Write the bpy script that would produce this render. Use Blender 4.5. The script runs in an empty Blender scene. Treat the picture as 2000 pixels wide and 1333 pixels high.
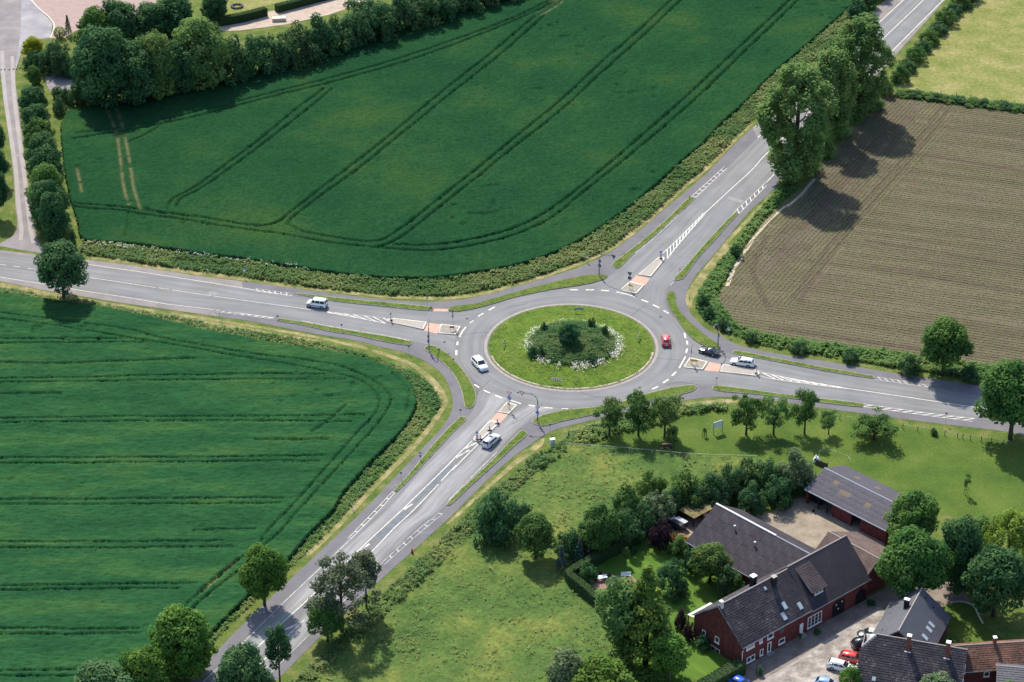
import bpy, bmesh, math, random
import numpy as np
from mathutils import Vector, Matrix
from mathutils.geometry import tessellate_polygon

# ------------------------------------------------------------------ camera, sky, sun, exposure
S = bpy.context.scene
COL = S.collection
FPX, PITCH, CX, CY, CH = 5000.0, math.radians(30.26), -11.6, -431.8, 253.2
cam = bpy.data.objects.new('camera', bpy.data.cameras.new('camera'))
COL.objects.link(cam)
cam.location = (CX, CY, CH)
cam.rotation_euler = (math.pi / 2 - PITCH, 0, 0)
cam.data.sensor_width = 36
cam.data.lens = FPX * 36 / 2000
cam.data.clip_start = 1
cam.data.clip_end = 6000
S.camera = cam
SUN_EL, SUN_AZ = math.radians(50), math.atan2(-0.32, 0.95)      # azimuth from +Y towards +X
w = bpy.data.worlds.new('World')
S.world = w
w.use_nodes = True
nt = w.node_tree
bg = nt.nodes['Background']
sky = nt.nodes.new('ShaderNodeTexSky')
sky.sky_type = 'NISHITA'
sky.sun_disc = False
sky.sun_elevation = SUN_EL
sky.sun_rotation = SUN_AZ % (2 * math.pi)
nt.links.new(sky.outputs[0], bg.inputs[0])
bg.inputs[1].default_value = 0.14
sun = bpy.data.objects.new('sun', bpy.data.lights.new('sun', 'SUN'))
COL.objects.link(sun)
sun.data.energy = 4.0
sun.data.angle = math.radians(1.4)
sun.data.color = (1.0, 0.92, 0.78)
sd = Vector((math.sin(SUN_AZ) * math.cos(SUN_EL), math.cos(SUN_AZ) * math.cos(SUN_EL), math.sin(SUN_EL)))
sun.rotation_euler = sd.to_track_quat('Z', 'Y').to_euler()
sun.location = (0, 0, 200)
S.view_settings.view_transform = 'Standard'
S.view_settings.look = 'None'
S.view_settings.exposure = 0.9
S.view_settings.gamma = 1
S.view_settings.use_curve_mapping = False
S.cycles.max_bounces = 5
S.cycles.diffuse_bounces = 3
S.cycles.transparent_max_bounces = 6

rnd = random.Random(7)
RNG = np.random.default_rng(7)
SP, CP = math.sin(PITCH), math.cos(PITCH)


# ------------------------------------------------------------------ measuring helpers
def G(px, py, h=0.0):
    """the place on the ground (or at height h) that the photograph shows at px, py"""
    u = (px - 1000) / FPX
    v = (py - 666.5) / FPX
    dz = -SP - v * CP
    t = (h - CH) / dz
    return (CX + u * t, CY + (CP - v * SP) * t)


def Gs(pts, h=0.0):
    return [G(p[0], p[1], h) for p in pts]


def PR(x, y, z):
    X, Y, Z = x - CX, y - CY, z - CH
    zc = Y * CP - Z * SP
    return 1000 + FPX * X / zc, 666.5 + FPX * (-(Z * CP) - Y * SP) / zc


def height(px, pyb, pyt):
    x, y = G(px, pyb)
    lo, hi = 0.0, 60.0
    for _ in range(40):
        m = (lo + hi) / 2
        if PR(x, y, m)[1] > pyt:
            lo = m
        else:
            hi = m
    return lo


def mpp(px, py):
    """pixels per metre across the view at a ground point"""
    x, y = G(px, py)
    return FPX / ((y - CY) * CP + CH * SP)


def smooth(pts, n=6, closed=False):
    P = [np.array(p, float) for p in pts]
    m = len(P)
    out = []
    for i in range(m if closed else m - 1):
        if closed:
            a, b, c, d = P[(i - 1) % m], P[i], P[(i + 1) % m], P[(i + 2) % m]
        else:
            a, b, c, d = P[max(i - 1, 0)], P[i], P[i + 1], P[min(i + 2, m - 1)]
        # centripetal-ish: limit tangents by the span so that uneven points do not loop
        L = np.linalg.norm(c - b) + 1e-9
        t1 = (c - a) / (np.linalg.norm(b - a) + L) * L
        t2 = (d - b) / (np.linalg.norm(d - c) + L) * L
        for k in range(n):
            t = k / n
            out.append((2 * t**3 - 3 * t**2 + 1) * b + (t**3 - 2 * t**2 + t) * t1 + (-2 * t**3 + 3 * t**2) * c + (t**3 - t**2) * t2)
    if not closed:
        out.append(P[-1])
    return [tuple(p) for p in out]


def resample(pts, n):
    P = np.array(pts, float)
    s = np.r_[0, np.cumsum(np.linalg.norm(np.diff(P, axis=0), axis=1))]
    t = np.linspace(0, s[-1], n)
    return np.stack([np.interp(t, s, P[:, k]) for k in range(P.shape[1])], 1)


def inside(poly, X, Y):
    P = np.array(poly)
    r = np.zeros(X.shape, bool)
    j = len(P) - 1
    for i in range(len(P)):
        xi, yi, xj, yj = P[i, 0], P[i, 1], P[j, 0], P[j, 1]
        if yi != yj:
            c = ((yi > Y) != (yj > Y)) & (X < (xj - xi) * (Y - yi) / (yj - yi) + xi)
            r ^= c
        j = i
    return r


# ------------------------------------------------------------------ object helpers
def tag(o, label=None, cat=None, group=None, kind=None):
    if label:
        o['label'] = label
    if cat:
        o['category'] = cat
    if group:
        o['group'] = group
    if kind:
        o['kind'] = kind
    return o


def link(o, parent=None):
    COL.objects.link(o)
    if parent is not None:
        o.parent = parent
    return o


def empty(name, loc=(0, 0, 0), rz=0.0):
    o = bpy.data.objects.new(name, None)
    COL.objects.link(o)
    o.empty_display_size = 0.3
    o.location = loc
    o.rotation_euler = (0, 0, rz)
    return o


def npmesh(name, V, Fc, m, attrs=None, uv=None, smoothshade=False):
    V = np.asarray(V, np.float32)
    Fc = np.asarray(Fc, np.int32)
    me = bpy.data.meshes.new(name)
    n, k = Fc.shape
    me.vertices.add(len(V))
    me.vertices.foreach_set('co', V.ravel())
    me.loops.add(n * k)
    me.loops.foreach_set('vertex_index', Fc.ravel())
    me.polygons.add(n)
    me.polygons.foreach_set('loop_start', np.arange(0, n * k, k, dtype=np.int32))
    if smoothshade:
        me.polygons.foreach_set('use_smooth', np.ones(n, bool))
    me.update(calc_edges=True)
    for an, a in (attrs or {}).items():
        at = me.attributes.new(an, 'FLOAT', 'POINT')
        at.data.foreach_set('value', np.asarray(a, np.float32))
    if uv is not None:
        ul = me.uv_layers.new(name='UVMap')
        ul.data.foreach_set('uv', np.asarray(uv, np.float32)[Fc.ravel()].ravel())
    if m is not None:
        me.materials.append(m)
    me.validate()
    return me


def ob(name, me, parent=None):
    return link(bpy.data.objects.new(name, me), parent)


class MB:
    """collects boxes, tubes and faces; build() links them as one mesh object"""

    def __init__(self):
        self.v, self.f = [], []

    def face(self, *pts):
        b = len(self.v)
        self.v += [tuple(p) for p in pts]
        self.f.append(tuple(range(b, b + len(pts))))
        return self

    def box(self, x0, x1, y0, y1, z0, z1, Mx=None):
        b = len(self.v)
        pts = [(x, y, z) for z in (z0, z1) for x, y in ((x0, y0), (x1, y0), (x1, y1), (x0, y1))]
        if Mx is not None:
            pts = [tuple(Mx @ Vector(p)) for p in pts]
        self.v += pts
        self.f += [tuple(b + i for i in q) for q in ((3, 2, 1, 0), (4, 5, 6, 7), (0, 1, 5, 4), (1, 2, 6, 5), (2, 3, 7, 6), (3, 0, 4, 7))]
        return self

    def tube(self, pts, rads, n=6, cap=True):
        pts = [Vector(p) for p in pts]
        if not hasattr(rads, '__len__'):
            rads = [rads] * len(pts)
        base = len(self.v)
        for i, p in enumerate(pts):
            d = (pts[min(i + 1, len(pts) - 1)] - pts[max(i - 1, 0)]).normalized()
            a = d.orthogonal().normalized() if abs(d.z) < 0.9 else d.cross(Vector((0, 1, 0))).normalized()
            c = d.cross(a)
            for k in range(n):
                t = 2 * math.pi * k / n
                self.v.append(tuple(p + (a * math.cos(t) + c * math.sin(t)) * rads[i]))
        for i in range(len(pts) - 1):
            for k in range(n):
                q, r = base + i * n + k, base + i * n + (k + 1) % n
                self.f.append((q, r, r + n, q + n))
        if cap:
            self.f.append(tuple(base + k for k in reversed(range(n))))
            self.f.append(tuple(base + (len(pts) - 1) * n + k for k in range(n)))
        return self

    def prism(self, poly, z0, z1, Mx=None, bottom=True):
        """poly in x,y extruded in z"""
        n = len(poly)
        A = [Vector((p[0], p[1], z0)) for p in poly]
        B = [Vector((p[0], p[1], z1)) for p in poly]
        area = sum(poly[i][0] * poly[(i + 1) % n][1] - poly[(i + 1) % n][0] * poly[i][1] for i in range(n))
        if area < 0:
            A.reverse()
            B.reverse()
        if Mx is not None:
            A = [Mx @ p for p in A]
            B = [Mx @ p for p in B]
        b = len(self.v)
        self.v += [tuple(p) for p in A + B]
        for i in range(n):
            j = (i + 1) % n
            self.f.append((b + i, b + j, b + n + j, b + n + i))
        top = [Vector((p[0], p[1], 0)) for p in (poly if area >= 0 else list(reversed(poly)))]
        for t in tessellate_polygon([top]):
            t = list(t)
            a, c, d = (top[i] for i in t)
            if (c - a).cross(d - a).z < 0:
                t.reverse()
            self.f.append(tuple(b + n + i for i in t))
            if bottom:
                self.f.append(tuple(b + i for i in reversed(t)))
        return self

    def mesh(self, name, m, smoothshade=False):
        me = bpy.data.meshes.new(name)
        me.from_pydata(self.v, [], self.f)
        if m is not None:
            me.materials.append(m)
        if smoothshade:
            for p in me.polygons:
                p.use_smooth = True
        me.update()
        return me

    def build(self, name, m, parent=None, smoothshade=False):
        return ob(name, self.mesh(name, m, smoothshade), parent)


# ------------------------------------------------------------------ materials
MATS = {}


def mat(name, cols, scale=0.3, rough=0.9, spec=0.04, fine=0.0, fscale=8.0, bump=0.0, bscale=6.0, stretch=None, rot=0.0,
        coord='Object', attr=None, objrand=0.0, metal=0.0, transl=0.0, contrast=(0.3, 0.7), coat=0.0, emit=None, detail=5.0):
    if name in MATS:
        return MATS[name]
    m = bpy.data.materials.new(name)
    m.use_nodes = True
    N, L = m.node_tree.nodes, m.node_tree.links
    b = N['Principled BSDF']
    b.inputs['Roughness'].default_value = rough
    b.inputs['Specular IOR Level'].default_value = spec
    b.inputs['Metallic'].default_value = metal
    if coat:
        b.inputs['Coat Weight'].default_value = coat
        b.inputs['Coat Roughness'].default_value = 0.08
    MATS[name] = m
    if len(cols) == 1 and not fine and not attr and not objrand and not bump:
        b.inputs['Base Color'].default_value = (*cols[0], 1)
        return m
    tc = N.new('ShaderNodeTexCoord')
    src = tc.outputs[coord]
    if stretch:
        mp = N.new('ShaderNodeMapping')
        mp.inputs['Scale'].default_value = stretch
        mr = N.new('ShaderNodeMapping')
        mr.inputs['Rotation'].default_value = (0, 0, -rot)
        L.new(src, mr.inputs[0])
        L.new(mr.outputs[0], mp.inputs[0])
        src = mp.outputs[0]
    rp = N.new('ShaderNodeValToRGB')
    e = rp.color_ramp.elements
    n = len(cols)
    while len(e) < n:
        e.new(0.5)
    for i, c in enumerate(cols):
        e[i].position = contrast[0] + (contrast[1] - contrast[0]) * (i / max(n - 1, 1))
        e[i].color = (*c, 1)
    if attr:
        at = N.new('ShaderNodeAttribute')
        at.attribute_name = attr
        f = at.outputs['Fac']
    else:
        nz = N.new('ShaderNodeTexNoise')
        nz.inputs['Scale'].default_value = scale
        nz.inputs['Detail'].default_value = detail
        nz.inputs['Roughness'].default_value = 0.6
        L.new(src, nz.inputs['Vector'])
        f = nz.outputs['Fac']
    L.new(f, rp.inputs[0])
    c = rp.outputs[0]
    if fine:
        n2 = N.new('ShaderNodeTexNoise')
        n2.inputs['Scale'].default_value = fscale
        n2.inputs['Detail'].default_value = 3
        L.new(src, n2.inputs['Vector'])
        mr2 = N.new('ShaderNodeMapRange')
        mr2.inputs['From Min'].default_value = 0.25
        mr2.inputs['From Max'].default_value = 0.75
        mr2.inputs['To Min'].default_value = 1 - fine
        mr2.inputs['To Max'].default_value = 1 + fine
        L.new(n2.outputs['Fac'], mr2.inputs['Value'])
        mx = N.new('ShaderNodeMix')
        mx.data_type = 'RGBA'
        mx.blend_type = 'MULTIPLY'
        mx.inputs['Factor'].default_value = 1
        L.new(c, mx.inputs['A'])
        L.new(mr2.outputs[0], mx.inputs['B'])
        c = mx.outputs['Result']
    if objrand:
        oi = N.new('ShaderNodeObjectInfo')
        hs = N.new('ShaderNodeHueSaturation')
        m3 = N.new('ShaderNodeMapRange')
        m3.inputs['To Min'].default_value = 1 - objrand
        m3.inputs['To Max'].default_value = 1 + objrand
        L.new(oi.outputs['Random'], m3.inputs['Value'])
        L.new(m3.outputs[0], hs.inputs['Value'])
        m4 = N.new('ShaderNodeMapRange')
        m4.inputs['To Min'].default_value = 0.5 - objrand * 0.09
        m4.inputs['To Max'].default_value = 0.5 + objrand * 0.09
        ml = N.new('ShaderNodeMath')
        ml.operation = 'FRACT'
        m5 = N.new('ShaderNodeMath')
        m5.operation = 'MULTIPLY'
        m5.inputs[1].default_value = 7.31
        L.new(oi.outputs['Random'], m5.inputs[0])
        L.new(m5.outputs[0], ml.inputs[0])
        L.new(ml.outputs[0], m4.inputs['Value'])
        L.new(m4.outputs[0], hs.inputs['Hue'])
        L.new(c, hs.inputs['Color'])
        c = hs.outputs[0]
    L.new(c, b.inputs['Base Color'])
    if bump:
        nb = N.new('ShaderNodeTexNoise')
        nb.inputs['Scale'].default_value = bscale
        nb.inputs['Detail'].default_value = 3
        L.new(src, nb.inputs['Vector'])
        bp = N.new('ShaderNodeBump')
        bp.inputs['Strength'].default_value = 1
        bp.inputs['Distance'].default_value = bump
        L.new(nb.outputs['Fac'], bp.inputs['Height'])
        L.new(bp.outputs[0], b.inputs['Normal'])
    if transl:
        tr = N.new('ShaderNodeBsdfTranslucent')
        L.new(c, tr.inputs['Color'])
        ms = N.new('ShaderNodeMixShader')
        ms.inputs[0].default_value = transl
        L.new(b.outputs[0], ms.inputs[1])
        L.new(tr.outputs[0], ms.inputs[2])
        L.new(ms.outputs[0], N['Material Output'].inputs['Surface'])
    return m


def road_mat(name, base, tracks, patch):
    """asphalt whose wear follows the lanes: u runs across the carriageway, v along it in metres"""
    m = bpy.data.materials.new(name)
    m.use_nodes = True
    N, L = m.node_tree.nodes, m.node_tree.links
    b = N['Principled BSDF']
    b.inputs['Roughness'].default_value = 0.85
    b.inputs['Specular IOR Level'].default_value = 0.25
    uv = N.new('ShaderNodeUVMap')
    sx = N.new('ShaderNodeSeparateXYZ')
    L.new(uv.outputs[0], sx.inputs[0])
    # worn wheel tracks
    rp = N.new('ShaderNodeValToRGB')
    rp.color_ramp.interpolation = 'EASE'
    e = rp.color_ramp.elements
    stops = tracks
    while len(e) < len(stops):
        e.new(0.5)
    for i, (p, v) in enumerate(stops):
        e[i].position = p
        e[i].color = (v, v, v, 1)
    L.new(sx.outputs[0], rp.inputs[0])
    cb = N.new('ShaderNodeCombineXYZ')
    mu = N.new('ShaderNodeMath')
    mu.operation = 'MULTIPLY'
    mu.inputs[1].default_value = 14
    L.new(sx.outputs[0], mu.inputs[0])
    mv = N.new('ShaderNodeMath')
    mv.operation = 'MULTIPLY'
    mv.inputs[1].default_value = 0.09
    L.new(sx.outputs[1], mv.inputs[0])
    L.new(mu.outputs[0], cb.inputs[0])
    L.new(mv.outputs[0], cb.inputs[1])
    nz = N.new('ShaderNodeTexNoise')
    nz.inputs['Scale'].default_value = 1.0
    nz.inputs['Detail'].default_value = 5
    L.new(cb.outputs[0], nz.inputs['Vector'])
    tc = N.new('ShaderNodeTexCoord')
    n2 = N.new('ShaderNodeTexNoise')
    n2.inputs['Scale'].default_value = 0.16
    n2.inputs['Detail'].default_value = 6
    L.new(tc.outputs['Object'], n2.inputs['Vector'])
    n3 = N.new('ShaderNodeTexNoise')
    n3.inputs['Scale'].default_value = 5
    n3.inputs['Detail'].default_value = 2
    L.new(tc.outputs['Object'], n3.inputs['Vector'])

    def mr(x, a, c, f0=0.3, f1=0.7):
        q = N.new('ShaderNodeMapRange')
        q.inputs['From Min'].default_value = f0
        q.inputs['From Max'].default_value = f1
        q.inputs['To Min'].default_value = a
        q.inputs['To Max'].default_value = c
        L.new(x, q.inputs['Value'])
        return q.outputs[0]

    def mul(a, c):
        q = N.new('ShaderNodeMath')
        q.operation = 'MULTIPLY'
        L.new(a, q.inputs[0])
        L.new(c, q.inputs[1])
        return q.outputs[0]
    k = mul(mul(mr(nz.outputs['Fac'], 1 - patch, 1 + patch), mr(n2.outputs['Fac'], 0.9, 1.1)), mul(mr(n3.outputs['Fac'], 0.94, 1.06), rp.outputs[0]))
    mx = N.new('ShaderNodeMix')
    mx.data_type = 'RGBA'
    mx.blend_type = 'MULTIPLY'
    mx.inputs['Factor'].default_value = 1
    mx.inputs['A'].default_value = (*base, 1)
    L.new(k, mx.inputs['B'])
    L.new(mx.outputs['Result'], b.inputs['Base Color'])
    return m


ZM_LIM = .056


def leafmat(name, dark, mid, light, transl=0.34, rand=0.10):
    return mat(name, [dark, mid, light], attr='tint', contrast=(0.1, 0.9), rough=0.75, spec=0.06, objrand=rand, transl=transl)


m_verge = mat('verge_grass', [(.050, .092, .022), (.092, .125, .030), (.16, .155, .062)], scale=0.35, fine=0.35, fscale=3.5, bump=0.15, bscale=3)
m_strip = mat('mown_strip', [(.05, .095, .018), (.085, .13, .025), (.13, .14, .045)], scale=0.5, fine=0.3, fscale=4, bump=0.1, bscale=4)
m_dry = mat('dry_grass', [(.08, .115, .03), (.19, .175, .075), (.32, .26, .145)], scale=0.4, fine=0.3, fscale=3, bump=0.1, bscale=3)
m_paddock = mat('paddock_grass', [(.045, .085, .018), (.068, .110, .022), (.098, .135, .030)], scale=0.12, fine=0.22, fscale=2.5, bump=0.12, bscale=2.5)
m_meadow = mat('meadow_grass', [(.040, .085, .024), (.072, .116, .030), (.148, .164, .042)], scale=0.09, fine=0.3, fscale=1.6, bump=0.08, bscale=5)
m_lawn = mat('lawn_grass', [(.055, .115, .02), (.085, .15, .025)], scale=0.3, fine=0.15, fscale=1.2, stretch=(1, .2, 1), rot=0.65, bump=.05, bscale=5)
m_hay = mat('hay_meadow_grass', [(.115, .145, .035), (.165, .175, .055), (.24, .215, .095)], scale=0.16, fine=0.25, fscale=1.2, bump=0.12, bscale=2)
m_wheat = mat('wheat', [(.0095, .039, .0175), (.0130, .049, .0195), (.028, .066, .020)], scale=0.035, fine=0.28, fscale=1.7, stretch=(1, 1, 1), spec=0.0)
m_wheat2 = mat('wheat_rows', [(.0120, .049, .0205), (.0175, .064, .0245), (.036, .086, .027)], scale=0.12, fine=0.3, fscale=1.5, stretch=(.35, 1.6, 1), rot=0.02, spec=0.0)
m_pale = mat('flattened_straw', [(.11, .11, .05), (.17, .15, .08)], scale=1, fine=.3, fscale=4)
m_soil = mat('soil', [(.080, .062, .046), (.110, .088, .064), (.142, .117, .083)], scale=0.16, fine=0.16, fscale=2.2, stretch=(.12, 1.6, 1), rot=-0.29, bump=.1, bscale=3)
m_gravel = mat('courtyard_gravel', [(.175, .145, .112), (.235, .198, .155), (.29, .25, .20)], scale=0.35, fine=0.15, fscale=4, bump=.03, bscale=8)
m_paving = mat('farm_paving', [(.14, .115, .10), (.19, .16, .14), (.24, .20, .17)], scale=0.5, fine=0.2, fscale=3)
m_concrete = mat('worn_concrete', [(.17, .15, .135), (.25, .225, .205), (.36, .33, .30)], scale=0.42, fine=0.2, fscale=3, contrast=(.38, .62))
m_asph = (.150, .152, .157)
r_main = road_mat('asphalt', m_asph, [(0, .95), (.13, .97), (.2, 1.09), (.29, 1.0), (.38, 1.08), (.48, .93), (.52, .93), (.64, 1.05), (.8, 1.04), (1, .95)], .13)
r_sw = road_mat('worn_asphalt', (.166, .166, .171), [(0, .9), (.10, .92), (.18, 1.26), (.3, 1.3), (.42, .9), (.58, .86), (.70, 1.28), (.84, 1.24), (1, .82)], .2)
r_ring = road_mat('ring_asphalt', m_asph, [(0, .88), (.2, .98), (.35, 1.08), (.5, .97), (.66, 1.07), (.85, .97), (1, .93)], .12)
m_path = mat('cycle_path_asphalt', [(.118, .115, .125), (.136, .132, .144), (.152, .147, .156)], scale=0.25, fine=0.1, fscale=5)
m_shoulder = mat('shoulder_asphalt', [(.16, .148, .15), (.20, .182, .178), (.23, .21, .20)], scale=0.3, fine=0.12, fscale=4)
m_lane = mat('lane_gravel', [(.16, .148, .155), (.205, .188, .192), (.26, .235, .23)], scale=0.22, fine=0.12, fscale=4, contrast=(.3, .75))
m_plaza = mat('plaza_asphalt', [(.19, .185, .20), (.25, .24, .255), (.31, .30, .31)], scale=0.2, fine=0.1, fscale=3)
m_pink = mat('pink_paving', [(.27, .20, .185), (.32, .245, .225)], scale=0.6, fine=0.1, fscale=3)
m_white = mat('road_paint', [(.38, .36, .33), (.58, .56, .52)], scale=1.2, fine=0.12, fscale=6, rough=.7, contrast=(.3, .55))
m_whiteold = mat('worn_road_paint', [(.26, .25, .25), (.50, .48, .45)], scale=1.0, fine=0.15, fscale=6, rough=.8, contrast=(.35, .6))
m_kerb = mat('kerb_concrete', [(.22, .205, .19), (.31, .285, .265)], scale=1.5, fine=0.15, fscale=5)
m_kerbdark = mat('kerb_dark', [(.10, .085, .08), (.17, .15, .14)], scale=1.2, fine=0.2, fscale=5)
m_islandkerb = mat('pale_kerb', [(.42, .385, .335), (.54, .50, .44)], scale=1.5, fine=0.1, fscale=5)
m_cobble = mat('grey_cobbles', [(.17, .15, .13), (.26, .235, .205), (.31, .285, .25)], scale=3, fine=0.2, fscale=9, bump=.03, bscale=6)
m_cobble2 = mat('pale_paving', [(.27, .25, .225), (.34, .31, .28)], scale=2, fine=0.12, fscale=9)
m_salmon = mat('salmon_paving', [(.40, .25, .195), (.48, .32, .255)], scale=0.9, fine=0.1, fscale=6)
m_sandy = mat('sandy_edge', [(.33, .28, .21), (.45, .39, .31)], scale=1, fine=.2, fscale=5)

l_round = leafmat('broad_leaf', (.032, .098, .028), (.072, .162, .039), (.125, .215, .048))
l_dark = leafmat('dark_leaf', (.024, .080, .036), (.050, .125, .049), (.088, .168, .055))
l_lime = leafmat('lime_leaf', (.05, .13, .024), (.092, .185, .034), (.15, .235, .045))
l_grey = leafmat('grey_leaf', (.062, .092, .068), (.108, .136, .074), (.15, .165, .09), transl=.32)
l_pop = leafmat('poplar_leaf', (.078, .160, .052), (.13, .225, .066), (.20, .28, .084), transl=.42)
l_orch = leafmat('orchard_leaf', (.040, .10, .028), (.08, .155, .040), (.135, .205, .055))
l_shrub = leafmat('shrub_leaf', (.031, .088, .041), (.062, .133, .052), (.104, .172, .064))
l_blue = leafmat('spruce_needle', (.025, .055, .055), (.045, .085, .08), (.075, .12, .115), transl=.05)
l_con = leafmat('conifer_needle', (.045, .115, .026), (.085, .165, .034), (.20, .26, .045), transl=.25)
l_purple = leafmat('plum_leaf', (.022, .012, .022), (.04, .02, .032), (.06, .035, .045))
l_yellow = leafmat('golden_leaf', (.14, .17, .015), (.24, .26, .02), (.36, .36, .03))
l_willow = leafmat('willow_leaf', (.12, .19, .03), (.21, .30, .05), (.31, .38, .09), transl=.4)
l_pale = leafmat('pale_leaf', (.075, .13, .06), (.125, .185, .09), (.21, .26, .14))
l_hedge = leafmat('hedge_leaf', (.03, .07, .028), (.05, .10, .036), (.08, .13, .05))
l_grass = leafmat('tall_grass', (.038, .100, .031), (.074, .138, .041), (.16, .185, .068), transl=.15)
l_grassb = leafmat('meadow_blade', (.065, .135, .04), (.11, .17, .05), (.19, .22, .07), transl=.15)
l_weed = leafmat('weed_leaf', (.052, .122, .034), (.09, .172, .044), (.15, .22, .064), transl=.2)
l_mow = leafmat('short_blade', (.095, .165, .03), (.14, .20, .04), (.20, .22, .065), transl=.15)
l_heath = leafmat('heath_plant', (.040, .096, .034), (.066, .128, .042), (.098, .14, .05), transl=.15)
l_maize = leafmat('maize_seedling', (.10, .14, .05), (.125, .165, .058), (.16, .195, .072), transl=.15)
m_daisy = mat('daisy_petal', [(.75, .74, .66)])
m_bark = mat('bark', [(.05, .045, .038), (.09, .08, .065)], scale=3, fine=.3, fscale=9)


def sheet(name, pts, z, m, parent=None, kind='structure', world=False, sm=0, lift=0.0, kerb=None):
    """a flat piece of ground whose outline is given where the photograph shows it"""
    P = pts if world else Gs(pts)
    if sm:
        P = smooth(P, sm, True)
    if lift:
        b = MB().prism(P, z, z + lift, bottom=False)
        o = b.build(name, m, parent)
    else:
        v = [Vector((p[0], p[1], 0)) for p in P]
        fs = []
        for t in tessellate_polygon([v]):
            t = list(t)
            a, c, d = (v[i] for i in t)
            if (c - a).cross(d - a).z < 0:
                t.reverse()
            fs.append(t)
        o = ob(name, npmesh(name, [(p[0], p[1], z) for p in P], fs, m), parent)
    if kind and parent is None:
        o['kind'] = kind
    return o


def ribbon(name, Lp, Rp, z, m, n=60, parent=None, world=False):
    A = resample(smooth(Lp if world else Gs(Lp), 5), n)
    B = resample(smooth(Rp if world else Gs(Rp), 5), n)
    c = (A + B) / 2
    s = np.r_[0, np.cumsum(np.linalg.norm(np.diff(c, axis=0), axis=1))]
    k = 9
    V, UV = [], []
    for i in range(n):
        for j in range(k):
            t = j / (k - 1)
            p = A[i] * (1 - t) + B[i] * t
            V.append((p[0], p[1], z))
            UV.append((t, s[i]))
    Fc = [(i * k + j, (i + 1) * k + j, (i + 1) * k + j + 1, i * k + j + 1) for i in range(n - 1) for j in range(k - 1)]
    me = npmesh(name, V, Fc, m, uv=UV)
    if me.polygons[0].normal.z < 0:
        me.flip_normals()
    return ob(name, me, parent)


def offset(P, d):
    P = np.array(P, float)
    T = np.gradient(P, axis=0)
    T /= np.linalg.norm(T, axis=1)[:, None] + 1e-9
    return P + np.stack([-T[:, 1], T[:, 0]], 1) * d


def line(name, pts, width, z, m, parent, world=False, sm=4):
    P = pts if world else Gs(pts)
    if len(P) > 2 and sm:
        P = smooth(P, sm)
    if z >= ZM_LIM and width < .75:
        width *= .72
    A, B = offset(P, width / 2), offset(P, -width / 2)
    V = [(p[0], p[1], z) for p in A] + [(p[0], p[1], z) for p in B]
    n = len(A)
    Fc = [(i + n, i + n + 1, i + 1, i) for i in range(n - 1)]
    return ob(name, npmesh(name, V, Fc, m), parent)


# ================================================================== GROUND
def big_ground():
    me = npmesh('ground', [(-1500, -1200, 0), (1500, -1200, 0), (1500, 2500, 0), (-1500, 2500, 0)], [(0, 1, 2, 3)], m_verge)
    o = ob('ground', me)
    o['kind'] = 'structure'


big_ground()

# paved outline of the four arms with their cycle paths
N_OUT = [(-260, 455), (0, 489), (80, 499), (170, 508), (250, 518), (375, 538), (472, 550), (500, 553), (575, 564), (650, 574), (750, 585.5), (825, 590),
         (875, 588.5), (925, 582), (1000, 563), (1075, 540.5), (1125, 525.5), (1160, 510.5), (1200, 488), (1250, 450.5), (1300, 408),
         (1350, 365.5), (1387, 333), (1425, 292), (1470, 250), (1570, 155), (1685, 45), (1730, 0), (1900, -160)]
E_OUT = [(2040, -165), (1842, 5), (1782, 72), (1737, 122), (1640, 223), (1532, 340), (1502, 380), (1467, 410), (1425, 460), (1390, 503), (1362, 535),
         (1345, 563), (1339, 583), (1345, 605), (1357, 623), (1382, 645), (1405, 656), (1420, 664), (1438, 673), (1462, 680), (1500, 688),
         (1625, 708.5), (1750, 730), (1825, 741), (1908, 753.5), (2000, 769), (2300, 820)]
S_OUT = [(2300, 905), (2000, 850), (1937, 840), (1825, 827), (1675, 807), (1587, 795), (1500, 782), (1436, 776.5), (1400, 776), (1363, 779), (1325, 785),
         (1265, 798), (1175, 817), (1125, 829), (1088, 839), (1062, 851), (1037, 868), (1000, 895), (951, 939), (890, 1000), (845, 1042), (750, 1127),
         (675, 1197), (620, 1250), (552, 1318), (400, 1470)]
W_OUT = [(235, 1470), (370, 1335), (410, 1287), (450, 1245), (490, 1205), (537, 1160), (575, 1125), (637, 1066), (708, 999), (775, 929), (825, 876), (863, 836), (882, 804),
         (883, 776), (873, 746), (856, 724), (825, 703.5), (788, 688.5), (747, 679), (695, 666), (642, 657), (590, 648), (500, 630), (425, 619), (250, 594), (150, 578),
         (75, 565.5), (0, 550), (-260, 510)]
outline = []
for seg in (N_OUT, E_OUT, S_OUT, W_OUT):
    outline += smooth(Gs(seg), 4)
sheet('cycle_path', outline, 0.030, m_path, world=True)

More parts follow.
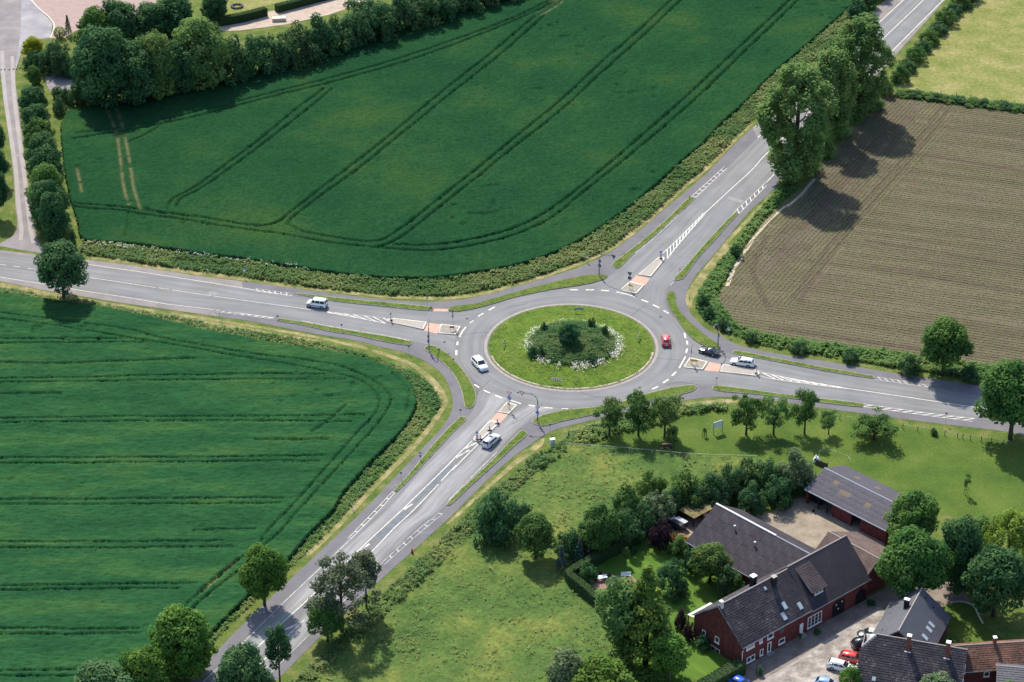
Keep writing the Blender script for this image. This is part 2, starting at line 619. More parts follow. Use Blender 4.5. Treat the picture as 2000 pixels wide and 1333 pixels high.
ARM = {
    'W': ([(-260, 478), (0, 494), (80, 505), (172, 517), (250, 528), (375, 547), (500, 567), (572, 579), (650, 590), (750, 602), (837, 609), (882, 610), (937, 602), (1000, 585)],
          [(-260, 500), (0, 543), (110, 560), (160, 569), (250, 583), (325, 595.5), (400, 604), (500, 616), (590, 628), (642, 638), (695, 647), (747, 655.5), (800, 666), (832, 673.5), (862, 683.6), (880, 697), (893, 713), (910, 731)]),
    'S': ([(255, 1470), (398, 1330), (500, 1230), (545, 1185), (575, 1156), (680, 1052), (740, 997), (800, 926), (850, 879), (900, 829), (922, 805), (929, 789), (931, 774), (942, 752)],
          [(385, 1460), (535, 1310), (570, 1275), (660, 1185), (750, 1097), (822, 1025), (857, 1003), (876, 981), (911, 945), (958, 900), (998, 858), (1025, 832), (1052, 815), (1090, 802), (1125, 795)]),
    'E': ([(2300, 838), (2000, 788), (1911, 773), (1813, 756), (1708, 741), (1625, 730), (1500, 705), (1432, 692.5), (1402, 686), (1378, 679), (1354, 665), (1336, 646), (1318, 620)],
          [(2300, 886), (2000, 832), (1911, 819), (1800, 806), (1685, 789), (1575, 776.5), (1500, 766), (1474, 762), (1426, 757.5), (1390, 754), (1360, 754), (1330, 757), (1306, 760), (1270, 769)]),
    'N': ([(1930, -165), (1765, 0), (1695, 65), (1590, 165), (1475, 274), (1417, 331), (1357, 388), (1312, 433), (1275, 468), (1237, 498), (1207, 525.5), (1185, 543), (1150, 556), (1075, 568)],
          [(2010, -165), (1838, 5), (1736, 107), (1620, 226), (1500, 353), (1440, 408), (1400, 455), (1350, 513), (1325, 539), (1307, 559), (1300, 578), (1302, 600), (1310, 615), (1332, 643)]),
}
ROADS = {}
for i, (k, (a, b)) in enumerate(ARM.items()):
    o = ribbon('road', a, b, 0.042 + .001 * i, r_sw if k == 'S' else r_main, 90)
    o['kind'] = 'structure'
    ROADS[k] = o
# the ring
R_IN, R_OUT = 16.9, 23.0


def annulus(name, r0, r1, z0, z1, m, n=160, k=6, parent=None):
    V, UV, Fc = [], [], []
    for i in range(n + 1):
        a = 2 * math.pi * i / n
        for j in range(k):
            t = j / (k - 1)
            r = r0 + (r1 - r0) * t
            V.append((r * math.cos(a), r * math.sin(a), z0 + (z1 - z0) * t))
            UV.append((t, a * 20))
    for i in range(n):
        for j in range(k - 1):
            Fc.append((i * k + j, i * k + j + 1, (i + 1) * k + j + 1, (i + 1) * k + j))
    return ob(name, npmesh(name, V, Fc, m, uv=UV), parent)


ring = annulus('roundabout_road', R_IN - .4, R_OUT, .050, .050, r_ring)
ring['kind'] = 'structure'

# shoulders of rougher, pinker asphalt
for pts in ([(-260, 458), (0, 489), (80, 499), (170, 508), (250, 518), (375, 538), (472, 550), (475, 563.5), (375, 548), (250, 529), (172, 518), (80, 506), (0, 495), (-260, 478)],
            [(-260, 498), (0, 543), (110, 560), (160, 569), (250, 583), (325, 595.5), (428, 608.5), (424, 618.5), (250, 594), (150, 578), (75, 565.5), (0, 550), (-260, 506)],
            [(1470, 250), (1570, 155), (1685, 45), (1730, 0), (1900, -160), (1930, -160), (1765, 0), (1695, 65), (1590, 165), (1480, 270)],
            [(2040, -165), (1842, 5), (1782, 72), (1737, 122), (1640, 223), (1540, 330), (1546, 305), (1620, 226), (1736, 107), (1838, 5), (2010, -165)]):
    o = sheet('road_shoulder', pts, 0.0365, m_shoulder)

# grass strips between carriageway and cycle path: raised, kerbed
STRIPS = [
    [(576, 573.5), (637, 580.5), (700, 587), (787, 595.5), (845, 602), (842, 608), (750, 599), (650, 588.5)],
    [(877, 608), (880, 602), (890, 599), (925, 595), (950, 589), (1000, 574), (1075, 554), (1150, 538), (1178, 538), (1186, 541), (1178, 547), (1150, 555), (1075, 567), (1000, 583), (950, 598), (900, 608.5)],
    [(1196, 518), (1207, 525), (1237, 496), (1275, 464), (1312, 430), (1357, 388), (1347, 387), (1300, 432), (1250, 475), (1220, 498)],
    [(1441, 418), (1420, 441), (1400, 465), (1362, 506), (1333, 545), (1318, 549), (1317, 545), (1335, 527), (1375, 480), (1412, 440), (1437, 416)],
    [(1307, 571), (1316, 572), (1320, 595), (1330, 613), (1350, 633), (1380, 659), (1403, 674), (1406, 680), (1400, 684), (1378, 677.5), (1354, 663), (1336, 644), (1321, 622), (1308, 601), (1303, 582)],
    [(1431, 691), (1437, 686.5), (1500, 698), (1600, 717.5), (1704, 736), (1705, 740), (1600, 723), (1500, 704), (1462, 697.5)],
    [(1040, 826), (1046, 819), (1062, 812), (1105, 802), (1160, 797), (1215, 786), (1265, 770), (1326, 756), (1352, 753.5), (1360, 756), (1352, 765), (1326, 772), (1276, 783), (1200, 801), (1130, 817), (1100, 823), (1060, 833)],
    [(1392, 757), (1400, 755), (1440, 759), (1500, 767.5), (1575, 777), (1684, 790), (1683, 795.5), (1600, 786.5), (1500, 773), (1413, 765.5), (1395, 762)],
    [(1020, 842), (1029, 849), (1005, 871), (974, 900), (910, 958), (879, 987), (873, 988), (878, 980), (911, 948), (958, 904), (1000, 860)],
    [(899, 816), (910, 817), (905, 826), (881, 849), (820, 915), (776, 960), (769, 961), (800, 927), (850, 866)],
    [(829, 682), (836, 676.5), (846, 677), (862, 685), (880, 697), (911, 734), (925, 759), (929, 775), (926, 790), (917, 799), (909, 796), (905, 775), (891, 739), (871, 714), (846, 693.6)],
    [(542, 623), (600, 632), (650, 641), (700, 650), (750, 658), (803, 669), (800, 675), (780, 673), (750, 668), (695, 656), (642, 647.5), (590, 635.5), (546, 628)],
]
for i, p in enumerate(STRIPS):
    P = smooth(Gs(p), 4, True)
    o = MB().prism(P, 0.02, 0.15, bottom=False).build('grass_strip', m_strip)
    o['kind'] = 'structure'
    k = MB()
    n = len(P)
    ctr = np.array(P)
    Po = offset(list(P) + [P[0], P[1]], .10)[1:-1]
    Pi = offset(list(P) + [P[0], P[1]], -.02)[1:-1]
    area = sum(P[a][0] * P[(a + 1) % n][1] - P[(a + 1) % n][0] * P[a][1] for a in range(n))
    if area > 0:
        Po, Pi = Pi, Po
        Po = offset(list(P) + [P[0], P[1]], -.10)[1:-1]
        Pi = offset(list(P) + [P[0], P[1]], .02)[1:-1]
    Vv = [(p[0], p[1], .155) for p in Pi] + [(p[0], p[1], .155) for p in Po] + [(p[0], p[1], .02) for p in Po]
    nn = len(Pi)
    Ff = [(a, nn + a, nn + (a + 1) % nn, (a + 1) % nn) for a in range(nn)] + [(nn + a, 2 * nn + a, 2 * nn + (a + 1) % nn, nn + (a + 1) % nn) for a in range(nn)]
    ob('kerb', npmesh('kerb', Vv, Ff, m_kerbdark if i in (1, 4) else m_kerb), o)

# ---- markings
ZM = 0.056
for p in ([(172, 517.5), (250, 528.5), (375, 547.5), (500, 567.5), (572, 578.5)],
          [(-200, 508), (0, 542), (110, 559.5), (160, 568.5), (250, 582), (325, 594.5), (400, 603.5), (535, 622)]):
    line('edge_line', p, .2, ZM, m_white, ROADS['W'])
line('edge_line', [(590, 627.5), (642, 637.5), (695, 646.5), (747, 655), (800, 665.5)], .22, ZM, m_whiteold, ROADS['W'])
for a, b in (((172, 542.3), (305, 562.5)), ((310, 563), (330, 566)), ((336, 567), (412, 578.5)), ((417, 579.2), (500, 590.7)), ((500, 590.7), (624, 608)),
             ((26, 520.5), (39, 522.5)), ((54, 524.8), (70, 527)), ((0, 517), (12, 519)), ((-40, 511), (-20, 514)), ((84, 529), (160, 540.5))):
    line('lane_line', [a, b], .18, ZM, m_white, ROADS['W'])
# hatched taper towards the left splitter island
line('hatching_line', [(624.6, 608), (653, 611), (684, 614.6), (716, 617.8), (753, 622)], .12, ZM, m_whiteold, ROADS['W'])
line('hatching_line', [(624.6, 608.6), (679, 618), (716, 625), (753, 632.5)], .2, ZM, m_white, ROADS['W'])
for a, b in (((638, 609.5), (657, 614.2)), ((653, 611.2), (680, 618.2)), ((671, 613), (698, 621.5)), ((690, 615.2), (716, 625)), ((711, 617.4), (735, 629)), ((729, 619.6), (752, 632)), ((748, 622), (757, 626))):
    line('hatching_stripe', [a, b], .28, ZM + .001, m_white, ROADS['W'])
# ladder strips where the cycle path joins the lanes


def ladder(outer, inner, n, arm, m=m_white, w=.14, skew=0.0):
    A, B = resample(Gs(outer), n + 1), resample(Gs(inner), n + 1)
    line('ladder_line', outer, w, ZM, m, ROADS[arm])
    line('ladder_line', inner, w, ZM, m, ROADS[arm])
    for i in range(n):
        line('ladder_rung', [tuple(A[i]), tuple(B[min(n, i + 1)] * skew + B[i] * (1 - skew))], .3, ZM + .0012, m, ROADS[arm], world=True)


ladder([(500, 564.5), (572, 573.8)], [(500, 569.5), (562, 578)], 6, 'W', m_whiteold, skew=.8)
ladder([(430, 610.6), (537, 624.5)], [(430, 607.5), (537, 621)], 8, 'W', m_whiteold, skew=.8)
ladder([(1351, 384), (1415, 326)], [(1359, 386), (1420, 329)], 9, 'N')
ladder([(1444, 418), (1498, 362)], [(1440, 409), (1497, 356)], 7, 'N')
ladder([(1714, 737), (1815, 753.6)], [(1711, 742), (1813, 757)], 8, 'E', m_whiteold, skew=.9)
ladder([(1685, 795), (1800, 811), (1900, 824)], [(1687, 789.5), (1800, 806), (1905, 818.5)], 11, 'E', skew=.9)
ladder([(766, 961.6), (735, 995), (680, 1052)], [(771, 963), (740, 998), (686, 1053)], 7, 'S', m_white)
ladder([(864, 1005), (822, 1040), (750, 1104)], [(857, 1003), (818, 1034), (748, 1098)], 8, 'S', m_whiteold)
# right road
line('hatching_line', [(1486, 728.6), (1500, 731), (1560, 743), (1655, 759)], .2, ZM, m_white, ROADS['E'])
line('hatching_line', [(1486, 735), (1498, 739), (1575, 750), (1655, 760)], .2, ZM, m_white, ROADS['E'])
line('lane_line', [(1655, 759.5), (1755, 774), (1855, 789), (2000, 810), (2300, 852)], .25, ZM, m_white, ROADS['E'])
for i in range(9):
    t0, t1 = i / 9.5, (i + 1.0) / 9.5
    line('hatching_stripe', [(1490 + 150 * t0, 729.5 + 27.5 * t0), (1497 + 157 * t1, 738.5 + 21 * t1)], .35, ZM + .001, m_white, ROADS['E'])
line('edge_line', [(1404, 755), (1474, 763.3), (1575, 777.5), (1685, 790)], .2, ZM, m_whiteold, ROADS['E'])
# upper right road
line('hatching_line', [(1294, 495.5), (1320, 472), (1377, 415.5)], .2, ZM, m_white, ROADS['N'])
line('hatching_line', [(1304, 505.5), (1325, 478), (1377.5, 418)], .2, ZM, m_white, ROADS['N'])
for i in range(12):
    t0, t1 = i / 12.5, (i + .8) / 12.5
    a = (1298 + 79 * t0 ** 1.0 + 6 * (1 - t0), 503.5 - 86 * t0)
    b = (1294 + 83 * t1, 495.5 - 80 * t1)
    line('hatching_stripe', [(1304 + 73.5 * t0, 505.5 - 87.5 * t0), (1294 + 83 * t1 + 4 * (1 - t1), 495.5 - 80 * t1 - 2)], .28, ZM + .001, m_white, ROADS['N'])
line('lane_line', [(1377, 417), (1423, 374), (1470, 331), (1492, 306), (1600, 202), (1715, 86), (1804, 0), (1970, -165)], .26, ZM, m_white, ROADS['N'])
line('edge_line', [(1480, 270), (1590, 163.5), (1695, 65), (1765, 0), (1930, -165)], .28, ZM, m_white, ROADS['N'])
line('edge_line', [(1498, 356), (1620, 226), (1736, 107), (1835, 8), (2008, -165)], .28, ZM, m_white, ROADS['N'])
line('edge_line', [(1240, 495.5), (1275, 467.5), (1312, 432.5), (1357, 387.5)], .2, ZM, m_whiteold, ROADS['N'])
line('edge_line', [(1440, 409), (1400, 456), (1350, 514), (1325, 540), (1309, 559)], .22, ZM, m_whiteold, ROADS['N'])
# lower left road
line('hatching_line', [(922, 862), (890, 893), (871, 913), (788, 994), (720, 1057), (685, 1090), (601, 1172), (547, 1222), (455, 1312), (330, 1435)], .24, ZM, m_white, ROADS['S'])
line('hatching_line', [(935, 867), (902, 900), (884, 919)], .24, ZM, m_white, ROADS['S'])
line('lane_line', [(891, 909), (861, 941)], .26, ZM, m_white, ROADS['S'])
line('lane_line', [(856, 947), (805, 1000), (770, 1032), (732, 1072), (690, 1112)], .24, ZM, m_white, ROADS['S'])
line('lane_line', [(595, 1211), (559, 1246), (480, 1325), (360, 1445)], .24, ZM, m_white, ROADS['S'])
for a, b in (((908, 876.5), (931, 865.5)), ((890, 895), (917, 880)), ((789, 996), (806, 985)), ((700, 1077), (722, 1063)), ((555, 1232), (582, 1219))):
    line('hatching_stripe', [a, b], .6, ZM + .001, m_whiteold, ROADS['S'])
line('edge_line', [(971, 883), (952, 902), (911, 943), (876, 978)], .18, ZM, m_whiteold, ROADS['S'])
line('edge_line', [(748, 1099), (660, 1186), (570, 1274), (535, 1309), (400, 1440)], .16, ZM, m_whiteold, ROADS['S'])
line('edge_line', [(900, 829), (850, 879), (800, 926), (776, 954)], .18, ZM, m_whiteold, ROADS['S'])
line('edge_line', [(686, 1053), (610, 1125), (545, 1186), (500, 1231), (390, 1340)], .18, ZM, m_whiteold, ROADS['S'])
# give-way dashes round the ring
for a, b, wd in (((934, 618.8), (944, 612.6), .45), ((954.5, 607), (966, 600.5), .45), ((917.5, 632), (925, 627), .3), ((897.5, 659), (903, 648), .4), ((903, 648), (910, 639.5), .4), ((894, 668), (893, 675), .55),
                 ((891.4, 684.8), (891.4, 694.5), .55), ((926.5, 751.7), (936, 757.8), .5), ((944.7, 763), (956.8, 768.6), .5), ((967, 773), (980.5, 778.7), .5), ((998, 782.8), (1017.6, 789.5), .4),
                 ((1032.5, 792), (1048, 795), .5), ((1063.5, 797), (1079, 798), .5), ((1097, 799), (1110, 799), .35), ((1273.5, 761), (1285.6, 755.7), .5), ((1295, 748.7), (1305.6, 742), .5),
                 ((1312.6, 735), (1320.6, 727), .5), ((1326.4, 720), (1339, 697), .4), ((1340, 690), (1342, 682), .5), ((1342.6, 674), (1341.4, 666), .5), ((1339, 661.4), (1336.6, 651), .5),
                 ((1112.5, 567), (1129, 567), .5), ((1144, 567), (1160, 567), .5), ((1174, 568), (1189.5, 569), .5), ((1204, 571), (1224, 575.5), .4), ((1224, 575.5), (1241, 581), .4),
                 ((1252.5, 586), (1266, 591), .5), ((1275, 596), (1287.5, 602), .5), ((1296, 607.5), (1306, 613), .5)):
    line('give_way_dash', [a, b], wd, ZM + .003, m_white, ring)
# red-edged crossing stubs and darker patches of repaired asphalt
for p in ([(845, 609), (877, 609.5), (876, 604.5), (847, 603.5)],):
    sheet('crossing_patch', p, .0475, m_salmon, ROADS['W'])
m_patch = mat('patched_asphalt', [(.12, .135, .15), (.15, .162, .178)], scale=.8, fine=.1, fscale=5, contrast=(.4, .6))
m_patchl = mat('pale_patch', [(.20, .20, .205), (.235, .23, .23)], scale=.8, fine=.1, fscale=5)
for p, k, m in (([(1425, 384), (1452, 393), (1447, 397), (1420, 388)], 'N', m_patchl), ([(410, 570), (425, 572), (420, 578), (404, 575.5)], 'W', m_patchl),
                ([(873, 914), (888, 909), (897, 905), (889, 913), (866, 934), (850, 949), (842, 958), (832, 962), (818, 977), (806, 990), (799, 986), (815, 970), (836, 951), (858, 929)], 'S', m_patch),
                ([(790, 998), (800, 1001), (786, 1015), (770, 1029), (760, 1041), (748, 1054), (738, 1062), (742, 1050), (735, 1046), (755, 1028), (772, 1014)], 'S', m_patch),
                ([(845, 1012), (856, 1006), (846, 1022), (834, 1036), (826, 1036), (834, 1022)], 'S', m_patch), ([(826, 1037), (845, 1041), (838, 1046), (820, 1043)], 'S', m_patch)):
    sheet('asphalt_patch', p, .0515, m, ROADS[k], sm=4)

m_crack = mat('tar_seam', [(.06, .062, .066)])
for q in ([(1262, 596), (1240, 612), (1228, 622)], [(1340, 705), (1310, 703), (1284, 700)], [(958, 651), (940, 650), (905, 655), (892, 661)], [(1300, 752), (1330, 748), (1362, 752)], [(955, 745), (930, 772), (915, 800)],
          [(1128, 765), (1160, 775), (1200, 778)], [(990, 600), (1010, 598), (1030, 594)], [(1210, 500), (1260, 478), (1310, 440)], [(1060, 790), (1030, 812), (1000, 830)]):
    line('tar_seam', q, .09, .0535, m_crack, ring)
for px_, py_ in ((868, 669), (912, 623), (876, 692), (1012, 768), (1290, 620), (1250, 758)):
    P = G(px_, py_)
    ob('drain_cover', MB().prism([(P[0] + .3 * math.cos(k * .785), P[1] + .3 * math.sin(k * .785)) for k in range(8)], .048, .0545).mesh('drain_cover', m_crack), ring)

# ---- splitter islands
ISL = {
    'W': ('left', [(754, 629), (757, 625), (768, 623.3), (834, 630.3), (827.5, 645.5)], [(836, 631.5), (861, 634.3), (854, 652.5), (828, 647)], [(861, 634.5), (900, 639), (891, 655.5), (855, 652.5)]),
    'N': ('upper right', [(1286.6, 504), (1291, 502), (1297, 504), (1298.4, 508), (1272, 542), (1245.5, 537.5)], [(1243, 538.6), (1270, 545), (1260, 558), (1231, 551)], [(1230, 551.4), (1258.5, 558.4), (1245, 574), (1241, 575.5), (1210, 568)]),
    'E': ('right', [(1412, 713), (1474, 723), (1483, 727), (1484, 732.5), (1476, 736), (1404.5, 727.4)], [(1385, 708), (1410.5, 712.4), (1403, 727), (1375, 724.6)], [(1347, 700), (1383, 707.6), (1373, 724), (1338, 719.6), (1335.4, 716.5)]),
    'S': ('lower left', [(957.5, 822), (976, 828), (941, 860), (936.6, 864), (925, 862.5), (924, 857.7)], [(971.7, 806.4), (993, 811), (976, 828), (958, 821)], [(990.6, 787), (1011, 792.4), (994, 810.8), (971.7, 806)]),
}


def inset(P, d):
    c = np.mean(np.array(P), 0)
    n = len(P)
    area = sum(P[a][0] * P[(a + 1) % n][1] - P[(a + 1) % n][0] * P[a][1] for a in range(n))
    sgn = 1 if area > 0 else -1
    out = []
    for i in range(n):
        p0, p1, p2 = (np.array(P[(i + k) % n], float) for k in (-1, 0, 1))
        a = (p1 - p0) / (np.linalg.norm(p1 - p0) + 1e-9)
        b = (p2 - p1) / (np.linalg.norm(p2 - p1) + 1e-9)
        na, nb = np.array([-a[1], a[0]]) * sgn, np.array([-b[1], b[0]]) * sgn
        q = (na + nb) / (1 + max(-.6, float(na @ nb)))
        out.append(tuple(p1 + q * d))
    return out


for k, (wh, far, cross, near) in ISL.items():
    c = np.mean(Gs(far + near), 0)
    root = empty('traffic_island', (c[0], c[1], .05))
    tag(root, f'kerbed traffic island with salmon crossing strip in the {wh} approach road', 'traffic island', 'splitter islands of the roundabout')
    for q, mm in ((far, m_cobble2), (near, m_cobble)):
        P = [(a[0] - c[0], a[1] - c[1]) for a in Gs(q)]
        I = inset(P, .3)
        n = len(P)
        V = [(p[0], p[1], 0) for p in P] + [(p[0], p[1], .13) for p in P] + [(p[0], p[1], .13) for p in I] + [(p[0], p[1], .10) for p in I]
        Fc = []
        for a in range(n):
            b = (a + 1) % n
            for l in range(3):
                Fc.append((l * n + a, l * n + b, (l + 1) * n + b, (l + 1) * n + a))
        ob('kerb', npmesh('kerb', V, Fc, m_islandkerb), root)
        sheet('paving', I, .104, mm, root, world=True, kind=None)
    P = [(a[0] - c[0], a[1] - c[1]) for a in Gs(cross)]
    sheet('crossing', P, .012, m_salmon, root, world=True, kind=None)

# ---- centre island: kerb ring, grassy dome
annulus('kerb', 16.45, 17.05, .10, .06, m_kerb, k=2, parent=ring)
annulus('kerb_face', 16.15, 16.45, .14, .14, m_kerbdark, k=2, parent=ring)


def dome(r):
    return .14 + 1.5 * np.exp(-(r / 8.5) ** 4) * 1.0 + .5 * np.clip(1 - r / 16.2, 0, 1)


rr = np.linspace(0.01, 16.2, 34)
aa = np.linspace(0, 2 * np.pi, 121)[:-1]
V = np.array([(r * np.cos(a), r * np.sin(a), dome(r)) for r in rr for a in aa])
V[:, 2] += RNG.normal(0, .03, len(V)) * (np.hypot(V[:, 0], V[:, 1]) < 15.8)
Fc = [(i * 120 + j, i * 120 + (j + 1) % 120, (i + 1) * 120 + (j + 1) % 120, (i + 1) * 120 + j) for i in range(33) for j in range(120)]
Fc = [(a, d, c, b) for a, b, c, d in Fc]
m_island = mat('island_grass', [(.055, .105, .016), (.082, .14, .02), (.125, .165, .032)], scale=.35, fine=.3, fscale=2.5, bump=.12, bscale=3)
isl = ob('island_mound', npmesh('island_mound', V, Fc, m_island, smoothshade=True))
isl['kind'] = 'structure'
# pale sandy rim that shows on the near side of the grass
line('sandy_edge', [(16.0 * math.cos(a), 15.95 * math.sin(a)) for a in np.linspace(-2.9, -.15, 60)], .45, .165, m_sandy, isl, world=True, sm=0)


# ================================================================== CROPS AND MEADOWS
def vnoise(X, Y, s, seed):
    g = np.random.default_rng(seed).random((257, 257))
    x, y = X / s, Y / s
    xi, yi = np.floor(x).astype(int), np.floor(y).astype(int)
    fx, fy = x - xi, y - yi
    fx, fy = fx * fx * (3 - 2 * fx), fy * fy * (3 - 2 * fy)
    xi, yi = xi % 256, yi % 256
    return (g[xi, yi] * (1 - fx) + g[xi + 1, yi] * fx) * (1 - fy) + (g[xi, yi + 1] * (1 - fx) + g[xi + 1, yi + 1] * fx) * fy


def crop_field(name, poly, tracks, res, H, m, label, depth=.75, width=.27, pale=(), noise=.05, soft=()):
    P = smooth(Gs(poly), 3, True)
    A = np.array(P)
    x0, y0 = A.min(0)
    x1, y1 = A.max(0)
    nx, ny = int((x1 - x0) / res) + 1, int((y1 - y0) / res) + 1
    X, Y = np.meshgrid(x0 + res * np.arange(nx), y0 + res * np.arange(ny), indexing='ij')
    X = X + RNG.uniform(-.3, .3, X.shape) * res
    Y = Y + RNG.uniform(-.3, .3, Y.shape) * res
    ins = inside(P, X, Y)
    D = np.full(X.shape, 9.0)
    Dp = np.full(X.shape, 9.0)
    Ds = np.full(X.shape, 9.0)
    for trs, DD in ((tracks, D), (pale, Dp), (soft, Ds)):
        for t in trs:
            Q = np.array(smooth(Gs(t), 4))
            for a, b in zip(Q[:-1], Q[1:]):
                lo = np.minimum(a, b) - 1.6
                hi = np.maximum(a, b) + 1.6
                i0, i1 = np.searchsorted(x0 + res * np.arange(nx), [lo[0], hi[0]])
                j0, j1 = np.searchsorted(y0 + res * np.arange(ny), [lo[1], hi[1]])
                if i1 <= i0 or j1 <= j0:
                    continue
                xs, ys = X[i0:i1, j0:j1] - a[0], Y[i0:i1, j0:j1] - a[1]
                d = b - a
                tt = np.clip((xs * d[0] + ys * d[1]) / (d @ d + 1e-9), 0, 1)
                dd = np.hypot(xs - tt * d[0], ys - tt * d[1])
                DD[i0:i1, j0:j1] = np.minimum(DD[i0:i1, j0:j1], dd)
    wv = .65 + .7 * vnoise(X, Y, 1.6, 5)
    Z = H + RNG.normal(0, noise, X.shape) + .16 * (vnoise(X, Y, 6, 3) - .5) + .14 * (vnoise(X, Y, 1.1, 4) - .5)
    Z -= depth * np.exp(-(D / (width * wv)) ** 4)
    Z -= .45 * depth * np.exp(-(Dp / .45) ** 4) + .7 * depth * np.exp(-(Ds / .36) ** 4)
    # ragged flattened spots
    spots = vnoise(X, Y, 2.2, 11) * vnoise(X, Y, 17, 12)
    Z -= .35 * np.clip((spots - .66) / .1, 0, 1)
    pad = np.zeros((nx + 2, ny + 2), bool)
    pad[1:-1, 1:-1] = ins
    edge = ins & ~(pad[:-2, 1:-1] & pad[2:, 1:-1] & pad[1:-1, :-2] & pad[1:-1, 2:])
    Z[edge] = 0.0
    Z = np.maximum(Z, 0.02)
    idx = -np.ones(X.shape, int)
    idx[ins] = np.arange(ins.sum())
    q = ins[:-1, :-1] & ins[1:, :-1] & ins[1:, 1:] & ins[:-1, 1:]
    Fc = np.stack([idx[:-1, :-1][q], idx[1:, :-1][q], idx[1:, 1:][q], idx[:-1, 1:][q]], 1)
    V = np.stack([X[ins], Y[ins], Z[ins]], 1)
    pl = (np.exp(-(Dp / .33) ** 2) * np.clip((vnoise(X, Y, 1.3, 9) - .05) * 1.5, 0, .75))[ins]
    me = npmesh(name, V, Fc, m, attrs={'pale': pl})
    o = ob(name, me)
    tag(o, label, 'field', kind='stuff')
    return o


def add_pale(m, col=(.14, .135, .065)):
    N, L = m.node_tree.nodes, m.node_tree.links
    b = N['Principled BSDF']
    src = b.inputs['Base Color'].links[0].from_socket
    at = N.new('ShaderNodeAttribute')
    at.attribute_name = 'pale'
    mx = N.new('ShaderNodeMix')
    mx.data_type = 'RGBA'
    mx.inputs['B'].default_value = (*col, 1)
    L.new(at.outputs['Fac'], mx.inputs['Factor'])
    L.new(src, mx.inputs['A'])
    L.new(mx.outputs['Result'], b.inputs['Base Color'])


add_pale(m_wheat)
add_pale(m_wheat2)

def meadow_surface():
    P = np.array(Gs(MEAD))
    res = .34
    lo, hi = P.min(0), P.max(0)
    nx, ny = ((hi - lo) / res).astype(int) + 1
    X, Y = np.meshgrid(lo[0] + res * np.arange(nx), lo[1] + res * np.arange(ny), indexing='ij')
    X = X + RNG.uniform(-.3, .3, X.shape) * res
    Y = Y + RNG.uniform(-.3, .3, Y.shape) * res
    ins = inside(P, X, Y)
    big = vnoise(X, Y, 9, 51)
    Z = .06 + .16 * vnoise(X, Y, .9, 52) + .22 * vnoise(X, Y, 2.1, 53) * (.5 + big) + RNG.uniform(0, .07, X.shape)
    idx = -np.ones(X.shape, int)
    idx[ins] = np.arange(ins.sum())
    q = ins[:-1, :-1] & ins[1:, :-1] & ins[1:, 1:] & ins[:-1, 1:]
    Fc = np.stack([idx[:-1, :-1][q], idx[1:, :-1][q], idx[1:, 1:][q], idx[:-1, 1:][q]], 1)
    o = ob('meadow', npmesh('meadow', np.stack([X[ins], Y[ins], Z[ins]], 1), Fc, m_meadow))
    o['kind'] = 'structure'


UP_S = [(162, 474), (250, 481), (375, 499), (500, 515), (575, 527), (675, 542), (775, 550), (875, 547), (950, 535), (1000, 526), (1075, 503), (1150, 466), (1225, 414),
        (1275, 373), (1325, 327), (1375, 285), (1412, 245), (1462, 200), (1510, 150), (1575, 95), (1612, 62), (1662, 18), (1760, -90)]
UP_N = [(1100, -90), (1000, -10), (925, 10), (800, 50), (675, 87), (500, 142), (375, 168), (187, 212), (125, 225), (120, 300), (132, 380), (150, 440)]
T_UP = [
    [(1045, 37.5), (1000, 75), (940, 125), (882, 170), (812, 227.5), (750, 280), (682, 332.5), (625, 375.5), (575, 415), (550, 435), (532, 444), (500, 447), (430, 436), (362, 427), (312, 420), (225, 409), (145, 403)],
    [(1067, 32.5), (1000, 92.5), (940, 142.5), (882, 187.5), (812, 245), (750, 295), (704, 332.5), (637, 380.5), (587, 419), (562, 443), (575, 450.5), (600, 460.5), (650, 469), (712, 478), (745, 475.5), (775, 458), (812, 430.5), (875, 380.5), (935, 333), (1000, 279), (1100, 197.5), (1175, 127.5), (1250, 62.5), (1317, 0), (1400, -80)],
    [(1440, -90), (1337, 0), (1262, 70), (1175, 147.5), (1100, 217.5), (1000, 296), (956, 333), (887, 388), (825, 438), (782, 470.5), (757, 483), (735, 489)],
    [(145, 409), (180, 413), (250, 419), (275, 424), (350, 434), (430, 447), (500, 456.5), (532, 460), (575, 468), (650, 480.5), (725, 489), (800, 495), (850, 495.5), (925, 485.5), (1000, 466), (1075, 433), (1125, 393), (1202, 332), (1312, 240), (1387, 172), (1500, 62), (1565, 0), (1650, -90)],
    [(770, 484), (850, 484), (925, 473), (1000, 453), (1062, 423), (1112, 388), (1182, 332), (1300, 230), (1375, 162.5), (1500, 45), (1547, 0), (1630, -90)],
    [(632, 179), (575, 222), (500, 284), (435, 332), (375, 375.5), (337, 395.5), (327, 415)],
    [(648, 179), (600, 220), (500, 297.5), (452, 333), (387, 378), (355, 393), (345, 408)],
    [(285, 412), (300, 418), (325, 424)],
]
PALE_UP = [[(208, 218), (220, 245), (230, 275), (237, 332), (243, 375), (252, 405)], [(228, 218), (238, 245), (245, 275), (255, 332), (262, 375), (274, 412)],
           [(1100, -5), (1075, 12), (1048, 30)], [(1098, 8), (1072, 26), (1052, 36)], [(150, 330), (157, 365), (160, 380)]]
SOFT_UP = [[(150, 265), (225, 257), (325, 237.5), (500, 195), (675, 150), (825, 105), (1000, 41), (1087, 0)], [(142, 277), (250, 260), (375, 235), (500, 202.5), (675, 159), (825, 115), (1000, 47.5), (1100, 0)],
           [(315, 250), (282, 270), (252, 282)], [(252, 420), (250, 450), (245, 468)]]
crop_field('wheat_field', UP_S + UP_N, T_UP, .33, .85, m_wheat, 'large dark green wheat field above the roundabout, crossed by curving tractor tracks', pale=PALE_UP, soft=SOFT_UP, width=.29)

